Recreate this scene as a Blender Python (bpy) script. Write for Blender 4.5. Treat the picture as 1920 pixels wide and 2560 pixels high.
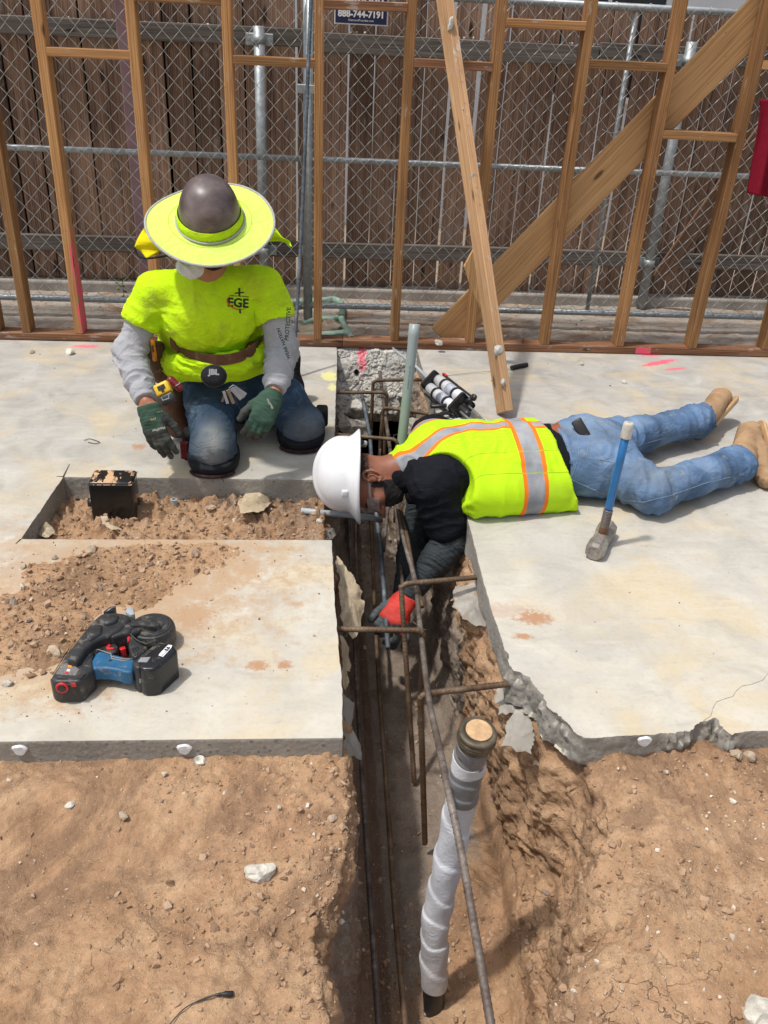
import bpy, bmesh, math, random
import numpy as np
from mathutils import Vector, Matrix, noise as mnoise
from mathutils.bvhtree import BVHTree
random.seed(7); RNG = np.random.default_rng(11)
for o in list(bpy.data.objects): bpy.data.objects.remove(o)
SC = bpy.context.scene; COL = SC.collection
PI = math.pi

# ------------------------------------------------------------------ camera
FPX = 2149.0; CXP, CYP = 960.0, 1280.0
TH = math.atan2(FPX, math.hypot(-196.0, 3800.0)); ROLL = math.atan2(196.0, 3800.0); HC = 1.5
_f = np.array([0, math.cos(TH), -math.sin(TH)]); _r = np.array([1., 0, 0]); _u = np.cross(_r, _f)
_c, _s = math.cos(ROLL), math.sin(ROLL)
R_ = _c*_r + _s*_u; U_ = -_s*_r + _c*_u
_a = -math.radians(5.0); YM = np.array([[math.cos(_a), -math.sin(_a), 0], [math.sin(_a), math.cos(_a), 0], [0, 0, 1]])
F_ = YM @ _f; R_ = YM @ R_; U_ = YM @ U_
CAM = np.array([0, 0, HC]); KD = 1.15732
def ray(a, b): return F_ + R_*(a*KD-CXP)/FPX + U_*(CYP-b*KD)/FPX
def gz(a, b, z=0.): d = ray(a, b); return CAM + (z-HC)/d[2]*d
def gy(a, b, Y): d = ray(a, b); return CAM + Y/d[1]*d
def gx(a, b, X): d = ray(a, b); return CAM + X/d[0]*d
def gd(a, b, t): return CAM + t*ray(a, b)
cam = bpy.data.cameras.new('camera'); camo = bpy.data.objects.new('camera', cam); COL.objects.link(camo)
cam.sensor_fit = 'VERTICAL'; cam.sensor_height = 36.0; cam.lens = 36.0*FPX/2560.0
cam.clip_start = 0.05; cam.clip_end = 500
mw = Matrix.Identity(4)
for i in range(3): mw[i][0] = R_[i]; mw[i][1] = U_[i]; mw[i][2] = -F_[i]; mw[i][3] = CAM[i]
camo.matrix_world = mw; SC.camera = camo

# ------------------------------------------------------------------ light
SUNK = (0.38, 0.12)      # shadow offset per metre of height
SC.view_settings.view_transform = 'Standard'; SC.view_settings.look = 'None'
SC.view_settings.exposure = 0.14; SC.view_settings.gamma = 1.0; SC.view_settings.use_curve_mapping = False
W = bpy.data.worlds.new('World'); SC.world = W; W.use_nodes = True
nt = W.node_tree; nt.nodes.clear()
sky = nt.nodes.new('ShaderNodeTexSky'); sky.sky_type = 'NISHITA'; sky.sun_disc = False
hl = math.hypot(*SUNK); sky.sun_elevation = math.atan2(1, hl)
sky.sun_rotation = math.atan2(-SUNK[0], -SUNK[1]); sky.air_density = 1.0; sky.dust_density = 3.0; sky.ozone_density = 1.0
hs = nt.nodes.new('ShaderNodeHueSaturation'); hs.inputs['Saturation'].default_value = 0.45
bg = nt.nodes.new('ShaderNodeBackground'); bg.inputs['Strength'].default_value = 0.15
wo = nt.nodes.new('ShaderNodeOutputWorld')
nt.links.new(sky.outputs[0], hs.inputs['Color']); nt.links.new(hs.outputs[0], bg.inputs[0]); nt.links.new(bg.outputs[0], wo.inputs[0])
sl = bpy.data.lights.new('sun', 'SUN'); sl.energy = 2.7; sl.angle = math.radians(2.6); sl.color = (1.0, 0.955, 0.89)
so = bpy.data.objects.new('sun', sl); COL.objects.link(so)
so.rotation_euler = Vector((SUNK[0], SUNK[1], -1)).to_track_quat('-Z', 'Y').to_euler(); so.location = (-3, -1, 6)

# ------------------------------------------------------------------ numpy noise
def _hash(ix, iy, iz, seed):
    h = (ix.astype(np.int64)*374761393 + iy.astype(np.int64)*668265263 + iz.astype(np.int64)*2147483647 + seed*1274126177) & 0xffffffff
    h = ((h ^ (h >> 13))*1274126177) & 0xffffffff
    h = h ^ (h >> 16)
    return (h & 0xffff)/65535.0
def vnoise(P, s=1.0, seed=0):
    P = np.asarray(P, float)*s; i = np.floor(P); f = P-i; f = f*f*f*(f*(f*6-15)+10); i = i.astype(np.int64)
    x, y, z = i[..., 0], i[..., 1], i[..., 2]; fx, fy, fz = f[..., 0], f[..., 1], f[..., 2]
    def H(a, b, c): return _hash(x+a, y+b, z+c, seed)
    c00 = H(0,0,0)*(1-fx)+H(1,0,0)*fx; c10 = H(0,1,0)*(1-fx)+H(1,1,0)*fx
    c01 = H(0,0,1)*(1-fx)+H(1,0,1)*fx; c11 = H(0,1,1)*(1-fx)+H(1,1,1)*fx
    return ((c00*(1-fy)+c10*fy)*(1-fz)+(c01*(1-fy)+c11*fy)*fz)*2-1
def fbm(P, s=1.0, o=4, seed=0, g=0.5, l=2.03):
    r = 0; a = 1; t = 0
    for k in range(o): r = r+a*vnoise(P, s, seed+k*17); t += a; a *= g; s *= l
    return r/t
def cell(P, s=1.0, seed=0):
    """distance to the nearest and second nearest jittered point and the id of the nearest"""
    P = np.asarray(P, float)*s; i = np.floor(P).astype(np.int64)
    d1 = np.full(P.shape[:-1], 9.0); d2 = d1.copy(); cid = np.zeros(P.shape[:-1])
    for a in (-1, 0, 1):
        for b in (-1, 0, 1):
            for c in (-1, 0, 1):
                x, y, z = i[..., 0]+a, i[..., 1]+b, i[..., 2]+c
                q = np.stack([x+_hash(x, y, z, seed), y+_hash(x, y, z, seed+1), z+_hash(x, y, z, seed+2)], -1)
                d = np.linalg.norm(P-q, axis=-1); m = d < d1
                d2 = np.where(m, d1, np.minimum(d2, d)); cid = np.where(m, _hash(x, y, z, seed+5), cid); d1 = np.where(m, d, d1)
    return d1, d2, cid
def sstep(a, b, x): t = np.clip((x-a)/(b-a), 0, 1); return t*t*(3-2*t)

# ------------------------------------------------------------------ object helpers
def raw_mesh(name, V, Fc, mats=None, smooth=False, attrs=None, midx=None):
    V = np.asarray(V, float); me = bpy.data.meshes.new(name)
    if isinstance(Fc, np.ndarray) and Fc.ndim == 2:
        n, m = Fc.shape
        me.vertices.add(len(V)); me.vertices.foreach_set('co', V.ravel())
        me.loops.add(n*m); me.loops.foreach_set('vertex_index', Fc.ravel().astype(np.int32))
        me.polygons.add(n); me.polygons.foreach_set('loop_start', np.arange(0, n*m, m, dtype=np.int32))
        me.polygons.foreach_set('loop_total', np.full(n, m, dtype=np.int32))
        me.update(calc_edges=True)
    else:
        me.from_pydata([tuple(v) for v in V], [], [tuple(int(i) for i in f) for f in Fc]); me.update()
    if mats is not None:
        for m in (mats if isinstance(mats, (list, tuple)) else [mats]): me.materials.append(m)
    me.polygons.foreach_set('use_smooth', np.full(len(me.polygons), bool(smooth)))
    if midx is not None: me.polygons.foreach_set('material_index', np.asarray(midx, dtype=np.int32))
    if attrs:
        for k, v in attrs.items():
            v = np.asarray(v, np.float32)
            if v.ndim == 1:
                at = me.attributes.new(k, 'FLOAT', 'POINT'); at.data.foreach_set('value', v)
            else:
                at = me.attributes.new(k, 'FLOAT_VECTOR', 'POINT'); at.data.foreach_set('vector', v.ravel())
    me.update(); return me
def put(name, me, parent=None, mat=None, M=None):
    o = bpy.data.objects.new(name, me); COL.objects.link(o)
    if mat is not None and me is not None and not me.materials: me.materials.append(mat)
    if M is not None: o.matrix_world = M
    if parent is not None: adopt(o, parent)
    return o
def wmat(o):
    m = o.matrix_basis.copy()
    if o.parent: m = wmat(o.parent) @ o.matrix_parent_inverse @ m
    return m
def adopt(o, parent):
    o.parent = parent; o.matrix_parent_inverse = wmat(parent).inverted()
def obj(name, V, Fc, mat, parent=None, smooth=False, attrs=None, midx=None):
    return put(name, raw_mesh(name, V, Fc, mat, smooth, attrs, midx), parent)
def thing(name, label, cat, loc=(0, 0, 0), group=None):
    o = bpy.data.objects.new(name, None); COL.objects.link(o); o.location = loc; o.empty_display_size = 0.05
    o['label'] = label; o['category'] = cat
    if group: o['group'] = group
    return o
def tag(o, label=None, cat=None, group=None, kind=None):
    if label: o['label'] = label
    if cat: o['category'] = cat
    if group: o['group'] = group
    if kind: o['kind'] = kind
    return o
def join(parts):
    """parts: list of (V, F) -> one (V, F list)"""
    Vs, Fs, n = [], [], 0
    for V, Fc in parts:
        V = np.asarray(V, float); Vs.append(V); Fs += [tuple(int(i)+n for i in f) for f in Fc]; n += len(V)
    return np.concatenate(Vs), Fs
def ortho(d):
    d = np.asarray(d, float); d = d/np.linalg.norm(d)
    a = np.array([0, 0, 1.]) if abs(d[2]) < .9 else np.array([1., 0, 0])
    u = np.cross(d, a); u /= np.linalg.norm(u); return d, u, np.cross(d, u)
def tube(pts, r, n=10, cap=True, rfun=None, closed=False):
    P = np.asarray(pts, float); m = len(P); r = np.broadcast_to(np.asarray(r, float), (m,))
    T = np.gradient(P, axis=0); T /= np.linalg.norm(T, axis=1)[:, None]+1e-12
    _, u, v = ortho(T[0]); V = []
    for i in range(m):
        t = T[i]; u = u-t*np.dot(u, t); u /= np.linalg.norm(u); v = np.cross(t, u)
        for k in range(n):
            a = 2*PI*k/n; rr = r[i]*(1 if rfun is None else rfun(i, a))
            V.append(P[i]+rr*(math.cos(a)*u+math.sin(a)*v))
    Fc = []
    for i in range(m-1):
        for k in range(n): Fc.append((i*n+k, i*n+(k+1) % n, (i+1)*n+(k+1) % n, (i+1)*n+k))
    if cap: Fc.append(tuple(range(n))[::-1]); Fc.append(tuple((m-1)*n+k for k in range(n)))
    return np.array(V), Fc
def spline(pts, n=8):
    P = [np.asarray(p, float) for p in pts]; P = [2*P[0]-P[1]]+P+[2*P[-1]-P[-2]]; out = []
    for i in range(1, len(P)-2):
        for k in range(n):
            t = k/n; out.append(.5*((2*P[i])+(-P[i-1]+P[i+1])*t+(2*P[i-1]-5*P[i]+4*P[i+1]-P[i+2])*t*t+(-P[i-1]+3*P[i]-3*P[i+1]+P[i+2])*t**3))
    out.append(P[-2]); return np.array(out)
def bbox(lo, hi, bev=0.0, seg=1):
    """bevelled box"""
    bm = bmesh.new(); bmesh.ops.create_cube(bm, size=1)
    lo = np.asarray(lo, float); hi = np.asarray(hi, float)
    for v in bm.verts: v.co = Vector(lo+(np.array(v.co)+.5)*(hi-lo))
    if bev > 0: bmesh.ops.bevel(bm, geom=bm.edges[:]+bm.verts[:], offset=bev, segments=seg, affect='EDGES', profile=.5)
    bm.verts.index_update(); V = np.array([v.co[:] for v in bm.verts]); Fc = [tuple(v.index for v in f.verts) for f in bm.faces]; bm.free()
    return V, Fc
def prism(poly, z0, z1):
    n = len(poly); V = [(x, y, z0) for x, y in poly]+[(x, y, z1) for x, y in poly]
    Fc = [tuple(range(n))[::-1], tuple(range(n, 2*n))]+[(i, (i+1) % n, n+(i+1) % n, n+i) for i in range(n)]
    return np.array(V, float), Fc
def xf(VF, M):
    V, Fc = VF; M = np.array(M); return V @ M[:3, :3].T + M[:3, 3], Fc
def frame(o, x, z):
    """matrix with local z along z, local x near x, at o"""
    z = np.asarray(z, float); z /= np.linalg.norm(z); x = np.asarray(x, float); x = x-z*np.dot(x, z); x /= np.linalg.norm(x)
    y = np.cross(z, x); m = Matrix.Identity(4)
    for i in range(3): m[i][0] = x[i]; m[i][1] = y[i]; m[i][2] = z[i]; m[i][3] = o[i]
    return m
def lathe(prof, n=32, cap=True):
    V = [(r*math.cos(2*PI*k/n), r*math.sin(2*PI*k/n), z) for r, z in prof for k in range(n)]; Fc = []
    for i in range(len(prof)-1):
        for k in range(n): Fc.append((i*n+k, i*n+(k+1) % n, (i+1)*n+(k+1) % n, (i+1)*n+k))
    if cap: Fc.append(tuple(range(n))[::-1]); Fc.append(tuple((len(prof)-1)*n+k for k in range(n)))
    return np.array(V), Fc
def gridmesh(P):
    """P (ny, nx, 3) -> V, F"""
    ny, nx = P.shape[:2]; i = np.arange(ny*nx).reshape(ny, nx)
    return P.reshape(-1, 3), np.stack([i[:-1, :-1], i[:-1, 1:], i[1:, 1:], i[1:, :-1]], -1).reshape(-1, 4)
def gnormals(P):
    n = np.cross(np.gradient(P, axis=1), np.gradient(P, axis=0)); return n/(np.linalg.norm(n, axis=-1, keepdims=True)+1e-12)
def text_vf(s, size, depth=0.0, align='CENTER', bold=0.0, shear=0.0):
    cu = bpy.data.curves.new('text', 'FONT'); cu.body = s; cu.size = size; cu.align_x = align; cu.align_y = 'CENTER'
    cu.extrude = depth; cu.offset = bold; cu.shear = shear; cu.resolution_u = 3
    o = bpy.data.objects.new('text', cu); COL.objects.link(o)
    dg = bpy.context.evaluated_depsgraph_get(); me = bpy.data.meshes.new_from_object(o.evaluated_get(dg))
    V = np.array([v.co[:] for v in me.vertices]); Fc = [tuple(p.vertices) for p in me.polygons]
    bpy.data.objects.remove(o); bpy.data.curves.remove(cu); bpy.data.meshes.remove(me); return V, Fc
def rough_rock(c, size, seed, sub=3, flat=.7, amp=.35, cut=7):
    bm = bmesh.new(); bmesh.ops.create_icosphere(bm, subdivisions=sub, radius=1.0)
    V = np.array([v.co[:] for v in bm.verts]); bm.verts.index_update(); Fc = [tuple(v.index for v in f.verts) for f in bm.faces]; bm.free()
    r = np.random.default_rng(seed)
    for k in range(cut):
        n = r.normal(size=3); n /= np.linalg.norm(n); d = r.uniform(.5, .85); s = V @ n; V = V-np.outer(np.maximum(s-d, 0)*.95, n)
    V = V*(1+amp*fbm(V+seed*3.1, 1.3, 4, seed)[:, None]); V = V*np.array(size)*np.array([1, 1, flat])*.5
    a = r.uniform(0, 6.28); ca, sa = math.cos(a), math.sin(a); V = V @ np.array([[ca, sa, 0], [-sa, ca, 0], [0, 0, 1]])
    return V+np.array(c), Fc
# ------------------------------------------------------------------ materials
class NT:
    def __init__(s, name):
        s.m = bpy.data.materials.new(name); s.m.use_nodes = True; s.t = s.m.node_tree; s.t.nodes.clear()
        s.out = s.t.nodes.new('ShaderNodeOutputMaterial'); s.b = s.t.nodes.new('ShaderNodeBsdfPrincipled')
        s.t.links.new(s.b.outputs[0], s.out.inputs[0]); s.tc = s.t.nodes.new('ShaderNodeTexCoord')
        s.co = s.tc.outputs['Object']
    def n(s, k, **kw):
        x = s.t.nodes.new(k)
        for a, v in kw.items(): setattr(x, a, v)
        return x
    def set(s, sock, v):
        if hasattr(v, 'node'): s.t.links.new(v, sock)
        else: sock.default_value = v if not (isinstance(v, tuple) and len(v) == 3 and sock.type == 'RGBA') else (*v, 1)
    def map(s, co=None, scale=(1, 1, 1), loc=(0, 0, 0), rot=(0, 0, 0)):
        x = s.n('ShaderNodeMapping'); s.set(x.inputs['Vector'], co or s.co); x.inputs['Scale'].default_value = scale
        x.inputs['Location'].default_value = loc; x.inputs['Rotation'].default_value = rot; return x.outputs[0]
    def noise(s, scale, detail=4, rough=.55, co=None, dist=0, lac=2.0):
        x = s.n('ShaderNodeTexNoise'); s.set(x.inputs['Vector'], co or s.co); x.inputs['Scale'].default_value = scale
        x.inputs['Detail'].default_value = detail; x.inputs['Roughness'].default_value = rough; x.inputs['Distortion'].default_value = dist
        return x.outputs['Fac']
    def voro(s, scale, co=None, feature='F1', out='Distance', rnd=1):
        x = s.n('ShaderNodeTexVoronoi', feature=feature); s.set(x.inputs['Vector'], co or s.co); x.inputs['Scale'].default_value = scale
        x.inputs['Randomness'].default_value = rnd; return x.outputs[out]
    def ramp(s, f, stops, interp='LINEAR'):
        x = s.n('ShaderNodeValToRGB'); x.color_ramp.interpolation = interp; e = x.color_ramp.elements
        while len(e) > 1: e.remove(e[-1])
        for i, (p, c) in enumerate(stops):
            c = (c, c, c) if isinstance(c, (int, float)) else c
            if i == 0: e[0].position = p; e[0].color = (*c, 1)
            else: q = e.new(p); q.color = (*c, 1)
        s.set(x.inputs[0], f); return x.outputs[0]
    def mix(s, f, a, b, mode='MIX'):
        x = s.n('ShaderNodeMix', data_type='RGBA', blend_type=mode); s.set(x.inputs[0], f); s.set(x.inputs[6], a); s.set(x.inputs[7], b); return x.outputs[2]
    def math(s, op, a, b=0.0, c=None, clamp=False):
        x = s.n('ShaderNodeMath', operation=op, use_clamp=clamp); s.set(x.inputs[0], a); s.set(x.inputs[1], b)
        if c is not None: s.set(x.inputs[2], c)
        return x.outputs[0]
    def attr(s, name, out='Fac'):
        x = s.n('ShaderNodeAttribute', attribute_name=name); return x.outputs[out]
    def sep(s, co=None):
        x = s.n('ShaderNodeSeparateXYZ'); s.set(x.inputs[0], co or s.co); return x.outputs
    def ms(s, v, a, b, c=0.0, d=1.0):     # smooth map range
        x = s.n('ShaderNodeMapRange', interpolation_type='SMOOTHSTEP'); s.set(x.inputs[0], v)
        for i, q in enumerate((a, b, c, d)): x.inputs[1+i].default_value = q
        return x.outputs[0]
    def bump(s, h, strength=.5, dist=.01, prev=None):
        x = s.n('ShaderNodeBump'); s.set(x.inputs['Height'], h); x.inputs['Strength'].default_value = strength; x.inputs['Distance'].default_value = dist
        if prev is not None: s.set(x.inputs['Normal'], prev)
        s.set(s.b.inputs['Normal'], x.outputs[0]); return x.outputs[0]
    def orand(s): return s.n('ShaderNodeObjectInfo').outputs['Random']
    def fin(s, col, rough=.8, metal=0.0, spec=.4):
        s.set(s.b.inputs['Base Color'], col); s.set(s.b.inputs['Roughness'], rough); s.set(s.b.inputs['Metallic'], metal)
        s.set(s.b.inputs['Specular IOR Level'], spec); return s.m
def plain(name, col, rough=.5, metal=0, spec=.4, var=.12, scale=14, bump=0.0, bscale=90, dust=0.0, dustc=(.36, .27, .19)):
    t = NT(name); f = t.noise(scale, 5, .6)
    lo = tuple(c*(1-var) for c in col); hi = tuple(min(1, c*(1+var)) for c in col)
    c = t.ramp(f, [(.3, lo), (.7, hi)])
    if dust > 0:
        d = t.noise(scale*1.7, 6, .7, dist=.4); d = t.ms(d, .62-.25*dust, .78-.2*dust, 0, min(1, dust+.2)); c = t.mix(d, c, dustc); rough = t.math('ADD', t.math('MULTIPLY', d, .4), rough, clamp=True)
    if bump > 0: t.bump(t.noise(bscale, 4, .6), bump, .003)
    return t.fin(c, rough, metal, spec)

def wood_mat(name, cols, scale=1.0, knots=True, rough=.75, var=.5, wear=0.0, wearc=(.4, .38, .36)):
    """grain runs along local Z"""
    t = NT(name); r = t.orand()
    off = t.n('ShaderNodeCombineXYZ'); t.set(off.inputs[0], t.math('MULTIPLY', r, 37.0)); t.set(off.inputs[1], t.math('MULTIPLY', r, 19.0)); t.set(off.inputs[2], t.math('MULTIPLY', r, 53.0))
    va = t.n('ShaderNodeVectorMath', operation='ADD'); t.set(va.inputs[0], t.co); t.set(va.inputs[1], off.outputs[0]); co = va.outputs[0]
    warp = t.noise(3.0*scale, 3, .5, t.map(co, (1, 1, .35)))
    g1 = t.noise(9*scale, 6, .62, t.map(co, (4.2, 4.2, .16)), dist=1.2)
    g2 = t.noise(60*scale, 3, .6, t.map(co, (3, 3, .06)))
    w = t.n('ShaderNodeTexWave', wave_type='RINGS', rings_direction='Z'); t.set(w.inputs['Vector'], t.map(co, (1, 1, .05))); w.inputs['Scale'].default_value = 32*scale
    w.inputs['Distortion'].default_value = 9.0; w.inputs['Detail'].default_value = 3.0; w.inputs['Detail Scale'].default_value = 1.2
    f = t.math('ADD', t.math('MULTIPLY', g1, .72), t.math('MULTIPLY', w.outputs['Fac'], .12)); f = t.math('ADD', f, t.math('MULTIPLY', t.math('SUBTRACT', g2, .5), .14)); f = t.math('ADD', f, t.math('MULTIPLY', t.math('SUBTRACT', warp, .5), .35))
    c = t.ramp(f, [(.22, cols[0]), (.45, cols[1]), (.66, cols[2])])
    br = t.math('MULTIPLY_ADD', r, var, 1-var*.5); x = t.n('ShaderNodeVectorMath', operation='SCALE'); t.set(x.inputs[0], c); t.set(x.inputs['Scale'], br); c = x.outputs[0]
    h = f
    if knots:
        k = t.voro(5.5*scale, t.map(co, (1.7, 1.7, .55))); km = t.ms(k, .06, .13, 1, 0)
        c = t.mix(t.math('MULTIPLY', km, .85), c, tuple(q*.22 for q in cols[0]))
        k2 = t.voro(40*scale, t.map(co, (1, 1, .6))); km2 = t.ms(k2, .05, .12, 1, 0); gate = t.ms(t.noise(7*scale, 2), .52, .6)
        c = t.mix(t.math('MULTIPLY', km2, t.math('MULTIPLY', gate, .7)), c, tuple(q*.18 for q in cols[0]))
    st = t.ms(t.noise(2.2, 4, .6, t.map(co, (1, 1, .5))), .5, .72); c = t.mix(t.math('MULTIPLY', st, .35), c, tuple(q*.45 for q in cols[0]))
    if wear > 0:
        wm = t.ms(t.noise(24, 6, .7, t.map(co, (1, 1, .3))), .62-.2*wear, .7-.16*wear); c = t.mix(t.math('MULTIPLY', wm, .7), c, wearc)
    t.bump(h, .5, .004); return t.fin(c, rough, 0, .25)

M = {}
M['stud'] = wood_mat('stud_wood', [(.16, .07, .028), (.36, .185, .075), (.50, .285, .125)], 1.0, var=.8, wear=.1, wearc=(.42, .33, .25))
M['board'] = wood_mat('brace_wood', [(.36, .19, .078), (.54, .32, .145), (.64, .41, .2)], 1.0, var=.15)
M['prop'] = wood_mat('prop_wood', [(.36, .2, .1), (.53, .32, .17), (.62, .4, .22)], 1.0, var=.1, wear=.25, wearc=(.55, .48, .42))
M['plate'] = wood_mat('plate_wood', [(.10, .045, .025), (.22, .105, .055), (.36, .2, .11)], 1.0, var=.1, wear=.3, wearc=(.42, .35, .3))
M['picket'] = wood_mat('picket_wood', [(.062, .036, .024), (.215, .13, .088), (.39, .26, .185)], .8, var=.8, wear=.35, wearc=(.24, .20, .175))
M['rail'] = wood_mat('rail_wood', [(.07, .058, .05), (.145, .125, .11), (.22, .2, .18)], 1.0, var=.2)

def concrete_mat(name='slab_concrete', paint=True):
    t = NT(name); co = t.co; xyz = t.sep()
    big = t.noise(1.3, 4, .55, dist=.5); mid = t.noise(6, 6, .62, dist=.6); fine = t.noise(60, 5, .7)
    c = t.ramp(mid, [(.25, (.43, .40, .34)), (.5, (.53, .495, .42)), (.75, (.60, .565, .485))])
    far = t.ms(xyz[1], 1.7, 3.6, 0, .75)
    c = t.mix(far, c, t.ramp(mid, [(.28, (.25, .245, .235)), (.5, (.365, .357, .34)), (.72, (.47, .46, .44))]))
    # yellow stains, blue-grey areas, trowel streaks
    c = t.mix(t.ms(t.noise(2.6, 5, .6, t.map(loc=(3, 7, 1)), dist=1.0), .46, .7, 0, .6), c, (.57, .455, .27))
    c = t.mix(t.ms(t.noise(2.0, 5, .6, t.map(loc=(13, 2, 1)), dist=.8), .50, .70, 0, .4), c, (.38, .375, .36))
    st = t.noise(16, 5, .65, t.map(scale=(.28, 1.7, 1), rot=(0, 0, .12)), dist=.5); c = t.mix(t.ms(st, .54, .70, 0, .22), c, (.62, .60, .55))
    st2 = t.noise(11, 5, .7, t.map(scale=(.5, 1.5, 1), rot=(0, 0, -.5), loc=(5, 0, 0))); c = t.mix(t.ms(st2, .55, .72, 0, .35), c, (.30, .29, .275))
    pale = t.ms(t.noise(9, 6, .7, t.map(loc=(8, 8, 2)), dist=.5), .62, .74, 0, .3); c = t.mix(pale, c, (.66, .645, .61))
    # reddish dirt smears in loose patches, small dark specks
    dm = t.ms(t.noise(7, 6, .75, t.map(loc=(1, 1, 5)), dist=.7), .655, .72, 0, .55); c = t.mix(dm, c, (.40, .215, .10))
    sp = t.ms(t.voro(55), .0, .09, 1, 0); spg = t.ms(t.noise(5, 3), .48, .6); c = t.mix(t.math('MULTIPLY', sp, t.math('MULTIPLY', spg, .7)), c, (.12, .095, .075))
    c = t.mix(t.math('MULTIPLY', t.math('SUBTRACT', fine, .5), .8, clamp=True), c, (.2, .19, .17))
    def blob(px, py, rx, ry, col, amt, thr=.5, ns=30, soft=.25, ang=0):
        nonlocal c
        k_ = 1.5 if col[0] > .6 else 1.25; rx, ry = rx*k_, ry*k_; q = t.map(loc=(-px, -py, 0)); q = t.map(q, rot=(0, 0, ang)) if ang else q; q = t.map(q, scale=(1/rx, 1/ry, 0))
        ln = t.n('ShaderNodeVectorMath', operation='LENGTH'); t.set(ln.inputs[0], q)
        v = t.math('ADD', ln.outputs['Value'], t.math('MULTIPLY', t.math('SUBTRACT', t.noise(ns, 6, .78), .5), 2.8))
        c = t.mix(t.ms(v, thr, thr+soft+.3, amt, 0), c, col)
    if paint:
        PK = (.85, .12, .19)
        for (a, b, rx, ry, col, am, an) in [(1400, 765, .05, .025, PK, .9, 0), (1425, 783, .09, .02, PK, .9, -.5), (1460, 797, .05, .012, PK, .8, -.3), (188, 748, .05, .02, PK, .75, 0),
                (180, 733, .05, .012, PK, .6, 0), (712, 812, .03, .05, (.78, .76, .18), .55, 0), (718, 836, .015, .035, (.78, .76, .18), .5, 0)]:
            p = gz(a, b); blob(p[0], p[1], rx, ry, col, am, .55, 26, .3, an)
        for (a, b, rx, ry, am) in [(1155, 1335, .055, .035, .8), (1130, 1375, .03, .015, .8), (555, 1437, .035, .02, .75), (615, 1437, .02, .018, .8), (415, 1330, .06, .055, .75), (640, 1305, .02, .015, .5),
                (380, 1200, .05, .02, .7), (300, 965, .03, .03, .7), (370, 975, .05, .02, .5), (60, 1180, .02, .02, .5), (545, 955, .04, .015, .4), (1085, 1320, .12, .04, .3)]:
            p = gz(a, b); blob(p[0], p[1], rx, ry, (.40, .19, .085), am, .42, 55, .25)
    for (a, b, rx, ry, am) in [(230, 1260, .55, .42, .7), (90, 1370, .35, .30, .7), (430, 1200, .35, .15, .55), (330, 1230, .3, .25, .6)]:
            p = gz(a, b); blob(p[0], p[1], rx*.8, ry*.8, (.43, .29, .175), am, .5, 16, .5)
    # the saw-cut and broken faces show aggregate
    geo = t.n('ShaderNodeNewGeometry'); nz = t.sep(geo.outputs['True Normal'])[2]; side = t.ms(nz, .55, .8, 1, 0)
    ag = t.voro(70, out='Color'); agd = t.voro(70); agc = t.mix(.75, (.30, .275, .235), t.ramp(t.sep(ag)[0], [(.2, (.17, .16, .15)), (.5, (.34, .31, .27)), (.85, (.42, .33, .25))]))
    agm = t.math('MULTIPLY', t.ms(agd, .26, .42, 1, 0), t.ms(t.sep(ag)[1], .48, .54)); sc = t.mix(agm, t.ramp(mid, [(.3, (.25, .235, .205)), (.7, (.36, .34, .3))]), agc)
    c = t.mix(side, c, sc)
    h = t.math('ADD', t.math('MULTIPLY', fine, .35), t.math('MULTIPLY', mid, .5)); pit = t.ms(t.voro(38, t.map(loc=(2, 2, 2))), .0, .07, -.5, 0)
    h = t.math('ADD', h, t.math('MULTIPLY', side, t.math('ADD', t.math('MULTIPLY', t.noise(70, 7, .75), 3.0), t.math('MULTIPLY', agd, -1.2)))); t.bump(t.math('ADD', h, pit), .45, .005); return t.fin(c, t.math('MULTIPLY_ADD', mid, .25, .62), 0, .3)
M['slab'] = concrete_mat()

def broken_mat(name, base=(.42, .4, .37), pink=False):
    t = NT(name); n1 = t.noise(12, 8, .68, dist=.4); v = t.voro(34); vc = t.sep(t.voro(34, out='Color'))
    c = t.ramp(n1, [(.25, tuple(q*.5 for q in base)), (.5, base), (.72, tuple(min(1, q*1.45) for q in base))])
    c = t.mix(t.math('MULTIPLY', t.ms(v, .2, .4, 1, 0), t.ms(vc[1], .6, .66, 0, .7)), c, t.ramp(vc[0], [(.1, (.15, .15, .15)), (.5, (.3, .27, .24)), (.9, (.5, .46, .42))]))
    if pink:
        p = gy(785, 790, 4.22); q = t.map(loc=(-p[0], 0, -p[2])); q = t.map(q, scale=(1/.035, 0, 1/.13))
        ln = t.n('ShaderNodeVectorMath', operation='LENGTH'); t.set(ln.inputs[0], q)
        vv = t.math('ADD', ln.outputs['Value'], t.math('MULTIPLY', t.math('SUBTRACT', t.noise(40, 5, .75), .5), 2.2)); c = t.mix(t.ms(vv, .4, .8, .85, 0), c, (.8, .15, .22))
    t.bump(t.math('ADD', n1, t.math('MULTIPLY', t.noise(70, 6, .7), .5)), .8, .012); return t.fin(c, .9, 0, .2)
M['broken'] = broken_mat('broken_concrete', (.43, .41, .37)); M['footing'] = broken_mat('footing_concrete', (.5, .48, .44), True)

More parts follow.
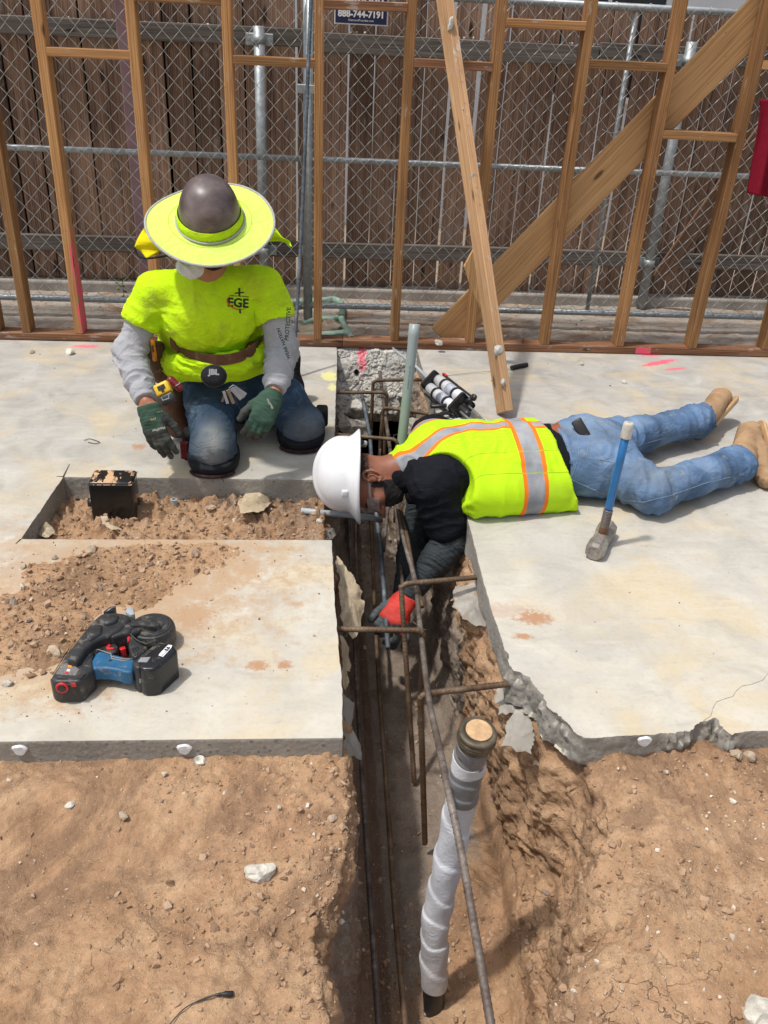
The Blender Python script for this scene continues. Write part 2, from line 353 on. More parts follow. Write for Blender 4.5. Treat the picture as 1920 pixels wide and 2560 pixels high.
def soil_mat(name, lo=(.235, .135, .075), mid=(.44, .27, .155), hi=(.58, .39, .24)):
    t = NT(name); n0 = t.noise(2.2, 4, .55, dist=.5); n1 = t.noise(11, 8, .7, dist=.3); n2 = t.noise(90, 5, .72)
    f = t.math('ADD', t.math('MULTIPLY', n0, .45), t.math('MULTIPLY', n1, .4)); f = t.math('ADD', f, t.math('MULTIPLY', n2, .15))
    c = t.ramp(f, [(.34, lo), (.48, mid), (.62, hi)])
    red = t.ms(t.noise(4, 5, .6, t.map(loc=(4, 4, 4)), dist=.8), .5, .68, 0, .4); c = t.mix(red, c, (.50, .29, .17))
    brown = t.ms(t.noise(3.1, 6, .7, t.map(loc=(9, 4, 4)), dist=1.0), .47, .62, 0, .75); c = t.mix(brown, c, (.25, .155, .095))
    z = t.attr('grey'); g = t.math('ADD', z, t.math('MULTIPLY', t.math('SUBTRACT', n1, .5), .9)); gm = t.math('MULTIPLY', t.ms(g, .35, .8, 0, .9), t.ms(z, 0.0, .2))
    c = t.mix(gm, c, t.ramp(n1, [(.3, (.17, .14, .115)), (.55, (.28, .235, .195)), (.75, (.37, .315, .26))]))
    rust = t.attr('rust'); rm = t.ms(t.math('ADD', rust, t.math('MULTIPLY', t.math('SUBTRACT', n1, .5), 1.3)), .62, .9, 0, .5); c = t.mix(rm, c, (.13, .05, .018))
    pb = t.sep(t.voro(120, out='Color')); pd = t.voro(120)
    pm = t.math('MULTIPLY', t.ms(pd, .16, .3, 1, 0), t.ms(pb[0], .80, .86)); c = t.mix(t.math('MULTIPLY', pm, .75), c, t.ramp(pb[1], [(.2, (.62, .52, .4)), (.7, (.5, .36, .24)), (.95, (.2, .17, .15))]))
    pb2 = t.sep(t.voro(260, out='Color')); c = t.mix(t.math('MULTIPLY', t.ms(t.voro(260), .15, .3, 1, 0), t.ms(pb2[0], .84, .9, 0, .8)), c, (.66, .57, .45))
    h = t.math('ADD', t.math('MULTIPLY', n1, .6), t.math('MULTIPLY', n2, .4)); h = t.math('ADD', h, t.math('MULTIPLY', pm, .25))
    h = t.math('ADD', h, t.math('MULTIPLY', t.noise(30, 6, .75, dist=.5), .9))
    # drying cracks: bumped, and the shade inside them painted darker
    ed = t.voro(5.5, t.map(t.n('ShaderNodeVectorMath').outputs[0]) if False else None, 'DISTANCE_TO_EDGE')
    wv = t.n('ShaderNodeVectorMath', operation='ADD'); t.set(wv.inputs[0], t.co); nn = t.n('ShaderNodeTexNoise'); nn.inputs['Scale'].default_value = 9; nn.inputs['Detail'].default_value = 5
    t.set(nn.inputs['Vector'], t.co); sc_ = t.n('ShaderNodeVectorMath', operation='SCALE'); t.set(sc_.inputs[0], nn.outputs['Color']); sc_.inputs['Scale'].default_value = .16; t.set(wv.inputs[1], sc_.outputs[0])
    ed = t.voro(9.0, wv.outputs[0], 'DISTANCE_TO_EDGE'); cm = t.math('MULTIPLY', t.ms(ed, .003, .011, 1, 0), t.ms(t.noise(2.3, 4, .7, t.map(loc=(6, 1, 0))), .57, .66))
    h = t.math('SUBTRACT', h, t.math('MULTIPLY', cm, .9)); c = t.mix(t.math('MULTIPLY', cm, .45), c, tuple(q*.4 for q in lo))
    t.bump(h, 1.0, .013); return t.fin(c, .95, 0, .15)
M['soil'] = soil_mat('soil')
M['alley'] = soil_mat('alley_dirt', (.24, .20, .165), (.38, .34, .295), (.48, .44, .39))
def stones_mat():
    t = NT('stone_bits'); a = t.attr('tone'); n = t.noise(60, 4, .6)
    c = t.ramp(a, [(0, (.22, .142, .088)), (.35, (.36, .235, .148)), (.6, (.45, .315, .21)), (.74, (.24, .2, .165)), (.8, (.52, .42, .31)), (1, (.72, .66, .56))])
    c = t.mix(t.ms(n, .4, .7, 0, .3), c, (.36, .22, .13)); t.bump(n, .4, .004); return t.fin(c, .9, 0, .2)
M['stones'] = stones_mat()
M['whiterock'] = broken_mat('white_rock', (.62, .58, .5))
M['tanrock'] = broken_mat('tan_rock', (.46, .36, .26))
M['galv'] = plain('galvanised_steel', (.33, .36, .375), .5, .5, .5, .25, 30, .1)
M['wire'] = plain('chain_wire', (.52, .54, .52), .45, .6, .5, .2, 30)
def rebar_mat(name, cols, metal=.35):
    t = NT(name); n = t.noise(14, 6, .65); n2 = t.noise(90, 4, .6); c = t.ramp(n, [(.3, cols[0]), (.52, cols[1]), (.7, cols[2])])
    c = t.mix(t.ms(n2, .5, .7, 0, .5), c, tuple(q*.45 for q in cols[0])); t.bump(n2, .5, .002); return t.fin(c, .62, metal, .4)
M['rebar'] = rebar_mat('rusty_rebar', [(.08, .055, .045), (.155, .125, .105), (.30, .26, .23)]); M['rebar_new'] = rebar_mat('blue_grey_rebar', [(.07, .085, .10), (.14, .17, .20), (.27, .31, .35)], .55)
M['rebar_rust'] = rebar_mat('brown_rebar', [(.075, .042, .022), (.14, .09, .055), (.24, .175, .115)], .2)
M['pvc'] = plain('grey_pvc', (.36, .40, .42), .45, 0, .5, .15, 8, 0, dust=.3)
M['black'] = plain('black_plastic', (.018, .018, .019), .42, 0, .5, .3, 20, .15, dust=.25, dustc=(.2, .16, .12))
M['rubber'] = plain('black_rubber', (.02, .02, .022), .6, 0, .4, .3, 20, .2)
# ------------------------------------------------------------------ ground, trench, slabs
GL = -0.072; FLZ = -0.72
def cl(y, pts): ys = [p[0] for p in pts]; return np.interp(y, ys, [p[1] for p in pts])
LIPL = [(-3, .0), (.9, .015), (1.0, -.005), (1.08, -.015), (1.18, .03), (1.28, .07), (1.4, .072), (1.56, .068), (1.62, .05), (2.4, .035), (2.5, .02), (2.85, .02), (2.95, .035), (5, .06)]
BOTL = [(-3, .12), (.9, .13), (2, .125), (3, .13), (5, .12)]
BOTR = [(-3, .46), (.9, .48), (1.1, .52), (1.4, .55), (1.7, .60), (2.0, .56), (2.4, .51), (3, .49), (5, .48)]
LIPR = [(-3, .43), (.8, .48), (.95, .50), (1.0, .53), (1.09, .61), (1.2, .6), (1.33, .675), (1.44, .70), (1.54, .685), (1.62, .62), (1.8, .55), (2.24, .53), (3, .525), (5, .52)]
def ground_mesh():
    ys = np.concatenate([np.array([-4, -3, -2, -1.3, -.8, -.4, 0, .2, .35]), np.arange(.45, 1.62, .0058), 1.62+np.cumsum(np.linspace(.006, .012, 300))])
    ys = ys[ys < 4.5]; seg = []
    def S(n, a, b, p=1.0): seg.append((n, a, b, p))
    P = []
    for y in ys:
        ll, bl, br, lr = cl(y, LIPL), cl(y, BOTL), cl(y, BOTR), cl(y, LIPR)
        g = GL
        pts = [((-7, g), (-2.2, g), 6), ((-2.2, g), (-1.3, g), 50), ((-1.3, g), (ll-.05, g), 210), ((ll-.05, g), (ll, g-.012), 10), ((ll, g-.012), (ll+.02, g-.06), 10),
               ((ll+.02, g-.06), (bl-.015, FLZ+.1), 70), ((bl-.015, FLZ+.1), (bl+.05, FLZ), 14), ((bl+.05, FLZ), (br-.05, FLZ), 50), ((br-.05, FLZ), (br, FLZ+.08), 14),
               ((br, FLZ+.08), (lr-.03, g-.12), 70), ((lr-.03, g-.12), (lr, g-.03), 14), ((lr, g-.03), (lr+.06, g), 14), ((lr+.06, g), (1.45, g), 140), ((1.45, g), (2.6, g), 30), ((2.6, g), (7, g), 6)]
        row = []
        for a, b, n in pts:
            t = np.linspace(0, 1, n, endpoint=False)[:, None]; row.append(np.array(a)*(1-t)+np.array(b)*t)
        row.append(np.array([[7, g]])); row = np.concatenate(row)
        P.append(np.stack([row[:, 0], np.full(len(row), y), row[:, 1]], -1))
    P = np.array(P); X, Y, Z = P[..., 0].copy(), P[..., 1].copy(), P[..., 2].copy()
    N = gnormals(P); N *= np.sign(N[..., 2:3]*0+1)
    if N[5, 5, 2] < 0: N = -N
    N = np.where(np.abs(X[..., None]) > 6.9, np.array([0, 0, 1.]), N)
    steep = 1-np.clip(N[..., 2], 0, 1); wall = sstep(.25, .7, steep); floor = (Z < FLZ+.06).astype(float)
    wall = wall*(1-floor)
    near = np.exp(-np.clip(np.abs(X-cl(Y, LIPL))/.12, 0, 9))+np.exp(-np.clip(np.abs(X-cl(Y, LIPR))/.16, 0, 9))
    d = fbm(P, 5, 3, 1)*.008+fbm(P, 17, 4, 2)*.008+fbm(P, 55, 4, 3, .65)*.0065
    c1, c2, ci = cell(P+fbm(P, 12, 2, 9)[..., None]*.03, 16, 4); clod = sstep(.0, .5, c2-c1)*(.4+ci)
    k1, k2, ki = cell(P, 45, 5); crumb = sstep(.0, .45, k2-k1)*(ki > .45)*(.3+ki)
    patch = sstep(.0, .35, fbm(P, 3.2, 3, 21))
    d += crumb*.0060*(patch*(1-wall)+.25)*(1-floor*.8)+(1-floor)*(fbm(P, 34, 4, 14, .65)*.006*(.5+patch))
    rside = (X > .3)
    wamp = np.where(rside, 1.0, .55)
    rdg = 1-np.abs(fbm(P, 11, 4, 12, .6))*2.5
    d += wall*wamp*(fbm(P*np.array([1, 1, .8]), 7, 5, 7, .6)*.06+rdg*.012+fbm(P, 45, 3, 13, .6)*.012+clod*.007-.008)
    d += (near*(1-wall)*(1-floor))*(clod*.012+fbm(P, 11, 3, 8)*.016)
    d = d*np.where(floor > 0, .5, 1)
    D = N*d[..., None]; D[..., 0] = np.where(floor > 0, 0, D[..., 0]); P = P+D
    P[..., 2] += .012*np.exp(-((1.54-Y)/.2)**2)*(Y < 1.6)*(Z > -.12)
    # hollows and humps of the trodden soil
    front = sstep(1.6, 1.45, Y)*(1-wall)*(1-floor)
    def bump(x, y, r, h, e=1.0):
        q = np.exp(-(((X-x)/r)**2+((Y-y)/(r*e))**2)); P[..., 2] += front*q*h
    bump(-.33, 1.18, .05, -.016, .8); bump(-.55, 1.22, .3, -.015, .5); bump(-.5, 1.42, .3, .01, .25); bump(-.2, 1.0, .1, .012); bump(1.1, .95, .14, .018); bump(.9, 1.3, .25, -.012, .7); bump(1.35, .98, .06, -.03)
    bump(.72, 1.12, .07, .02); bump(-.05, 1.1, .05, -.02, 1.5)
    notch = gz(1540, 1600, -.05); bump(notch[0], 1.58, .09, .03)
    # rubble-filled hole and the mound against the slab
    hole = sstep(-1.0, -.93, X)*sstep(2.40, 2.47, Y)*sstep(2.95, 2.88, Y)*sstep(.03, -.04, X)
    hh = -.030+.032*fbm(P, 6, 4, 31)+clod*.020+crumb*.009+fbm(P, 40, 3, 33)*.008+.022*sstep(2.62, 2.46, Y)
    P[..., 2] += hole*hh
    # rubble at the back end of the trench
    P[..., 2] += sstep(FLZ+.30, FLZ+.06, Z)*sstep(.17, .42, X+.05*fbm(P, 6, 3, 45))*sstep(2.0, 1.45, Y)*.11*(1+.5*fbm(P, 7, 4, 44))+floor*fbm(P, 16, 4, 46)*.012
    back = sstep(3.3, 3.75, Y)*floor; P[..., 2] += back*(.10+.12*fbm(P, 4, 2, 41)+clod*.07)*sstep(.42, .25, X)
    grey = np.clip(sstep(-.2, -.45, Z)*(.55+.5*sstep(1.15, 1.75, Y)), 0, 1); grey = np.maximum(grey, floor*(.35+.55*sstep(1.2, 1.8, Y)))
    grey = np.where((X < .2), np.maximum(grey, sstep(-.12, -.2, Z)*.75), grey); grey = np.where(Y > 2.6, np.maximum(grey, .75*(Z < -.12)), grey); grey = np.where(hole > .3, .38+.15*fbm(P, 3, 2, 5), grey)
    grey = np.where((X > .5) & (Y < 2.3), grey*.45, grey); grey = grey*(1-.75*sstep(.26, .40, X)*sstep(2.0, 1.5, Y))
    rust = (np.exp(-((X-.185)/.03)**2)*floor)*1.0
    V, Fc = gridmesh(P)
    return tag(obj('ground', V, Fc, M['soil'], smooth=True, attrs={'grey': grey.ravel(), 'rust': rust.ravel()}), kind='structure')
GROUND = ground_mesh()

def mk_slab(name, pts, mat, thick=.10, step=.0055):
    """pts: (x, y, brokenness) counter-clockwise; the broken edges slope outwards and are rough"""
    O = []
    for i in range(len(pts)):
        a, b = np.array(pts[i]), np.array(pts[(i+1) % len(pts)]); L = np.linalg.norm((b-a)[:2]); vis = (abs(a[0]) < 2.6 and abs(b[0]) < 2.6)
        n = max(1, int(L/(step if vis else .3)))
        for k in range(n): O.append(a+(b-a)*k/n)
    O = np.array(O); T = np.roll(O, -1, 0)[:, :2]-np.roll(O, 1, 0)[:, :2]; T /= np.linalg.norm(T, axis=1)[:, None]+1e-9; Nn = np.stack([T[:, 1], -T[:, 0]], -1)
    br = O[:, 2]; Q = np.concatenate([O[:, :2], np.zeros((len(O), 1))], -1)
    jag = fbm(Q, 16, 6, 61, .68)*.032*br+fbm(Q, 30, 3, 62)*.0018*(1-br)
    base = O[:, :2]+Nn*jag[:, None]; rings = []; zs = [0, -.003, -.009, -.017, -.025, -.034, -.043, -.052, -.061, -.07, -.08, -.09, -thick]
    for z in zs:
        q = np.concatenate([base, np.full((len(base), 1), z)], -1)
        out = br*(.008*(-z/thick)**.8+fbm(q, 26, 5, 63, .65)*.020*min(1, -z*60)+(cell(q, 40, 64)[0]-.5)*-.014*min(1, -z*60))+(1-br)*(.0015*min(1, -z*300)+fbm(q, 35, 2, 65)*.0012+sstep(-.06, -.1, z)*fbm(q, 9, 3, 66)*.012)
        zz = z+((fbm(q, 10, 3, 67)*.02+.004)*(z == -thick))
        q2 = q.copy(); q2[:, :2] += Nn*out[:, None]; q2[:, 2] = zz; rings.append(q2)
    n = len(base); V = np.concatenate(rings); Fc = []
    for r in range(len(zs)-1):
        for i in range(n): j = (i+1) % n; Fc.append((r*n+i, (r+1)*n+i, (r+1)*n+j, r*n+j))
    from mathutils.geometry import tessellate_polygon
    tri = tessellate_polygon([[Vector((p[0], p[1], 0)) for p in rings[0]]])
    def up(t):
        a, b, c = [V[i] for i in t]; return (b[0]-a[0])*(c[1]-a[1])-(b[1]-a[1])*(c[0]-a[0]) > 0
    Fc += [t if up(t) else t[::-1] for t in tri]
    o = obj(name, V, Fc, mat, smooth=True); o.data.set_sharp_from_angle(angle=.75); return tag(o, kind='structure')
hNL, hFL = gz(45, 1165), gz(137, 1030)
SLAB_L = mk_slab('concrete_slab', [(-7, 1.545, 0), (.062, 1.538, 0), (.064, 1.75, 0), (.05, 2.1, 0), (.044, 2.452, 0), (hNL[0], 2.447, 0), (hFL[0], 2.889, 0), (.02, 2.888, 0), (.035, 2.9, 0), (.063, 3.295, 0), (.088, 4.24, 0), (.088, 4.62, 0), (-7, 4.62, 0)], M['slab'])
nl = [gz(a, b) for a, b in [(1450, 1590), (1500, 1560), (1545, 1553), (1585, 1585)]]
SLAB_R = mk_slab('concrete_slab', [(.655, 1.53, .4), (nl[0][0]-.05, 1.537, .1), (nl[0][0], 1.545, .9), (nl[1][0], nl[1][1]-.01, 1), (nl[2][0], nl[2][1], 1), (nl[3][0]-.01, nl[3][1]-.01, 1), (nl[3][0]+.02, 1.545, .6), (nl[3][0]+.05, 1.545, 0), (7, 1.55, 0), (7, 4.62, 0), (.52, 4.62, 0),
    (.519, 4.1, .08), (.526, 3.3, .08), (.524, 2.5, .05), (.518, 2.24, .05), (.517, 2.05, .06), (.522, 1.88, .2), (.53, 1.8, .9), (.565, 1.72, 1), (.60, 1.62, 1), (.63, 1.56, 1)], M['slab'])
def strip_on(name, a, b, w, mat, parent, z=.004, n=1):
    a = np.array(a[:2]); b = np.array(b[:2]); d = (b-a)/np.linalg.norm(b-a); s = np.array([-d[1], d[0]])*w/2
    V = [(*(a-s), z-.006), (*(b-s*.3), z-.006), (*(b+s*.3), z-.006), (*(a+s), z-.006), (*(a-s), z), (*(b-s*.3), z), (*(b+s*.3), z), (*(a+s), z)]
    return obj(name, V, [(4, 5, 6, 7), (0, 1, 5, 4), (1, 2, 6, 5), (2, 3, 7, 6), (3, 0, 4, 7)], mat, parent)
M['cut'] = plain('saw_cut_dark', (.07, .065, .06), .9, 0, .1)  # near-black strips laid on the slab in place of grooves
for a, b in [((45, 1165), (34, 1175)), ((137, 1030), (150, 1003)), ((137, 1030), (122, 1029))]: strip_on('saw_cut', gz(*a), gz(*b), .006, M['cut'], SLAB_L, .0012)
# hairline crack in the right slab
ck = [gz(a, b) for a, b in [(1520, 1557), (1540, 1530), (1565, 1510), (1590, 1493), (1625, 1478), (1659, 1455), (1700, 1440)]]
for i in range(len(ck)-1):
    p, q = ck[i], ck[i+1]; m = (p+q)/2+np.array([.004, -.006, 0])*(-1)**i; strip_on('hairline_crack', p, m, .0009, M['cut'], SLAB_R, .0008); strip_on('hairline_crack', m, q, .0009, M['cut'], SLAB_R, .0008)
M['plug'] = plain('white_plug', (.66, .67, .68), .6, 0, .3, .15, 60, .5)
for a, b, sl in [(42, 1622, SLAB_L), (398, 1620, SLAB_L), (1393, 1603, SLAB_R)]:
    yf = 1.5325 if sl is SLAB_L else 1.522; p = gy(a, b, yf); t = np.linspace(0, 2*PI, 20, endpoint=False); r = .0165*(1+.08*np.sin(3*t)+.05*np.sin(5*t+1))
    V = [(p[0]+r[i]*1.1*math.cos(t[i]), yf+.004, p[2]+r[i]*math.sin(t[i])) for i in range(20)]+[(p[0]+r[i]*.85*math.cos(t[i]), yf-.0015, p[2]+r[i]*.8*math.sin(t[i])) for i in range(20)]
    obj('anchor_plug', V, [tuple(range(20, 40))]+[(i, (i+1) % 20, 20+(i+1) % 20, 20+i) for i in range(20)], M['plug'], sl)

# footing face at the back end of the trench
def footing():
    u = np.linspace(0, 1, 170); v = np.linspace(0, 1, 150); U, Vv = np.meshgrid(u, v)
    X = .07+U*.475; prof_y = np.interp(Vv, [0, .12, .75, .85, 1], [4.45, 4.40, 4.24, 4.30, 4.45]); prof_z = np.interp(Vv, [0, .12, .75, .85, 1], [-.003, -.012, -.30, -.36, -.42])
    P = np.stack([X, prof_y, prof_z], -1); N = gnormals(P); 
    if N[50, 50, 1] > 0: N = -N
    c1, c2, ci = cell(P+fbm(P, 20, 3, 6)[..., None]*.02, 26, 71); d = fbm(P, 10, 6, 70, .66)*.034+ci*.010*sstep(0, .15, c2-c1); d *= sstep(0, .1, Vv)
    P = P+N*d[..., None]; V, Fc = gridmesh(P); o = obj('concrete_footing', V, Fc, M['footing'], smooth=True); o.data.set_sharp_from_angle(angle=.7); return tag(o, kind='structure')
FOOT = footing()
bvhF = BVHTree.FromPolygons([v.co[:] for v in FOOT.data.vertices], [tuple(p.vertices) for p in FOOT.data.polygons])
M['hole'] = plain('hole_dark', (.006, .006, .006), .9, 0, .05)
def on_bvh(bvh, a, b):
    d = ray(a, b); h = bvh.ray_cast(Vector(CAM), Vector(d)); return h
for a, b in [(770, 803), (877, 803), (884, 843)]:
    h = on_bvh(bvhF, a, b)
    if h[0]:
        V, Fc = lathe([(.0, -.01), (.0125, -.01), (.0125, .007), (.011, .0075), (.0, .0072)], 16, cap=False)
        mm = frame(h[0], (1, 0, 0), -np.array(ray(a, b))); o = put('drilled_hole', raw_mesh('drilled_hole', V, Fc, M['hole']), FOOT, M=mm)

# ground behind the stud wall, kerb
def alley():
    x = np.concatenate([[-30, -12, -5], np.arange(-2.3, 3.2, .012), [5, 12, 30]]); y = np.arange(4.44, 5.40, .012); X, Y = np.meshgrid(x, y)
    P = np.stack([X, Y, X*0-.008], -1); c1, c2, ci = cell(P, 40, 80)
    P[..., 2] += fbm(P, 4, 4, 81)*.012+fbm(P, 25, 3, 82)*.004+sstep(0, .5, c2-c1)*(ci > .8)*.006+.012*sstep(4.85, 4.9, Y)*sstep(5.0, 4.95, Y)
    P[0, :, 2] = -.2
    V, Fc = gridmesh(P); return tag(obj('alley_ground', V, Fc, M['alley'], smooth=True), kind='structure')
ALLEY = alley()
M['kerb'] = plain('kerb_concrete', (.34, .31, .275), .85, 0, .2, .3, 8, .6, 60, dust=.3, dustc=(.26, .2, .15))
V, Fc = bbox((-30, 5.372, -.2), (30, 5.62, .056), .012, 2); tag(obj('kerb', V, Fc, M['kerb']), kind='structure')
t = NT('far_dirt'); M['far'] = t.fin(t.ramp(t.noise(.5, 5), [(.3, (.25, .2, .15)), (.7, (.36, .3, .24))]), .95, 0, .1)
for i, (a, b) in enumerate([((-200, 5.6), (200, 300)), ((-200, -60), (-6.9, 5.6)), ((6.9, -60), (200, 5.6)), ((-6.9, -60), (6.9, -3.9))]):
    tag(obj('outer_ground', [(a[0], a[1], -.1), (b[0], a[1], -.1), (b[0], b[1], -.1), (a[0], b[1], -.1)], [(0, 1, 2, 3)], M['far']), kind='structure')
t = NT('wall_backing'); 

# ------------------------------------------------------------------ loose soil on the slab and stones
from mathutils import geometry as mgeo
def poly_sd(P2, poly):
    """signed distance (positive inside) of points to a polygon"""
    poly = np.array(poly); d = np.full(len(P2), 9.0); ins = np.zeros(len(P2), bool)
    for i in range(len(poly)):
        a, b = poly[i], poly[(i+1) % len(poly)]; ab = b-a; t = np.clip(((P2-a) @ ab)/(ab @ ab), 0, 1); d = np.minimum(d, np.linalg.norm(P2-a-t[:, None]*ab, axis=1))
        c = ((a[1] > P2[:, 1]) != (b[1] > P2[:, 1])); xi = (b[0]-a[0])*(P2[:, 1]-a[1])/((b[1]-a[1]) if abs(b[1]-a[1]) > 1e-9 else 1e-9)+a[0]; ins ^= c & (P2[:, 0] < xi)
    return np.where(ins, d, -d)
LOOSE = [gz(a, b)[:2] for a, b in [(140, 1169), (330, 1169), (520, 1171), (555, 1190), (500, 1225), (430, 1262), (375, 1300), (350, 1330), (230, 1335), (215, 1420), (120, 1465), (40, 1470), (-40, 1480), (-60, 1310), (10, 1275), (50, 1215), (135, 1195)]]
def loose():
    x = np.arange(-1.35, -.1, .0055); y = np.arange(1.6, 2.447, .0055); X, Y = np.meshgrid(x, y); P = np.stack([X, Y, X*0], -1)
    sd = poly_sd(P.reshape(-1, 3)[:, :2], LOOSE).reshape(X.shape)+fbm(P, 12, 5, 91, .65)*.05
    h = -.004+sstep(-.02, .09, sd)*.009+sstep(.03, .2, sd)*.008*sstep(2.3, 1.9, Y)
    c1, c2, ci = cell(P+fbm(P, 30, 2, 9)[..., None]*.01, 34, 92); k1, k2, ki = cell(P, 80, 93)
    m = sstep(-.03, .05, sd); h += m*(sstep(0, .5, c2-c1)*(ci > .6)*(ci-.5)*.026*sstep(.0, .12, sd)+sstep(0, .5, k2-k1)*(ki > .5)*.005+fbm(P, 20, 4, 94)*.006)-.004*(1-m)
    P[..., 2] = np.maximum(h, -.006); V, Fc = gridmesh(P); zz = V[Fc][:, :, 2].max(1); Fc = Fc[zz > -.0035]
    return tag(obj('loose_soil', V, Fc, M['soil'], smooth=True, attrs={'grey': np.zeros(len(V)), 'rust': np.zeros(len(V))}), 'loose tan soil spilled over the left slab beside the hole', 'soil', kind='stuff')
LSOIL = loose()

def bvh_of(o):
    me = o.data; V = np.empty(len(me.vertices)*3); me.vertices.foreach_get('co', V); V = V.reshape(-1, 3)
    return BVHTree.FromPolygons([tuple(v) for v in V.tolist()], [tuple(p.vertices) for p in me.polygons])
BG = bvh_of(GROUND); BL = bvh_of(LSOIL)
def ico(sub):
    bm = bmesh.new(); bmesh.ops.create_icosphere(bm, subdivisions=sub, radius=1); V = np.array([v.co[:] for v in bm.verts]); bm.verts.index_update(); Fc = np.array([[v.index for v in f.verts] for f in bm.faces]); bm.free(); return V, Fc
I1 = ico(1); I2 = ico(2)
def stones(name, pts, sizes, label, mat, tones=None, sub=1, seed=0):
    """one joined mesh of many small angular stones; pts (n,3), sizes (n,)"""
    r = np.random.default_rng(seed); B, BF = (I1 if sub == 1 else I2); n = len(pts); k = len(B)
    shp = B[None]*(1+r.uniform(-.5, .35, (n, k, 1)))+r.uniform(-.16, .16, (n, k, 3)); sc = r.uniform(.45, 1.25, (n, 1, 3))*np.array([1, 1, .75]); q = r.normal(size=(n, 4)); q /= np.linalg.norm(q, axis=1)[:, None]
    w, x, y, z = q.T; Rm = np.stack([1-2*(y*y+z*z), 2*(x*y-z*w), 2*(x*z+y*w), 2*(x*y+z*w), 1-2*(x*x+z*z), 2*(y*z-x*w), 2*(x*z-y*w), 2*(y*z+x*w), 1-2*(x*x+y*y)], -1).reshape(n, 3, 3)
    V = np.einsum('nij,nkj->nki', Rm, shp*sc)*np.asarray(sizes)[:, None, None]*.5+np.asarray(pts)[:, None, :]
    Fc = (BF[None]+(np.arange(n)*k)[:, None, None]).reshape(-1, 3); tn = np.repeat(r.uniform(0, 1, n) if tones is None else tones, k)
    return tag(obj(name, V.reshape(-1, 3), Fc, mat, attrs={'tone': tn}), label, 'pebbles', kind='stuff')
def drop(bvh, x, y, top=1.0):
    h = bvh.ray_cast(Vector((x, y, top)), Vector((0, 0, -1))); return None if h[0] is None else h[0]
def scatter(bvh, n, x0, x1, y0, y1, dens, smin, smax, pw, seed, zmin=-9, sink=.2):
    r = np.random.default_rng(seed); xs = r.uniform(x0, x1, n); ys = r.uniform(y0, y1, n); P = np.stack([xs, ys, xs*0], -1); keep = r.uniform(0, 1, n) < dens(P); pts, sz = [], []
    for x, y in zip(xs[keep], ys[keep]):
        h = drop(bvh, x, y)
        if h is None or h.z < zmin: continue
        s = smin*(smax/smin)**(r.uniform()**pw); pts.append((x, y, h.z+s*(.5-sink)*.6)); sz.append(s)
    return np.array(pts), np.array(sz)
dn = lambda P: np.clip(.35+1.1*fbm(P, 4, 3, 101), .05, 1)
p1, s1 = scatter(BG, 26000, -1.0, 1.5, .62, 1.53, dn, .0018, .016, 4.2, 1)
stones('soil_pebbles', p1, s1, 'small stones and crumbs strewn on the brown soil', M['stones'], seed=1)
dc = lambda P: np.clip(.15+1.6*fbm(P, 3.5, 4, 103)+1.2*np.exp(-((P[:, 0]-cl(P[:, 1], LIPR))/.10)**2)+1.0*np.exp(-((P[:, 0]-cl(P[:, 1], LIPL)+.03)/.05)**2), .02, 1)
p1, s1 = scatter(BG, 22000, -1.0, 1.5, .62, 1.54, dc, .003, .024, 4.0, 31, sink=.35)
stones('soil_clods', p1, s1, 'crumbled soil clods lying on the dug ground', M['stones'], tones=np.clip(RNG.normal(.36, .16, len(s1)), 0, .62), seed=31)
p1, s1 = scatter(BG, 7000, -.93, .06, 2.46, 2.9, lambda P: .9+P[:, 0]*0, .0025, .022, 4.5, 2)
stones('hole_rubble', p1, s1, 'crumbled clods and pebbles filling the slab cut-out', M['stones'], tones=np.clip(RNG.normal(.42, .2, len(s1)), 0, 1), seed=2)
ds = lambda P: sstep(-.05, .12, poly_sd(P[:, :2], LOOSE))
p1, s1 = scatter(BL, 10000, -1.25, -.15, 1.62, 2.44, ds, .0025, .028, 3.8, 3, zmin=-.004)
stones('spilled_crumbs', p1, s1, 'clods and grit lying in the spilled soil on the left slab', M['stones'], tones=np.clip(RNG.normal(.4, .22, len(s1)), 0, 1), seed=3)
# grit thrown out on the clean slab round the spill
r = np.random.default_rng(5); n = 2600; xs = r.uniform(-1.3, .03, n); ys = r.uniform(1.56, 2.43, n); sd = poly_sd(np.stack([xs, ys], -1), LOOSE); kp = (sd < 0) & (r.uniform(0, 1, n) < np.exp(sd/.09)+.03)
sz = .0018*(5)**(r.uniform(0, 1, n)**2.2); stones('slab_grit', np.stack([xs, ys, sz*.2], -1)[kp], sz[kp], 'scattered grit on the left concrete slab', M['stones'], tones=r.uniform(0, .6, kp.sum()), seed=4)
n = 500; xs = np.concatenate([r.uniform(-1.5, .05, 300), r.uniform(.6, 2.2, 200)]); ys = r.uniform(1.6, 4.38, n); ok = ~((ys > 2.4) & (ys < 2.93) & (xs < .1) & (xs > -1)); sz = .0022*4**(r.uniform(0, 1, n)**2)
stones('slab_crumbs', np.stack([xs, ys, sz*.2], -1)[ok], sz[ok], 'tiny crumbs of concrete and soil on both slabs', M['stones'], seed=6)
p1, s1 = scatter(BG, 2600, .1, .62, .9, 4.2, lambda P: np.where(P[:, 1] > 3.2, 1, .22)+P[:, 0]*0, .004, .03, 2.2, 7, sink=.25)
stones('trench_rubble', p1, s1, 'stones and crumbs on the trench floor', M['stones'], tones=np.clip(RNG.normal(.55, .22, len(s1)), 0, 1), seed=7)
BA = bvh_of(ALLEY); p1, s1 = scatter(BA, 1500, -1.9, 2.9, 4.55, 5.36, dn, .003, .022, 2.6, 8)
stones('alley_gravel', p1, s1, 'gravel and chips on the strip behind the stud wall', M['stones'], tones=np.clip(RNG.normal(.7, .25, len(s1)), 0, 1), seed=8)
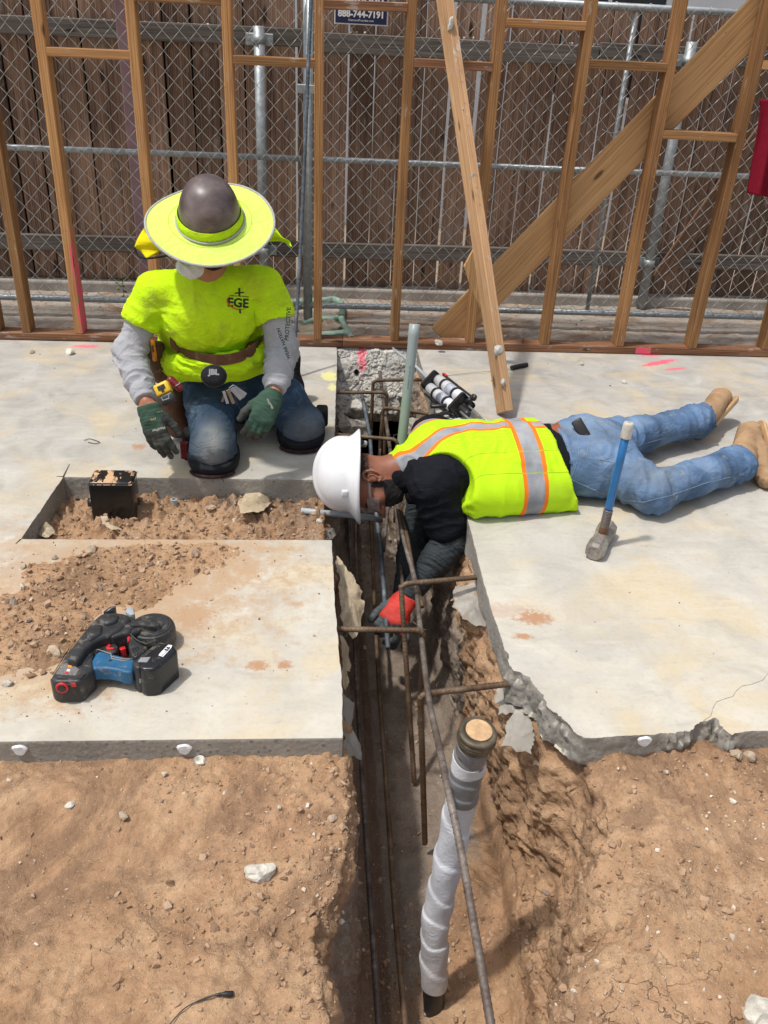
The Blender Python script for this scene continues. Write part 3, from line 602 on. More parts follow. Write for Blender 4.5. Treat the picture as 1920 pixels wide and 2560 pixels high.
# ------------------------------------------------------------------ wooden fence
FY = 5.44
fen = thing('wooden_fence', 'weathered brown board fence on a low kerb behind the wire fence', 'fence', (0, FY, .056))
rr = np.random.default_rng(3); x = -3.2; i = 0
protos = []
for k in range(7):
    w, dp = .139, .017; V, Fc = bbox((-w/2, 0, 0), (w/2, dp, 1.60), .003)
    # split long faces so the picket can bow
    bm = bmesh.new(); vs = [bm.verts.new(v) for v in V]; [bm.faces.new([vs[j] for j in f]) for f in Fc]
    bmesh.ops.subdivide_edges(bm, edges=[e for e in bm.edges if abs(e.verts[0].co.z-e.verts[1].co.z) > 1], cuts=5)
    a, b = rr.uniform(-.004, .004, 2)
    for v in bm.verts: v.co.x += a*math.sin(v.co.z*2.2)+(.0015*math.sin(v.co.z*9+k)); v.co.y += b*math.sin(v.co.z*1.9)
    me = bpy.data.meshes.new('picket'); bm.to_mesh(me); bm.free(); me.materials.append(M['picket']); protos.append(me)
while x < 4.2:
    gap = rr.choice([.004, .007, .010]) if x < -.35 else rr.choice([.004, .007, .011, .014]); o = bpy.data.objects.new('picket', protos[rr.integers(7)]); COL.objects.link(o)
    tilt = rr.normal(0, .003); o.matrix_world = Matrix.Translation((x+.0695, FY+rr.uniform(0, .006), .058+rr.uniform(-.004, .01))) @ Matrix.Rotation(tilt, 4, 'Y')
    adopt(o, fen); x += .139+gap
def rail(z0, z1, X0, X1, y=5.40, zs=0):
    L = X1-X0; V, Fc = bbox((-.019, -(z1-z0)/2, 0), (.019, (z1-z0)/2, L), .004); m = frame((X0, y, (z0+z1)/2), (0, 1, 0), (1, 0, zs)); o = put('rail', raw_mesh('rail', V, Fc, M['rail']), fen, M=m)
cutx = gy(1180, 0, 5.4)[0]
rail(1.365, 1.455, -3.2, -.02, zs=.004); rail(1.355, 1.455, -.015, 1.55, 5.402); rail(1.385, 1.475, 1.555, 4.2, 5.40)
rail(.232, .322, -3.2, .45, zs=.003); rail(.245, .335, .455, 4.2, 5.402)
for k, (X, top) in enumerate([(-.343, 1.47), (2.055, 1.50), (-2.8, 1.5)]):
    V, Fc = tube([(X, 5.345, .0), (X, 5.345, top)], .03, 20); obj('post', V, Fc, M['galv'], fen, True)
    for z in (1.405, .28):
        V, Fc = bbox((X-.075, 5.372, z-.03), (X+.075, 5.379, z+.03), .003); b = obj('bracket', V, Fc, M['galv'], fen)
        V2, F2 = tube([(X, 5.345, z-.022), (X, 5.345, z+.022)], .034, 20); obj('collar', V2, F2, M['galv'], b, True)
        for s in (-.056, .056):
            V2, F2 = lathe([(.0, .006), (.007, .006), (.009, .0), (.009, -.001)], 8, False); put('bolt', raw_mesh('bolt', V2, F2, M['galv']), b, M=frame((X+s, 5.371, z), (1, 0, 0), (0, -1, 0)))
# little spills of mortar chips on the top rail
r = np.random.default_rng(9); n = 70; xs = np.concatenate([r.normal(-.4, .25, 30), r.uniform(-1.9, 2.4, 40)]); stones('rail_chips', np.stack([xs, r.uniform(5.385, 5.415, n), np.where(xs < 1.55, 1.462, 1.478)], -1), r.uniform(.004, .02, n), 'pale chips lying on the upper fence rail', M['stones'], tones=r.uniform(.75, 1, n), seed=9)

V, Fc = bbox((-6, FY+.09, .05), (-.32, FY+.10, 1.58)); tag(obj('dark_backing', V, Fc, plain('dark_backing_sheet', (.012, .012, .011), .9, 0, .1)), 'added dark backing that blackens the gaps between the left boards', 'backing')  # plain dark sheet added behind the left boards to blacken their gaps
# pale building beyond the fence
M['stucco'] = plain('white_stucco', (.66, .67, .68), .8, 0, .2, .08, 5, .4, 60)
hb = thing('stucco_building', 'white stucco building just visible beyond the fence top', 'building', (2, 8.2, 0))
V, Fc = bbox((-9, 8.2, -.1), (12, 14, 4.2)); obj('wall', V, Fc, M['stucco'], hb)
M['dark_glass'] = plain('dark_glass', (.02, .025, .03), .1, 0, .6)
for X in (1.9, 5.2, -3.0):
    V, Fc = bbox((X, 8.16, 1.05), (X+.95, 8.21, 2.2)); w = obj('window', V, Fc, M['dark_glass'], hb)
    fr = [bbox((X-.05, 8.14, 1.0), (X, 8.2, 2.25)), bbox((X+.95, 8.14, 1.0), (X+1.0, 8.2, 2.25)), bbox((X, 8.14, 1.0), (X+.95, 8.2, 1.05)), bbox((X, 8.14, 2.2), (X+.95, 8.2, 2.25)), bbox((X+.46, 8.15, 1.05), (X+.49, 8.2, 2.2))]
    V, Fc = join(fr); obj('frame', V, Fc, M['stucco'], w)
V, Fc = bbox((-9.4, 7.6, 4.2), (12.4, 14.4, 4.35)); obj('roof', V, Fc, plain('roof_grey', (.16, .16, .17), .8), hb)

# ------------------------------------------------------------------ chain-link panels
LY = 4.85
def link_panel(X0, X1, label, braces=(), seed=0):
    th = thing('chain_link_panel', label, 'fence panel', ((X0+X1)/2, LY, 0)); r = .0175
    z0, z1 = .10, 1.635
    def pipe(nm, a, b, rad=r, par=th): V, Fc = tube([a, b], rad, 16); return obj(nm, V, Fc, M['galv'], par, True)
    pipe('post', (X0, LY, .01), (X0, LY, z1+.01), .019); pipe('post', (X1+(.026 if X1 < 1 else 0), LY+(.042 if X1 < 1 else 0), .01), (X1+(.026 if X1 < 1 else 0), LY+(.042 if X1 < 1 else 0), z1+.01), .019)
    pipe('rail', (X0, LY, z1), (X1, LY, z1)); pipe('rail', (X0, LY, .875), (X1, LY, .875), .015); pipe('rail', (X0, LY, z0), (X1, LY, z0))
    for bx in braces: pipe('upright', (bx, LY+.002, z0), (bx, LY+.002, z1), .012)
    w = .0205; h = .0445; n = int((X1-X0)/(2*w))+1; m = int((z1-z0)/h)+1; k4 = 4; rng = np.random.default_rng(seed); PV = []; PF = []; base = 0
    for i in range(n):
        cx = X0+w+2*w*i; t = np.arange(m*2+1)/2.0; tri = (np.abs(((t+.0) % 2)-1)*2-1)*(1 if i % 2 else -1)   # -1..1
        xx = cx+tri*(w+.0012)*(1 if True else 1)+rng.normal(0, .0006, len(t)); zz = z0+t*h; yy = LY-.019+.0022*np.cos(t*PI)+.004*vnoise(np.stack([xx*2, zz*2, xx*0], -1), 1, 3); ok = (zz <= z1+.01) & (xx < X1+.005)
        P = np.stack([xx, yy, zz], -1)[ok]; T = np.gradient(P, axis=0); T /= np.linalg.norm(T, axis=1)[:, None]; u = np.cross(T, [0, 1, 0]); u /= np.linalg.norm(u, axis=1)[:, None]; v = np.cross(T, u)
        rad = .0018; ring = np.stack([P+rad*(math.cos(a)*u+math.sin(a)*v) for a in np.arange(k4)*2*PI/k4+.78], 1); L = len(P); PV.append(ring.reshape(-1, 3)); idx = np.arange(L*k4).reshape(L, k4)+base; base += L*k4
        PF.append(np.stack([idx[:-1], np.roll(idx[:-1], -1, 1), np.roll(idx[1:], -1, 1), idx[1:]], -1).reshape(-1, 4))
    tag(obj('wire_mesh', np.concatenate(PV), np.concatenate(PF), M['wire'], th, True), kind='stuff')
    # tie wires wound round the top and bottom rails
    Ts = []
    for z, rr_ in ((z1, r), (z0, r)):
        for i in range(int((X1-X0)/.16)):
            cx = X0+.08+i*.16+rng.uniform(-.02, .02); t = np.linspace(-.4, 2*PI*.8, 12); pts = np.stack([cx+t*.006, LY-np.sin(t)*(rr_+.003), z+np.cos(t)*(rr_+.003)], -1); Ts.append(tube(pts, .0017, 4))
    V, Fc = join(Ts); tag(obj('tie_wires', V, Fc, M['wire'], th, True), kind='stuff'); return th
XJ = gy(663, 655, LY)[0]
link_panel(-3.4, XJ-.028, 'galvanised chain-link panel behind the kneeling worker, left of the joint post', seed=1)
pr = link_panel(XJ+.012, 4.4, 'galvanised chain-link panel with a slim middle upright behind the diagonal board', braces=(1.55,), seed=2)
cl_ = gy(663, 192, LY); V, Fc = join([bbox((XJ-.05, LY-.026, cl_[2]-.02), (XJ+.06, LY-.019, cl_[2]+.02), .002), bbox((XJ-.05, LY+.019, cl_[2]-.02), (XJ+.06, LY+.026, cl_[2]+.02), .002), xf(lathe([(0, .012), (.008, .012), (.008, 0), (0, 0)], 6, False), frame((XJ-.008, LY-.026, cl_[2]), (1, 0, 0), (0, -1, 0)))])
tag(obj('panel_clamp', V, Fc, M['galv']), 'steel clamp joining the two chain-link panels beside the rebar', 'clamp')
# loose wire hooks on the middle upright
for k, (a, b) in enumerate([(1335, 285), (1310, 430), (1290, 590)]):
    p = gy(a, b, LY-.02); pts = spline([p+np.array([-.09, -.01, .01]), p+np.array([-.05, -.02, -.004]), p+np.array([0, -.018, .002]), p+np.array([.02, 0, .012]), p+np.array([.01, .03, .006])] if k != 2 else [p+np.array([.0, 0, .09]), p+np.array([.02, -.02, .04]), p+np.array([.005, -.03, 0]), p+np.array([-.02, -.015, -.02])], 6)
    V, Fc = tube(pts, .0018, 5); tag(obj('tie_wire', V, Fc, M['galv'], smooth=True), ['upper bent tie wire on the slim upright', 'middle twisted tie wire on the slim upright', 'lowest hanging tie wire on the slim upright'][k], 'wire')

# sign on the wire
M['navy'] = plain('navy_print', (.012, .018, .085), .4, 0, .5, .1); M['white'] = plain('white_print', (.78, .79, .80), .5, 0, .4, .05)
sg = thing('blue_sign', 'navy blue sign with white lettering tied to the chain-link behind a block', 'sign', (.15, LY-.03, 1.55))
c0 = gy(722, 52, LY-.03); c1 = gy(837, 57, LY-.03); wS = c1[0]-c0[0]; hS = .17; zb = gy(780, 54, LY-.03)[2]; xc = (c0[0]+c1[0])/2
V, Fc = bbox((xc-wS/2, LY-.031, zb), (xc+wS/2, LY-.028, zb+hS), 0); pn = obj('panel', V, Fc, M['white'], sg)
V, Fc = bbox((xc-wS/2+.005, LY-.0325, zb+.005), (xc+wS/2-.005, LY-.0312, zb+hS-.005), 0); obj('panel_face', V, Fc, M['navy'], sg)
for s, sz, zz, bd in [('diamond', .062, .112, .002), ('environmental services', .0245, .073, .0), ('888-744-7191', .040, .045, .0016), ('DiamondProvides.com', .0135, .019, 0)]:
    V, Fc = text_vf(s, sz, .0004, 'CENTER', bd); mm = frame((xc, LY-.0345, zb+zz), (1, 0, 0), (0, -1, 0)); o = put('lettering', raw_mesh('lettering', V, Fc, M['white']), sg, M=mm)

# ------------------------------------------------------------------ stud wall
PY0, PY1 = 4.415, 4.505
sw = thing('stud_wall', 'bare timber stud wall with fire blocks standing on the slab edge', 'wall frame', (.4, 4.46, 0))
def lumber(name, p0, p1, wx, wy, xdir, mat, parent=None, bev=.003, twist=0):
    p0 = np.array(p0, float); p1 = np.array(p1, float); L = np.linalg.norm(p1-p0); V, Fc = bbox((-wx/2, -wy/2, 0), (wx/2, wy/2, L), bev)
    return put(name, raw_mesh(name, V, Fc, mat), parent, M=frame(p0, xdir, p1-p0))
lumber('bottom_plate', (-3.4, (PY0+PY1)/2, .022), (.12, (PY0+PY1)/2, .022), .038, .09, (0, 0, 1), M['plate'], sw); lumber('bottom_plate', (.122, (PY0+PY1)/2, .022), (4.4, (PY0+PY1)/2, .022), .038, .09, (0, 0, 1), M['plate'], sw)
studs = [-3.1, -2.7, -2.29, -1.665, -1.51, -1.245, -.84, -.425, -.013, .397, .804, 1.214, 1.624, 2.034, 2.45, 2.86, 3.27, 3.68]
for X in studs: lumber('stud', (X, (PY0+PY1)/2+.001, .0415), (X+random.uniform(-.004, .004), (PY0+PY1)/2+.001, 2.45), .043, .089, (1, 0, 0), M['stud'], sw)
lumber('top_plate', (-3.4, (PY0+PY1)/2, 2.47), (4.4, (PY0+PY1)/2, 2.47), .038, .09, (0, 0, 1), M['stud'], sw)
blocks = [(-1.245, -.84, 1.333), (-.425, -.013, 1.337), (-.013, .397, 1.572), (.397, .804, 1.36), (.804, 1.214, 1.537), (1.214, 1.624, 1.39), (1.624, 2.034, 1.104), (2.034, 2.45, 1.42), (-.84, -.425, 1.565), (-1.51, -1.245, 1.565), (-2.29, -1.665, 1.4), (2.45, 2.86, 1.2)]
for a, b, z in blocks:
    lumber('block', (a+.0195, PY0+.0455, z), (b-.0195, PY0+.0455, z+random.uniform(-.004, .004)), .038, .088, (0, 0, 1), M['plate'] if (a, z) in ((.397, 1.36), (-.013, 1.572)) else M['stud'], sw)
p0 = (gy(920, 735, 4.53)+gy(1010, 735, 4.53))/2; p1 = (gy(1625, 0, 4.53)+gy(1659, 70, 4.53))/2; dd = (p1-p0)/np.linalg.norm(p1-p0)
wB = np.linalg.norm(np.cross(gy(1480, 95, 4.53)-p0, dd))+np.linalg.norm(np.cross(gy(1450, 245, 4.53)-p0, dd)); wB = .185
lumber('diagonal_board', p0-dd*.03+np.array([0, 0, .03]), p1+dd*.9, .019, wB, (0, 1, 0), M['board'], sw)
# cleat: pointed short board nailed to the back of the prop
cp = [gy(a, b, 4.0)*0+gy(a, b, 4.17) for a, b in [(1003, 577), (1035, 518), (1062, 560), (1052, 700), (1033, 655), (1017, 622)]]
Vc = [tuple(q) for q in cp]+[tuple(q+np.array([0, .03, 0])) for q in cp]; nC = len(cp)
# prop
pb = gz(1093, 905) ; pb[2] = .0; ptop = (gy(937, 0, 4.36)+gy(985, 0, 4.36))/2; dp = (ptop-pb)/np.linalg.norm(ptop-pb)
PROP = thing('prop_timber', 'long two-by-four leaning from the slab up to the stud wall with plaster blobs', 'timber', tuple(pb))
lumber('timber', pb+dp*.03, ptop+dp*.7, .038*1.05, .089, (1, .35, 0), M['prop'], PROP)
o = obj('cleat', Vc, [tuple(range(nC)), tuple(range(nC, 2*nC))[::-1]]+[(i, nC+i, nC+(i+1) % nC, (i+1) % nC) for i in range(nC)], M['board'], PROP)
M['plaster'] = broken_mat('plaster_blob', (.56, .54, .5))
def on_prop(a, b):
    best = None
    for t in np.linspace(0, 2.4, 800):
        q = pb+dp*t; z = (q-CAM) @ F_; pr_ = (CXP+FPX*((q-CAM) @ R_)/z)/KD, (CYP-FPX*((q-CAM) @ U_)/z)/KD; e = abs(pr_[1]-b)
        if best is None or e < best[0]: best = (e, q)
    return best[1]
for a, b, sz in [(965, 55, .055), (1082, 755, .045), (1092, 822, .04), (1010, 380, .018), (985, 240, .012)]:
    q = on_prop(a, b)+np.array([0, -.048, .01]); V, Fc = rough_rock(q, (sz, sz*.6, sz*1.1), int(a), 3, 1, .5); obj('plaster_blob', V, Fc, M['plaster'], PROP)
for k in range(46):
    t = .15+k*.045+random.uniform(-.01, .01); q = pb+dp*t+np.array([random.uniform(-.006, .02), -.0475, .0]); V, Fc = tube([q+np.array([-.005, -.002, .002]), q+np.array([.006, -.004, -.002])], .0007, 4); obj('staple', V, Fc, M['galv'], PROP)
# anchor bolt stubs with a rusty rod on the plate
V, Fc = join([tube([gy(1130, 752, 4.45), gy(1130, 732, 4.45)], .006, 8), xf(lathe([(0, 0), (.012, 0), (.012, .008), (0, .008)], 6, False), Matrix.Translation(gy(1130, 747, 4.45)))]); tag(obj('anchor_bolt', V, Fc, M['rebar_rust']), 'rusty anchor bolt standing on the wall plate right of the prop', 'bolt')
# leaning things between the fences
M['mauve'] = plain('mauve_plastic', (.30, .19, .215), .55, 0, .4, .25, 6, .3)
a0 = gy(262, -30, 5.02); a1 = gy(300, 330, 5.2); lm = lumber('leaning_sheet', gy(322, 640, 5.3), a0+(a0-gy(322, 640, 5.3))*.2, .085, .012, (1, 0, 0), M['mauve']); tag(lm, 'faded mauve plastic strip leaning behind the chain-link at top left', 'plastic strip')
lk = lumber('leaning_plank', gy(1425, 600, 5.33), gy(1700, 215, 5.0), .02, .105, (0, 1, 0), M['picket']); tag(lk, 'old reddish plank leaning behind the wire on the right', 'plank')
# red cloth on the right stud
def red_cloth():
    u = np.linspace(0, 1, 30); v = np.linspace(0, 1, 40); Um, Vm = np.meshgrid(u, v); tl = gy(1652, 215, 4.36); bl = gy(1617, 418, 4.36)
    X = tl[0]-.02+(bl[0]-tl[0]+.02)*np.sqrt(Vm)+Um*.22; Z = tl[2]+(bl[2]-tl[2])*Vm-Um*.03*Vm; Y = 4.37+.02*np.sin(Um*16+Vm*2)*(.3+Vm)-.02*Vm
    P = np.stack([X, Y, Z], -1); P2 = P.copy(); P2[..., 1] += .012; V, Fc = gridmesh(P); V2, F2 = gridmesh(P2); n = len(V)
    b = np.concatenate([np.arange(30), np.arange(1, 40)*30+29, np.arange(28, -1, -1)+39*30, np.arange(38, 0, -1)*30]); side = [(b[i], b[(i+1) % len(b)], b[(i+1) % len(b)]+n, b[i]+n) for i in range(len(b))]
    o = obj('red_jacket', np.concatenate([V, V2]), [tuple(f) for f in Fc[:, ::-1]]+[tuple(f+n) for f in F2]+side, plain('red_cloth', (.19, .006, .02), .85, 0, .15, .15, 40, .3), smooth=True)
    return tag(o, 'dark red jacket hanging from the stud at the right edge', 'jacket')
red_cloth()
# ------------------------------------------------------------------ signed-distance bodies -> one continuous surface
def surfnet(F, org, h):
    S = F < 0
    def cr(i, j, k): return S[i:S.shape[0]-1+i, j:S.shape[1]-1+j, k:S.shape[2]-1+k]
    c = [(i, j, k) for i in (0, 1) for j in (0, 1) for k in (0, 1)]; cnt = sum(cr(*q).astype(np.int8) for q in c); act = (cnt > 0) & (cnt < 8)
    I = np.argwhere(act); idx = np.full(act.shape, -1, np.int64); idx[tuple(I.T)] = np.arange(len(I)); acc = np.zeros((len(I), 3)); n = np.zeros(len(I))
    for a in c:
        for ax in range(3):
            if a[ax] == 1: continue
            b = list(a); b[ax] = 1; fa = F[I[:, 0]+a[0], I[:, 1]+a[1], I[:, 2]+a[2]]; fb = F[I[:, 0]+b[0], I[:, 1]+b[1], I[:, 2]+b[2]]; m = (fa < 0) != (fb < 0)
            t = np.where(m, fa/np.where(m, fa-fb, 1), 0); p = np.tile(np.array(a, float), (len(I), 1)); p[:, ax] = t; acc += p*m[:, None]; n += m
    V = (I+acc/n[:, None])*h+org; Q = []
    for ax in range(3):
        u, v = [(1, 2), (2, 0), (0, 1)][ax]; sl0 = [slice(None)]*3; sl1 = [slice(None)]*3; sl0[ax] = slice(0, -1); sl1[ax] = slice(1, None); A, B = S[tuple(sl0)], S[tuple(sl1)]
        E_ = np.argwhere(A != B); E_ = E_[(E_[:, u] > 0) & (E_[:, v] > 0) & (E_[:, u] < F.shape[u]-1) & (E_[:, v] < F.shape[v]-1)]
        def g(du, dv): q = E_.copy(); q[:, u] += du; q[:, v] += dv; return idx[q[:, 0], q[:, 1], q[:, 2]]
        q = np.stack([g(-1, -1), g(0, -1), g(0, 0), g(-1, 0)], -1); fl = ~A[tuple(E_.T)]; q[fl] = q[fl][:, ::-1]; Q.append(q)
    return V, np.concatenate(Q)
def A3(x): return np.asarray(x, float)
def nrm(x): x = A3(x); return x/np.linalg.norm(x)
def cap(a, b, ra, rb=None, side=None, w=1.0):
    a, b = A3(a), A3(b); rb = ra if rb is None else rb; ab = b-a; L2 = ab @ ab
    if side is not None: side = nrm(side)
    def f(P):
        q = P-a; t = np.clip((q @ ab)/L2, 0, 1); q = q-t[..., None]*ab
        if side is not None: s = q @ side; q = q-(s*(1-1/w))[..., None]*side
        return np.linalg.norm(q, axis=-1)-(ra+(rb-ra)*t)
    f.lo = np.minimum(a-ra*max(w, 1), b-rb*max(w, 1)); f.hi = np.maximum(a+ra*max(w, 1), b+rb*max(w, 1)); return f
def ell(c, r, M3=None):
    c, r = A3(c), A3(r)
    def f(P):
        q = P-c
        if M3 is not None: q = q @ M3
        k = np.linalg.norm(q/r, axis=-1); return (k-1)*r.min()*.5+(k-1)*r.mean()*.5
    f.lo = c-r.max(); f.hi = c+r.max(); return f
def smin(a, b, k): h = np.clip(.5+.5*(b-a)/k, 0, 1); return b*(1-h)+a*h-k*h*(1-h)
def sdf_mesh(prims, h=.006, k=.03, pad=.02, inter=None, cut=None, lohi=None, sub=None):
    """prims: list of f or (f, k)"""
    fs = [(p if isinstance(p, tuple) else (p, k)) for p in prims]
    lo = np.min([f.lo for f, _ in fs], 0)-pad; hi = np.max([f.hi for f, _ in fs], 0)+pad
    if lohi is not None: lo = np.maximum(lo, lohi[0]); hi = np.minimum(hi, lohi[1])
    n = np.ceil((hi-lo)/h).astype(int)+1; ax = [lo[i]+h*np.arange(n[i]) for i in range(3)]; P = np.stack(np.meshgrid(*ax, indexing='ij'), -1)
    F = None
    for f, kk in fs:
        # evaluate each primitive only near itself
        a = np.clip(((f.lo-kk*1.5-h*3-lo)/h).astype(int), 0, n); b = np.clip(((f.hi+kk*1.5+h*3-lo)/h).astype(int)+1, 0, n); sl = tuple(slice(a[i], b[i]) for i in range(3))
        if F is None: F = np.full(P.shape[:3], 1.0)
        d = f(P[sl]); F[sl] = np.where(F[sl] > .9, d, smin(F[sl], d, kk)) if kk > 0 else np.minimum(F[sl], d)
    if sub is not None:
        for f, kk in sub: F = -smin(-F, f(P), kk)
    if cut is not None:
        for (pt, nn) in cut: F = np.maximum(F, (P-A3(pt)) @ nrm(nn))
    F[0] = F[-1] = 1; F[:, 0] = F[:, -1] = 1; F[:, :, 0] = F[:, :, -1] = 1
    return surfnet(F, lo, h)
def vnorm(V, Fc):
    q = V[Fc]; n = np.cross(q[:, 2]-q[:, 0], q[:, 3]-q[:, 1]); N = np.zeros_like(V)
    for i in range(4): np.add.at(N, Fc[:, i], n)
    return N/(np.linalg.norm(N, axis=1)[:, None]+1e-12)
def relax(V, Fc, it=1, lam=.5):
    for _ in range(it):
        s = np.zeros_like(V); c = np.zeros(len(V))
        for i in range(4): j = (i+1) % 4; np.add.at(s, Fc[:, i], V[Fc[:, j]]); np.add.at(s, Fc[:, j], V[Fc[:, i]]); np.add.at(c, Fc[:, i], 1); np.add.at(c, Fc[:, j], 1)
        V = V*(1-lam)+lam*s/np.maximum(c, 1)[:, None]
    return V
def folds(V, Fc, lst):
    """lst of (axis, f_along, f_across, amp, seed, centre, radius); ridged wrinkles running across the axis"""
    N = vnorm(V, Fc); D = np.zeros(len(V))
    for ax, fa, fc, amp, seed, c, R in lst:
        d = nrm(ax); Q = V*fc+np.outer(V @ d, d)*(fa-fc); Q = Q+fbm(V, 9, 2, seed+50)[:, None]*.7; r = 1-np.abs(vnoise(Q, 1, seed))*2.2; r = np.clip(r, -1, 1); r = np.sign(r)*np.abs(r)**1.4
        m = 1.0 if c is None else np.exp(-(np.linalg.norm(V-A3(c), axis=1)/R)**2); D += r*amp*m
    return V+N*D[:, None]
def solid(name, VF, mat, parent, attrs=None): return obj(name, VF[0], VF[1], mat, parent, True, attrs)

# cloth materials
def cloth(name, col, var=.25, weave=500, wb=.12, rough=.9, stains=None, sheen=0.0, lightpatch=None):
    t = NT(name); n = t.noise(7, 5, .6); n2 = t.noise(160, 3, .6); c = t.ramp(n, [(.3, tuple(q*(1-var) for q in col)), (.7, tuple(min(1, q*(1+var)) for q in col))])
    if lightpatch is not None: c = t.mix(t.attr('wear'), c, lightpatch)
    if stains: 
        for (sc, lo, hi, am, cc, loc) in stains: c = t.mix(t.ms(t.noise(sc, 5, .65, t.map(loc=loc), dist=.5), lo, hi, 0, am), c, cc)
    c = t.mix(t.math('MULTIPLY', t.math('SUBTRACT', n2, .45), .5, clamp=True), c, tuple(q*.45 for q in col))
    rg = t.math('ABSOLUTE', t.math('SUBTRACT', t.noise(11, 4, .55, t.map(scale=(1, 1, 1.9)), dist=.8), .5)); t.bump(t.math('SUBTRACT', t.math('ADD', t.math('MULTIPLY', t.noise(weave, 2, .5), .12), t.math('MULTIPLY', t.noise(26, 5, .6), .35)), t.math('MULTIPLY', rg, 2.2)), .55, .012); t.b.inputs['Sheen Weight'].default_value = sheen; return t.fin(c, rough, 0, .15)
M['hivis'] = cloth('hivis_shirt', (.52, .80, .012), .08, stains=[(5, .48, .68, .6, (.42, .52, .03), (2, 1, 0)), (9, .55, .70, .5, (.30, .34, .06), (5, 1, 0))])
M['hivis_brim'] = cloth('hivis_brim', (.64, .84, .16), .06, stains=[(6, .55, .75, .4, (.55, .72, .16), (2, 1, 0)), (16, .62, .74, .4, (.62, .62, .2), (4, 0, 0))])
M['greysleeve'] = cloth('grey_sleeve', (.37, .375, .40), .12)
M['denim'] = cloth('dark_denim', (.033, .062, .11), .45, stains=[(9, .52, .7, .5, (.17, .23, .29), (0, 0, 0)), (4, .5, .7, .35, (.09, .11, .13), (3, 0, 0))], lightpatch=(.36, .37, .34))
M['denim_l'] = cloth('light_denim', (.10, .17, .29), .45, stains=[(7, .5, .68, .45, (.24, .32, .42), (0, 0, 0)), (5, .54, .7, .5, (.21, .235, .24), (3, 0, 0)), (14, .6, .7, .4, (.33, .33, .29), (3, 4, 0))], lightpatch=(.38, .40, .38))
M['navy_shirt'] = cloth('black_shirt', (.008, .009, .013), .35, stains=[(9, .6, .78, .35, (.06, .06, .07), (0, 0, 0))])
M['armsleeve'] = cloth('charcoal_sleeve', (.035, .042, .047), .35, stains=[(7, .56, .76, .5, (.13, .12, .11), (0, 1, 0))], rough=.7)
M['glove_g'] = cloth('green_glove', (.045, .085, .062), .2, stains=[(10, .55, .75, .5, (.12, .13, .105), (0, 0, 0))])
M['leather'] = plain('brown_leather', (.13, .06, .03), .6, 0, .35, .4, 14, .4, 80, dust=.25)
M['tanboot'] = plain('tan_boot', (.36, .23, .13), .8, 0, .2, .25, 12, .4, 60, dust=.3)
M['sole'] = plain('boot_sole', (.50, .33, .18), .7, 0, .2, .2, 12, .3)
M['blackpad'] = cloth('black_pad', (.016, .017, .020), .4, stains=[(12, .6, .75, .5, (.10, .09, .08), (0, 0, 0))], rough=.75)
M['redstrap'] = cloth('red_strap', (.16, .025, .028), .3)
def skin_mat(name, col, beard=(.012, .010, .009)):
    t = NT(name); n = t.noise(18, 5, .6); c = t.ramp(n, [(.3, tuple(q*.75 for q in col)), (.7, tuple(min(1, q*1.2) for q in col))]); rd = t.ms(t.noise(9, 3), .5, .7, 0, .4); c = t.mix(rd, c, (col[0]*1.15, col[1]*.72, col[2]*.65))
    b = t.math('ADD', t.attr('hair'), t.math('MULTIPLY', t.math('SUBTRACT', t.noise(130, 4, .7), .5), .7)); bm_ = t.ms(b, .4, .62); c = t.mix(bm_, c, beard)
    t.bump(t.noise(240, 3, .6), .25, .0015); t.b.inputs['Subsurface Weight'].default_value = .06; t.b.inputs['Subsurface Radius'].default_value = (.01, .004, .002)
    return t.fin(c, t.math('MULTIPLY_ADD', bm_, .35, .48), 0, .4)
M['skin'] = skin_mat('tanned_skin', (.36, .165, .095))

def hand_prims(wr, d, pn, side, curl=(.3, .35, .4, .45), spread=.09, s=1.0, thumb=(.6, .5), tcurl=.4, fat=1.0, fscale=1.0):
    """wr wrist; d towards the fingers; pn out of the back of the hand; side +1 when the thumb is on cross(d, pn)"""
    d = nrm(d); pn = nrm(A3(pn)-d*(A3(pn) @ d)); lat = np.cross(d, pn)*side; wr = A3(wr); pr = []
    L = np.array([.074, .080, .076, .060])*s*fscale; base = [.026, .009, -.009, -.026]; joints = []
    for i in range(4):
        k = wr+d*(.092-.004*abs(i-1.2)**1.6)*s+lat*base[i]*s; pr.append((cap(wr+d*.012*s+lat*base[i]*.6*s, k, .0175*s*fat, .0125*s*fat), .014))
        fd = nrm(d+lat*spread*(1.4-i)); p = k; ang = 0; J = [k]
        for j, fr in enumerate((.44, .31, .25)):
            ang += curl[i]*(.75, 1.1, .8)[j]; q = p+(fd*math.cos(ang)-pn*math.sin(ang))*L[i]*fr; r0 = (.0108-.0011*j)*s*fat; pr.append((cap(p, q, r0, r0-.0010*s), .004 if j else .007)); p = q; J.append(q)
        joints.append(J)
    tb = wr+d*.024*s+lat*.021*s-pn*.006*s; td = nrm(d*math.cos(thumb[0])+lat*math.sin(thumb[0])-pn*thumb[1]); t1 = tb+td*.040*s; td2 = nrm(td*math.cos(tcurl)+(d*.8-lat*.3)*math.sin(tcurl)); t2 = t1+td2*.034*s; td3 = nrm(td2-lat*.25-pn*.2*tcurl); t3 = t2+td3*.026*s
    pr += [(cap(tb, t1, .0165*s*fat, .0135*s*fat), .016), (cap(t1, t2, .0128*s*fat, .0112*s*fat), .006), (cap(t2, t3, .0112*s*fat, .0095*s*fat), .004)]; joints.append([tb, t1, t2, t3])
    return pr, joints

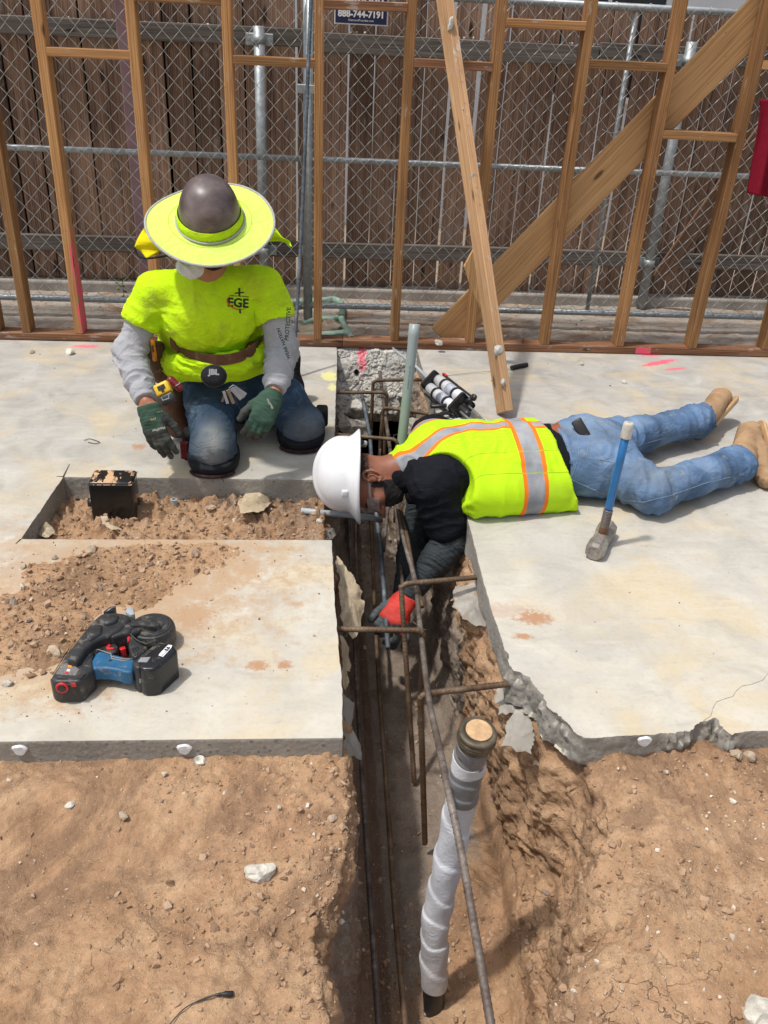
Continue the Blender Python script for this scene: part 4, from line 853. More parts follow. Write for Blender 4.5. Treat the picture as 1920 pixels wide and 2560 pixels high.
def head_local(beard=True):
    """x right, y forward, z up, origin at the head centre"""
    pr = [(ell((0, -.008, .03), (.077, .098, .092)), .02), (ell((0, .03, -.03), (.058, .062, .078)), .03), (ell((0, .052, -.085), (.034, .032, .028)), .025), (cap((0, -.03, -.06), (0, -.05, -.17), .056, .06), .03),
          (cap((-.03, .082, .018), (.03, .082, .018), .011), .014), (cap((0, .088, .012), (0, .110, -.028), .0085, .0125), .010), (ell((.012, .098, -.032), (.009, .012, .008)), .008), (ell((-.012, .098, -.032), (.009, .012, .008)), .008),
          (ell((.045, .062, -.018), (.02, .022, .02)), .02), (ell((-.045, .062, -.018), (.02, .022, .02)), .02), (cap((-.018, .088, -.058), (.018, .088, -.058), .0075), .006), (cap((-.015, .086, -.068), (.015, .086, -.068), .008), .006)]
    sub = [(ell((.032, .098, .002), (.016, .014, .010)), .008), (ell((-.032, .098, .002), (.016, .014, .010)), .008)]
    V, Fc = sdf_mesh(pr, .0034, .02, sub=sub); z = V[:, 2]; y = V[:, 1]; x = np.abs(V[:, 0])
    hair = np.zeros(len(V))
    if beard:
        jaw = sstep(-.028, -.05, z)*sstep(-.12, -.10, z)*sstep(-.01, .015, y)*(1-np.exp(-((z+.062)/.008)**2-(x/.02)**2)*sstep(.07, .08, y)*.9); side = sstep(.045, .058, x)*sstep(.03, -.01, z)*sstep(.045, .02, y)*sstep(-.005, .012, y)*.75
        hair = np.maximum(jaw, side); V = V+vnorm(V, Fc)*(hair*(.004+.0015*vnoise(V, 200, 3)))[:, None]
    back = sstep(.0, -.02, y-.0+z*.15)*sstep(-.11, -.085, z)*.9*sstep(.10, -.1, -z+0); hair = np.maximum(hair, back*sstep(.05, -.02, y)); hair = np.maximum(hair, sstep(.055, .07, z))
    hair = np.maximum(hair, np.exp(-((z-.026)/.0055)**2-((x-.033)/.020)**2)*sstep(.07, .08, y))
    parts = {'head': (V, Fc, hair)}
    ears = []
    for s in (-1, 1):
        c = np.array([s*.079, -.008, -.002]); t = np.linspace(0, 2*PI, 22); rim = np.stack([c[0]+s*(.012+.006*np.cos(t-2.2)), c[1]-.004+.019*np.cos(t)*1.0-.006*np.sin(t), c[2]+.033*np.sin(t)], -1)
        ears.append(tube(spline(rim[1:-2:2], 3), .0052, 8)); ears.append(sdf_mesh([(ell(c+np.array([s*.002, 0, -.002]), (.010, .016, .027)), .01)], .003, .01)); ears.append(sdf_mesh([(ell(c+np.array([s*.006, .004, -.030]), (.006, .009, .011)), .01)], .003)); ears.append(tube(spline([c+[s*.009, .006, .016], c+[s*.012, -.007, .012], c+[s*.012, -.008, -.006], c+[s*.01, .003, -.016]], 4), .0035, 6))
    parts['ears'] = [join(ears[:4]), join(ears[4:])]; eyes = []
    for s in (-1, 1): eyes.append((lambda V, Fc: (V*.0125+np.array([s*.032, .080, .002]), [tuple(f) for f in Fc]))(*I2))
    parts['eyes'] = eyes; return parts
HEADP = head_local()
def head_mat3(up, fwd): up = nrm(up); fwd = nrm(A3(fwd)-up*(A3(fwd) @ up)); return np.stack([np.cross(fwd, up), fwd, up], 1)
def tr(V, R3, c): return V @ R3.T+A3(c)
M['eye'] = plain('eye', (.25, .22, .2), .2)
def plane_proj(VF, bvh, dirn, off=.0015, maxd=.2):
    V, Fc = VF; out = V.copy(); d = nrm(dirn)
    for i, v in enumerate(V):
        h = bvh.ray_cast(Vector(v-d*.08), Vector(d), maxd+.08)
        if h[0] is not None: out[i] = np.array(h[0])-d*off
    return out, Fc
def bvh_vf(V, Fc): return BVHTree.FromPolygons([tuple(v) for v in V.tolist()], [tuple(int(i) for i in f) for f in Fc])
def dense(VF, cuts=1):
    V, Fc = VF; bm = bmesh.new(); vs = [bm.verts.new(v) for v in V]
    for f in Fc:
        try: bm.faces.new([vs[i] for i in f])
        except ValueError: pass
    bmesh.ops.triangulate(bm, faces=bm.faces[:]); 
    for _ in range(cuts): bmesh.ops.subdivide_edges(bm, edges=[e for e in bm.edges if e.calc_length() > .006], cuts=1)
    bm.verts.index_update(); r = np.array([v.co[:] for v in bm.verts]), [tuple(v.index for v in f.verts) for f in bm.faces]; bm.free(); return r

# ================================================================== kneeling worker
KN = thing('person', 'kneeling worker in yellow shirt, wide sun brim hat, jeans and green gloves', 'person', (-.3, 3.2, 0))
pel = A3((-.37, 3.42, .27)); hipR, hipL = A3((-.47, 3.39, .26)), A3((-.26, 3.40, .26)); knR = gy(461, 966, 2.985); knR[2] = max(knR[2], .085); knL = gy(650, 918, 3.21); knL[2] = max(knL[2], .085)
shR, shL = gy(335, 625, 3.15), gy(573, 618, 3.15); elR, elL = gy(280, 765, 3.10), gy(611, 752, 3.10); wrR, wrL = gy(316, 868, 2.90), gy(592, 848, 2.92)
neck = (shR+shL)/2+A3((0, -.01, .055)); chest = (shR+shL)/2+A3((0, -.0, -.11)); belly = gy(452, 745, 3.27)
hatc = gd(452, 455, 2.90); hup = nrm((0.0, -.43, .90)); hfw = nrm((0.02, -.90, -.43)); HR = head_mat3(hup, hfw); hc = hatc-hup*.080+hfw*(.0)
anR, anL = knR+A3((-.02, .40, -.02)), knL+A3((-.05, .38, -.02)); anR[2] = anL[2] = .07
X1 = nrm(shL-shR)
body = [cap(pel, chest, .12, .12, X1, 1.25), cap(shR, shL, .055), cap(chest, neck, .07, .055), cap(neck, hc-hup*.05, .052, .05), cap(hipR, knR, .085, .058), cap(hipL, knL, .085, .058), cap(knR, anR, .05, .035), cap(knL, anL, .05, .035),
        cap(anR, anR+A3((0, .14, -.02)), .035, .03), cap(anL, anL+A3((0, .14, -.02)), .035, .03), cap(shR, elR, .045, .036), cap(elR, wrR, .036, .024), cap(shL, elL, .045, .036), cap(elL, wrL, .036, .024)]
dR = nrm(gy(352, 985, 2.83)-wrR); dL = nrm(gy(566, 905, 2.86)-wrL)
Hr, Jr = hand_prims(wrR+dR*.01, dR, (-.35, -.75, .5), -1, (.18, .2, .25, .35), .10, 1.10, (.55, .35), .2, 1.08)
Hl, Jl = hand_prims(wrL+dL*.01, dL, (.25, -.8, .45), 1, (.45, .5, .5, .5), .02, 1.08, (.62, .35), .35, 1.1)
bV, bF = sdf_mesh([(f, .03) for f in body]+Hr+Hl, .0058, .03)
hp = HEADP['head']; solid('body', (bV, bF), M['skin'], KN, {'hair': np.zeros(len(bV))})
hd = solid('head', (tr(hp[0], HR, hc), hp[1]), M['skin'], KN, {'hair': hp[2]}); 
for V, Fc in HEADP['ears']: obj('ear', tr(V, HR, hc), Fc, M['skin'], hd, True)
for V, Fc in HEADP['eyes']: obj('eye', tr(V, HR, hc), Fc, M['eye'], hd, True)
# shirt
hemR, hemL = gy(420, 800, 3.26), gy(560, 800, 3.26)
sR, sL = shR+(elR-shR)*.56, shL+(elL-shL)*.56
shirt = [cap(pel+A3((0, -.02, .03)), chest+A3((0, 0, .02)), .135, .135, X1, 1.28), cap(belly+A3((-.03, .08, -.03)), chest+A3((-.01, 0, 0)), .125, .12, X1, 1.48), cap(shR+A3((.03, 0, -.005)), shL+A3((-.03, 0, -.005)), .075), cap(chest+A3((0, .06, .02)), neck+A3((0, .04, -.03)), .09, .075), (cap(shR, sR, .066, .074), .010), (cap(shL, sL, .066, .074), .010)]
dRu, dLu = nrm(elR-shR), nrm(elL-shL)
V, Fc = sdf_mesh([(f if isinstance(f, tuple) else (f, .032)) for f in shirt], .0055, cut=None, sub=[(cap(sR+dRu*.10, sR+dRu*.4, .13), .004), (cap(sL+dLu*.10, sL+dLu*.4, .13), .004), (cap(pel+A3((0, 0, -.20)), pel+A3((0, -.3, -.20)), .13, .13, X1, 2.5), .01)])
V = folds(V, Fc, [((1, 0, -.35), 30, 6, .006, 1, chest+A3((.06, -.1, -.09)), .10), ((1, 0, .35), 30, 6, .006, 12, chest+A3((-.07, -.1, -.09)), .10), ((.35, 0, 1), 30, 9, .0045, 13, chest+A3((0, -.1, -.12)), .16), ((0.3, 0, 1), 38, 8, .013, 2, belly, .11), ((.5, -.2, 1), 30, 8, .009, 3, sR, .13), ((-.5, -.2, 1), 30, 8, .009, 4, sL, .13), ((.8, 0, .6), 20, 6, .011, 5, shR+A3((.09, -.05, -.08)), .12), ((.8, 0, -.6), 20, 6, .007, 6, shL+A3((-.09, -.05, -.08)), .12), ((0, 0, 1), 12, 5, .004, 7, None, 1)])
SHIRT = (V, Fc); shirt_o = solid('shirt', SHIRT, M['hivis'], KN); BS = bvh_vf(V, Fc)
# bunched shirt tail under the belt
tl = spline([gy(362, 772, 3.22), gy(378, 792, 3.13), gy(425, 794, 3.09), gy(470, 796, 3.07), gy(520, 788, 3.07), gy(560, 774, 3.12), gy(575, 762, 3.2)], 6)
tp = [(cap(tl[i], tl[i+1], .024, .024, (0, -.4, 1), 1.5), .03) for i in range(0, len(tl)-1)]
V, Fc = sdf_mesh(tp, .005, .03); V = folds(V, Fc, [((0.15, 0, 1), 70, 12, .009, 11, None, 1)]); solid('shirt_tail', (V, Fc), M['hivis'], KN); BTL = bvh_vf(V, Fc)
# belt following the waist
c0 = (pel+belly)/2; bp = []
bl = []
for a, b in [(372, 737), (390, 757), (420, 769), (455, 775), (490, 775), (522, 767), (548, 752), (566, 735)]:
    d = ray(a, b); hs_ = [h for h in (BS.ray_cast(Vector(CAM), Vector(d)), BTL.ray_cast(Vector(CAM), Vector(d))) if h[0] is not None]; h = min(hs_, key=lambda h: h[3]) if hs_ else None; bl.append(np.array(h[0])-nrm(d)*.004 if h else gy(a, b, 3.2))
bl = [bl[0]+A3((.0, .10, .02))]+bl+[bl[-1]+A3((-.0, .10, .02))]; bs = spline(bl, 6); Tn = np.gradient(bs, axis=0); Tn /= np.linalg.norm(Tn, axis=1)[:, None]; upv = A3((0, -.25, 1)); On = np.cross(Tn, upv); On /= np.linalg.norm(On, axis=1)[:, None]; On = On*np.where((On @ A3((0, -1, 0)))[:, None] > 0, 1, -1)
ring = []
for sgn, o_ in ((1, .0), (1, .006), (-1, .006), (-1, .0)): ring.append(bs+upv*.021*sgn+On*(o_+.002))
B = np.stack(ring, 1); V = B.reshape(-1, 3); nb = len(bs); Fc = [(i*4+k, i*4+(k+1) % 4, (i+1)*4+(k+1) % 4, (i+1)*4+k) for i in range(nb-1) for k in range(4)]+[(0, 1, 2, 3), (nb*4-4, nb*4-1, nb*4-2, nb*4-3)]
belt = obj('tool_belt', V, Fc, M['leather'], KN)
# jeans
jeans = [(cap(pel+A3((.02, -.06, -.12)), pel+A3((.10, -.04, -.14)), .115), .04), (cap(pel+A3((-.06, 0, -.03)), pel+A3((.06, 0, -.03)), .125), .04), (cap(hipR, knR+A3((0, .0, .01)), .108, .079), .04), (cap(hipL, knL, .108, .079), .04), (cap(knR, anR, .076, .055), .03), (cap(knL, anL, .076, .055), .03), (ell(knR+A3((0, -.012, -.005)), (.079, .077, .082)), .03), (ell(knL+A3((0.008, -.012, -.005)), (.082, .08, .08)), .03)]
V, Fc = sdf_mesh(jeans, .0055, .03, cut=[((0, 0, .012), (0, 0, -1))]); V = folds(V, Fc, [((0, .3, 1), 40, 9, .010, 21, (knR+hipR)/2, .12), ((.5, .3, 1), 36, 9, .010, 22, (knL+hipL)/2, .13), ((0, 0, 1), 42, 10, .009, 23, knR+A3((0, 0, -.05)), .08), ((0, .3, 1), 42, 10, .005, 24, knL+A3((0, 0, -.06)), .08), ((0, 1, 1), 12, 6, .004, 25, None, 1)])
wear = np.maximum(np.exp(-(np.linalg.norm((V-(knR+A3((0, -.07, .03))))/A3((.055, .09, .10)), axis=1))**2), np.exp(-(np.linalg.norm((V-(knL+A3((.02, -.06, .01))))/A3((.07, .09, .06)), axis=1))**2)*.8); wear = np.clip(wear*(.7+.5*fbm(V, 14, 3, 77))*.85, 0, 1)
jo = solid('jeans', (V, Fc), M['denim'], KN, {'wear': wear}); BJ = bvh_vf(V, Fc)
M['thread'] = plain('seam_thread', (.22, .24, .25), .8, 0, .1)
def seam(pts, parent, bvh, dash=True, mat=None, rad=.0012):
    P = spline(pts, 14); out = []
    for p in P:
        d = nrm(p-CAM); h = bvh.ray_cast(Vector(CAM), Vector(d))
        if h[0] is not None: out.append(np.array(h[0])-d*.0008)
    if len(out) > 3: V, Fc = tube(out, rad, 5); obj('seam', V, Fc, mat or M['thread'], parent, True)
seam([gd(543, 1000, 3), gd(548, 960, 3), gd(535, 915, 3), gd(512, 870, 3), gd(505, 840, 3)], jo, BJ); seam([gd(622, 965, 3), gd(618, 950, 3), gd(595, 925, 3), gd(575, 905, 3)], jo, BJ)
# grey sleeves with ribbed cuffs
for nm, s, e, w, sgn in (('R', shR, elR, wrR, 1), ('L', shL, elL, wrL, -1)):
    d2 = nrm(w-e); V, Fc = sdf_mesh([(cap(s+(e-s)*.3, e, .056, .055), .03), (cap(e, w-d2*.055, .056, .047), .03), (cap(w-d2*.055, w-d2*.012, .040, .038), .004)], .0045, cut=[(w-d2*.008, d2)])
    V = folds(V, Fc, [(d2, 44, 9, .011, 31+sgn, (e+w)/2, .10), (nrm(e-s), 46, 9, .010, 33+sgn, e, .09), (d2, 200, 200, .0006, 35, w-d2*.03, .03)]); so_ = solid('sleeve', (V, Fc), M['greysleeve'], KN)
    if sgn == -1: SLV, BSL = so_, bvh_vf(V, Fc)
# gloves
def glove_mesh(prims, w, d, mat, nm='glove', h=.0025, parent=KN, attrs=None):
    d = nrm(d); pr = [(cap(w-d*.022, w+d*.03, .031, .030), .012)]+prims
    pr2 = []
    V, Fc = sdf_mesh(pr, h, .01, cut=[(w-d*.018, -d)]); V = folds(V, Fc, [(d, 90, 30, .0012, 41, None, 1)]); return solid(nm, (V, Fc), mat, parent, attrs(V) if attrs else None), (V, Fc)
def glove_two(name, c1, c2, palmdust=(.13, .135, .12)):
    t = NT(name); c = t.ramp(t.noise(14, 5, .6), [(.3, tuple(q*.8 for q in c1)), (.7, tuple(q*1.25 for q in c1))]); dp = t.attr('dip'); e = t.math('ADD', dp, t.math('MULTIPLY', t.math('SUBTRACT', t.noise(60, 3), .5), .25)); m = t.ms(e, .45, .55)
    c = t.mix(m, c, t.ramp(t.noise(25, 5, .6), [(.3, c2), (.7, palmdust)])); t.bump(t.noise(420, 2, .5), .3, .002); return t.fin(c, .8, 0, .2)
M['glove2'] = glove_two('green_dipped_glove', (.042, .085, .060), (.028, .033, .030), (.085, .088, .078))
def dipper(J, w, d, pn):
    def f(V):
        tips = np.array([j[-1] for j in J]); r = np.min([np.linalg.norm(V-t, axis=1) for t in tips], 0); a = sstep(.045, .030, r); pal = sstep(-.004, -.012, (V-w) @ nrm(pn)); return {'dip': np.clip(np.maximum(a, pal), 0, 1)}
    return f
Hr2, _ = hand_prims(wrR+dR*.01, dR, (-.35, -.75, .5), -1, (.18, .2, .25, .35), .10, 1.12, (.55, .30), .2, 1.16, 1.16)
Hl2, _ = hand_prims(wrL+dL*.01, dL, (.25, -.8, .45), 1, (.45, .5, .5, .5), .05, 1.12, (.62, .3), .35, 1.16, 1.1)
gR, gRm = glove_mesh(Hr2, wrR+dR*.028, dR, M['glove2'], attrs=dipper(Jr, wrR+dR*.01, dR, (-.35, -.75, .5))); gL, gLm = glove_mesh(Hl2, wrL+dL*.012, dL, M['glove2'], attrs=dipper(Jl, wrL+dL*.01, dL, (.25, -.8, .45)))
# print on the gloves
M['gprint'] = plain('glove_print', (.32, .34, .30), .8, 0, .1); M['gprint_o'] = plain('glove_print_tan', (.42, .27, .14), .8, 0, .1)
def label_on(txt, a, b, t, size, up_img, bvh, mat, parent, bold=0, name='print', shear=0, flip=False, cuts=1):
    """flat print laid on a surface seen at (a, b); up_img = direction of the letters' up in the picture"""
    V, Fc = dense(text_vf(txt, size, 0, 'CENTER', bold, shear), cuts); c = gd(a, b, t); n = nrm(CAM-c); ux = nrm(up_img[0]*R_+(-up_img[1])*U_); ux = nrm(ux-n*(ux @ n)); rx = np.cross(ux, n)*(-1 if flip else 1)
    P = c+np.outer(V[:, 0], rx)+np.outer(V[:, 1], ux)+n*.03; out = []
    for p in P:
        h = bvh.ray_cast(Vector(p), Vector(-n)); out.append(np.array(h[0])+n*.0010 if h[0] is not None and h[3] < .12 else p-n*.03)
    return obj(name, np.array(out), Fc, mat, parent)
BGR = bvh_vf(*gRm); BGL = bvh_vf(*gLm)
dR0 = 2.74
label_on('MaxiFlex', 343, 927, dR0, .0115, (.3, .95), BGR, M['gprint'], gR, .0004); label_on('ATG', 331, 905, dR0, .009, (.3, .95), BGR, M['gprint_o'], gR, .0003); label_on('CE 4131', 345, 889, dR0, .0065, (.3, .95), BGR, M['gprint'], gR)
label_on('MaxiFlex', 583, 872, 2.85, .0105, (-.85, .5), BGL, M['gprint'], gL, .0003)
# knee pads
for nm, kn, yw in (('R', knR, 0), ('L', knL, .25)):
    c = kn+A3((0, -.015, -.035)); V, Fc = sdf_mesh([(ell(c, (.096, .096, .088)), .01), (cap(c+A3((0, .05, 0)), c+A3((0, .22, 0)), .085, .07), .04)], .005, .01, sub=[(cap(kn+A3((0, 0, .03)), kn+A3((0, .3, .03)), .084, .08), .01)], cut=[((0, 0, .004), (0, 0, -1)), (c+A3((0, -.0, .028)), (0, -.35, 1))])
    kp = solid('knee_pad', folds(V, Fc, [((0, 0, 1), 60, 12, .0015, 51, None, 1)]) and (V, Fc) if False else (V, Fc), M['blackpad'], KN)
    # rubber sole rim in worn red
    t = np.linspace(-2.6, -.55, 22); pts = np.stack([c[0]+.094*np.cos(t), c[1]+.094*np.sin(t), np.full(22, .012)], -1); V, Fc = tube(pts, .007, 8); obj('pad_rim', V, Fc, plain('worn_red_rubber', (.035, .016, .016), .8, 0, .2, .6, 40) if nm == 'R' else bpy.data.materials['worn_red_rubber'], kp, True)
V, Fc = bbox((knR[0]-.125, knR[1]+.0, .03), (knR[0]-.095, knR[1]+.02, .10), .004); obj('pad_strap', V, Fc, M['redstrap'], KN)
V, Fc = bbox((knR[0]-.12, knR[1]+.02, .01), (knR[0]-.07, knR[1]+.09, .13), .012, 2); obj('pad_strap', V, Fc, M['blackpad'], KN)
V, Fc = bbox((knL[0]+.06, knL[1]+.07, .04), (knL[0]+.11, knL[1]+.16, .11), .012, 2); obj('pad_strap', V, Fc, M['blackpad'], KN)
# boots behind
for an in (anR, anL):
    V, Fc = sdf_mesh([(cap(an+A3((0, 0, 0)), an+A3((0, .05, .01)), .052, .05), .02), (cap(an+A3((0, .06, -.0)), an+A3((0.01, .1, -.02)), .05, .045), .03), (cap(an+A3((0, .03, .02)), an+A3((0, .08, .13)), .035, .04), .03)], .006, .02, cut=[((0, 0, .004), (0, 0, -1))]); solid('boot', (V, Fc), M['blackpad'], KN)
# hat: smoky helmet, hi-vis band, wide brim, neck flap
hat = thing('sun_brim_helmet', 'dark smoky hard hat wearing a wide neon yellow sun brim, on the kneeling worker', 'hard hat', tuple(hatc))
HM = Matrix.Identity(4)
for i in range(3):
    for j in range(3): HM[i][j] = HR[i][j]
    HM[i][3] = hatc[i]
prof = [(.112*math.cos(a)**.74 if math.cos(a) > 0 else 0, -.03+.142*math.sin(a)**1.08) for a in np.linspace(0, PI/2, 22)]; prof[-1] = (.0005, prof[-1][1])
V, Fc = lathe([(.106, -.035)]+prof, 48, False); V = V*A3((.94, 1.08, 1)); t = NT('smoky_helmet'); n = t.noise(9, 6, .65, dist=.4); zc = t.sep()[2]
c = t.ramp(n, [(.3, (.045, .030, .029)), (.5, (.105, .078, .074)), (.72, (.21, .17, .165))]); t.bump(t.noise(40, 4), .06, .003); M['smoky'] = t.fin(c, t.math('MULTIPLY_ADD', n, .5, .16), 0, .6)
put('shell', raw_mesh('shell', V, Fc, M['smoky'], True), hat, M=HM)
def brim_pts(rs):
    th_ = np.linspace(0, 2*PI, 97)[:-1]; P = []
    for r_ in rs:
        wob = .010*np.sin(2*th_+.6)+.004*np.sin(3*th_+1); z = -.035-.10*(r_-.112)+(r_/.22)**2*wob; P.append(np.stack([r_*np.cos(th_)*.985, r_*np.sin(th_)*1.0, z], -1))
    return np.array(P)
Bp = brim_pts(np.linspace(.108, .219, 12)); nR, nT = Bp.shape[:2]; top = Bp.reshape(-1, 3); bot = top-A3((0, 0, .003)); Fc = []
for i in range(nR-1):
    for k in range(nT): a, b, c_, d_ = i*nT+k, i*nT+(k+1) % nT, (i+1)*nT+(k+1) % nT, (i+1)*nT+k; Fc += [(a, d_, c_, b), (a+nR*nT, b+nR*nT, c_+nR*nT, d_+nR*nT)]
brm = put('brim', raw_mesh('brim', np.concatenate([top, bot]), Fc, M['hivis_brim'], True), hat, M=HM)
M['greytrim'] = cloth('grey_trim', (.42, .42, .41), .1)
E1 = brim_pts([.2195])[0]; V, Fc = tube(np.concatenate([E1, E1[:2]]), .0045, 8); put('edge_trim', raw_mesh('edge_trim', V, Fc, M['greytrim'], True), hat, M=HM)
th_ = np.linspace(0, 2*PI, 73); V, Fc = lathe([(.1165, -.034), (.1185, -.030), (.1150, -.002), (.1125, -.001), (.1128, -.034)], 72, False); V = V*A3((.95, 1.08, 1)); put('band', raw_mesh('band', V, Fc, M['hivis'], True), hat, M=HM)
pts = np.stack([.1215*.95*np.cos(th_), .1215*1.08*np.sin(th_), np.full(73, -.033)], -1); V, Fc = tube(pts, .0038, 6); put('band_trim', raw_mesh('band_trim', V, Fc, M['greytrim'], True), hat, M=HM)
pts = brim_pts([.142])[0]+A3((0, 0, .0006)); V, Fc = tube(np.concatenate([pts, pts[:2]]), .0009, 4); put('stitching', raw_mesh('stitching', V, Fc, M['hivis'], True), hat, M=HM)
def flap(name, pts, th=.004, mat='hivis', ny=10):
    A = spline(pts[0], 5); Bq = spline(pts[1], 5); v = np.linspace(0, 1, ny)[:, None, None]; P = A[None]*(1-v)+Bq[None]*v; P[..., 1] += .012*np.sin(v[..., 0]*5+np.linspace(0, 6, P.shape[1]))
    V, Fc = gridmesh(P); V2 = V+A3((0, th, 0)); n = len(V); w_ = P.shape[1]; b = list(range(w_))+[r*w_+w_-1 for r in range(1, ny)]+[(ny-1)*w_+q for q in range(w_-2, -1, -1)]+[r*w_ for r in range(ny-2, 0, -1)]
    return obj(name, np.concatenate([V, V2]), [tuple(f) for f in Fc]+[tuple(f[::-1]+n) for f in Fc]+[(b[i], b[(i+1) % len(b)], b[(i+1) % len(b)]+n, b[i]+n)[::-1] for i in range(len(b))], M[mat], hat, True)
M['flapmesh'] = cloth('yellow_mesh_flap', (.72, .62, .01), .12, weave=300)
flap('neck_flap', ([gy(312, 490, 3.22), gy(300, 510, 3.22), gy(290, 535, 3.20)], [gy(360, 520, 3.2), gy(345, 545, 3.18), gy(318, 556, 3.16)]), mat='flapmesh')
flap('neck_flap', ([gy(590, 488, 3.22), gy(606, 508, 3.2), gy(622, 518, 3.2)], [gy(575, 520, 3.22), gy(610, 524, 3.2), gy(632, 533, 3.2)]), mat='hivis')
e2 = spline([gy(290, 535, 3.198), gy(300, 553, 3.18), gy(320, 558, 3.155), gy(362, 552, 3.15)], 6); V, Fc = tube(e2, .004, 6); obj('flap_trim', V, Fc, M['blackpad'], hat, True)
# white face mask pulled to the side
wm_ = spline([gy(392, 570, 3.02), gy(400, 582, 2.99), gy(416, 586, 2.98), gy(428, 580, 2.98)], 4)
V, Fc = sdf_mesh([(cap(wm_[i], wm_[i+1], .014, .014), .02) for i in range(len(wm_)-1)], .004); V = folds(V, Fc, [((1, 0, 1), 60, 20, .004, 61, None, 1)]); M['whitecloth'] = cloth('white_cloth', (.62, .62, .61), .1); solid('face_mask', (V, Fc), M['whitecloth'], KN)
# chest logo and sleeve lettering
M['logo_k'] = plain('logo_dark', (.035, .05, .03), .8, 0, .1); M['logo_o'] = plain('logo_orange', (.55, .13, .02), .8, 0, .1)
label_on('EGE', 514, 655, 3.05, .043, (.03, -1), BS, M['logo_k'], shirt_o, .0016, 'logo', cuts=2)
label_on('AMERICAN EGE BUILDERS', 517, 640, 3.05, .0058, (.03, -1), BS, M['logo_k'], shirt_o, .0002, 'logo')
def poly_on(pts2, t, bvh, mat, parent, name='logo'):
    V = np.array([gd(a, b, t-.05) for a, b in pts2]); V, Fc = dense((V, [tuple(range(len(V)))]), 2); out = []
    for p in V: d = nrm(p-CAM); h = bvh.ray_cast(Vector(CAM), Vector(d)); out.append(np.array(h[0])-d*.0013 if h[0] is not None else p)
    return obj(name, np.array(out), Fc, mat, parent)
poly_on([(515, 622), (519, 622), (519, 640), (515, 640)], 3.05, BS, M['logo_k'], shirt_o); poly_on([(516, 667), (520, 667), (521, 677), (517, 677)], 3.05, BS, M['logo_k'], shirt_o); poly_on([(507, 632), (527, 630), (527, 633), (507, 635)], 3.05, BS, M['logo_k'], shirt_o)
tt = np.linspace(2.2, 5.9, 26); sw_ = lambda a, q: (514+(25-q)*math.cos(a)*.97+(14-q)*math.sin(a)*.25, 653+(25-q)*math.cos(a)*.22-(16-q)*math.sin(a)); outer = [sw_(a, 0) for a in tt]; inner = [sw_(a, 3.4*math.sin((a-2.2)/3.7*PI)) for a in tt[::-1]]
for i in range(25):
    poly_on([outer[i], outer[i+1], inner[24-i], inner[25-i]], 3.05, BS, M['logo_o'], shirt_o) if i % 1 == 0 else None
label_on('PROTECTIVE', 622, 700, 3.0, .020, (-1, -.1), BSL, M['logo_k'], SLV, .0006, 'lettering', cuts=1); label_on('WEAR NATION', 613, 742, 3.0, .016, (-1, .35), BSL, M['logo_k'], SLV, .0006, 'lettering')
# pouch on the tool belt
for a, b, c_, d_ in [((327, 745), (352, 805), .03, .05)]:
    q = gy(340, 778, 3.16); V, Fc = sdf_mesh([(cap(q+A3((-.01, .01, .05)), q+A3((.01, .0, -.075)), .026, .02, (1, 0, .1), 1.5), .02)], .004, cut=[(q+A3((0, 0, .062)), (-.2, -.2, 1))]); pch = solid('tool_pouch', (V, Fc), M['leather'], KN)
    q2 = gy(365, 905, 3.2); V, Fc = sdf_mesh([(cap(q2+A3((0, .03, .09)), q2+A3((.03, .02, -.05)), .05, .04, (1, 0, 0), 1.2), .02)], .005, cut=[((0, 0, .01), (0, 0, -1))]); solid('tool_pouch', (V, Fc), M['leather'], KN)
V, Fc = sdf_mesh([(cap(gy(548, 752, 3.12), gy(562, 765, 3.14), .026, .022, (1, 0, 0), 1.3), .02)], .004); solid('belt_pouch', (V, Fc), M['leather'], KN)
# utility knife
q0, q1 = gy(329, 733, 3.08), gy(335, 778, 3.12); V, Fc = tube([q0+(q1-q0)*s for s in (0, .1, .35, .7, 1)], [.006, .009, .0075, .0095, .008], 10); M['orange'] = plain('orange_plastic', (.78, .28, .02), .45, 0, .5, .1)
kn = thing('utility_knife', 'orange utility knife sticking up from the leather pouch of the kneeling worker', 'knife', tuple(q1)); obj('handle', V, Fc, M['orange'], kn, True); V, Fc = tube([q0+A3((.0, -.009, -.02)), q0+A3((.002, -.009, -.045))], .003, 6); obj('slider', V, Fc, M['black'], kn, True)
# tape measure
tm = thing('tape_measure', 'yellow and black tape measure clipped to the worker belt by his right glove', 'tape measure', tuple(gd(360, 855, 2.92)))
cT = gd(357, 850, 2.93); rx = nrm(.82*R_-(-.45)*-1*U_*1.0); rx = nrm(R_*.9+U_*.42); uy = nrm(U_*.9-R_*.42); nz = np.cross(rx, uy)
MT = Matrix.Identity(4)
for i in range(3): MT[i][0] = rx[i]; MT[i][1] = uy[i]; MT[i][2] = nz[i]; MT[i][3] = cT[i]
M['yellow'] = plain('yellow_plastic', (.70, .46, .02), .4, 0, .5, .15, 30, dust=.2)
V, Fc = bbox((-.027, -.004, -.02), (.027, .038, .02), .008, 3); put('case', raw_mesh('case', V, Fc, M['yellow'], True), tm, M=MT)
V, Fc = bbox((-.028, -.036, -.021), (.028, -.0045, .021), .008, 3); put('lower_case', raw_mesh('lower_case', V, Fc, M['black'], True), tm, M=MT)
V, Fc = join([bbox((-.013, .012, .0205), (.013, .027, .024), .001), bbox((-.005, .002, .0205), (.005, .0122, .0235), .001)]); put('lock_button', raw_mesh('lock_button', V, Fc, M['black']), tm, M=MT)
V, Fc = tube([(-.013, -.012, .022), (-.013, -.024, .026), (.010, -.026, .026), (.012, -.014, .022)], .0014, 6); put('clip', raw_mesh('clip', V, Fc, M['galv'], True), tm, M=MT)
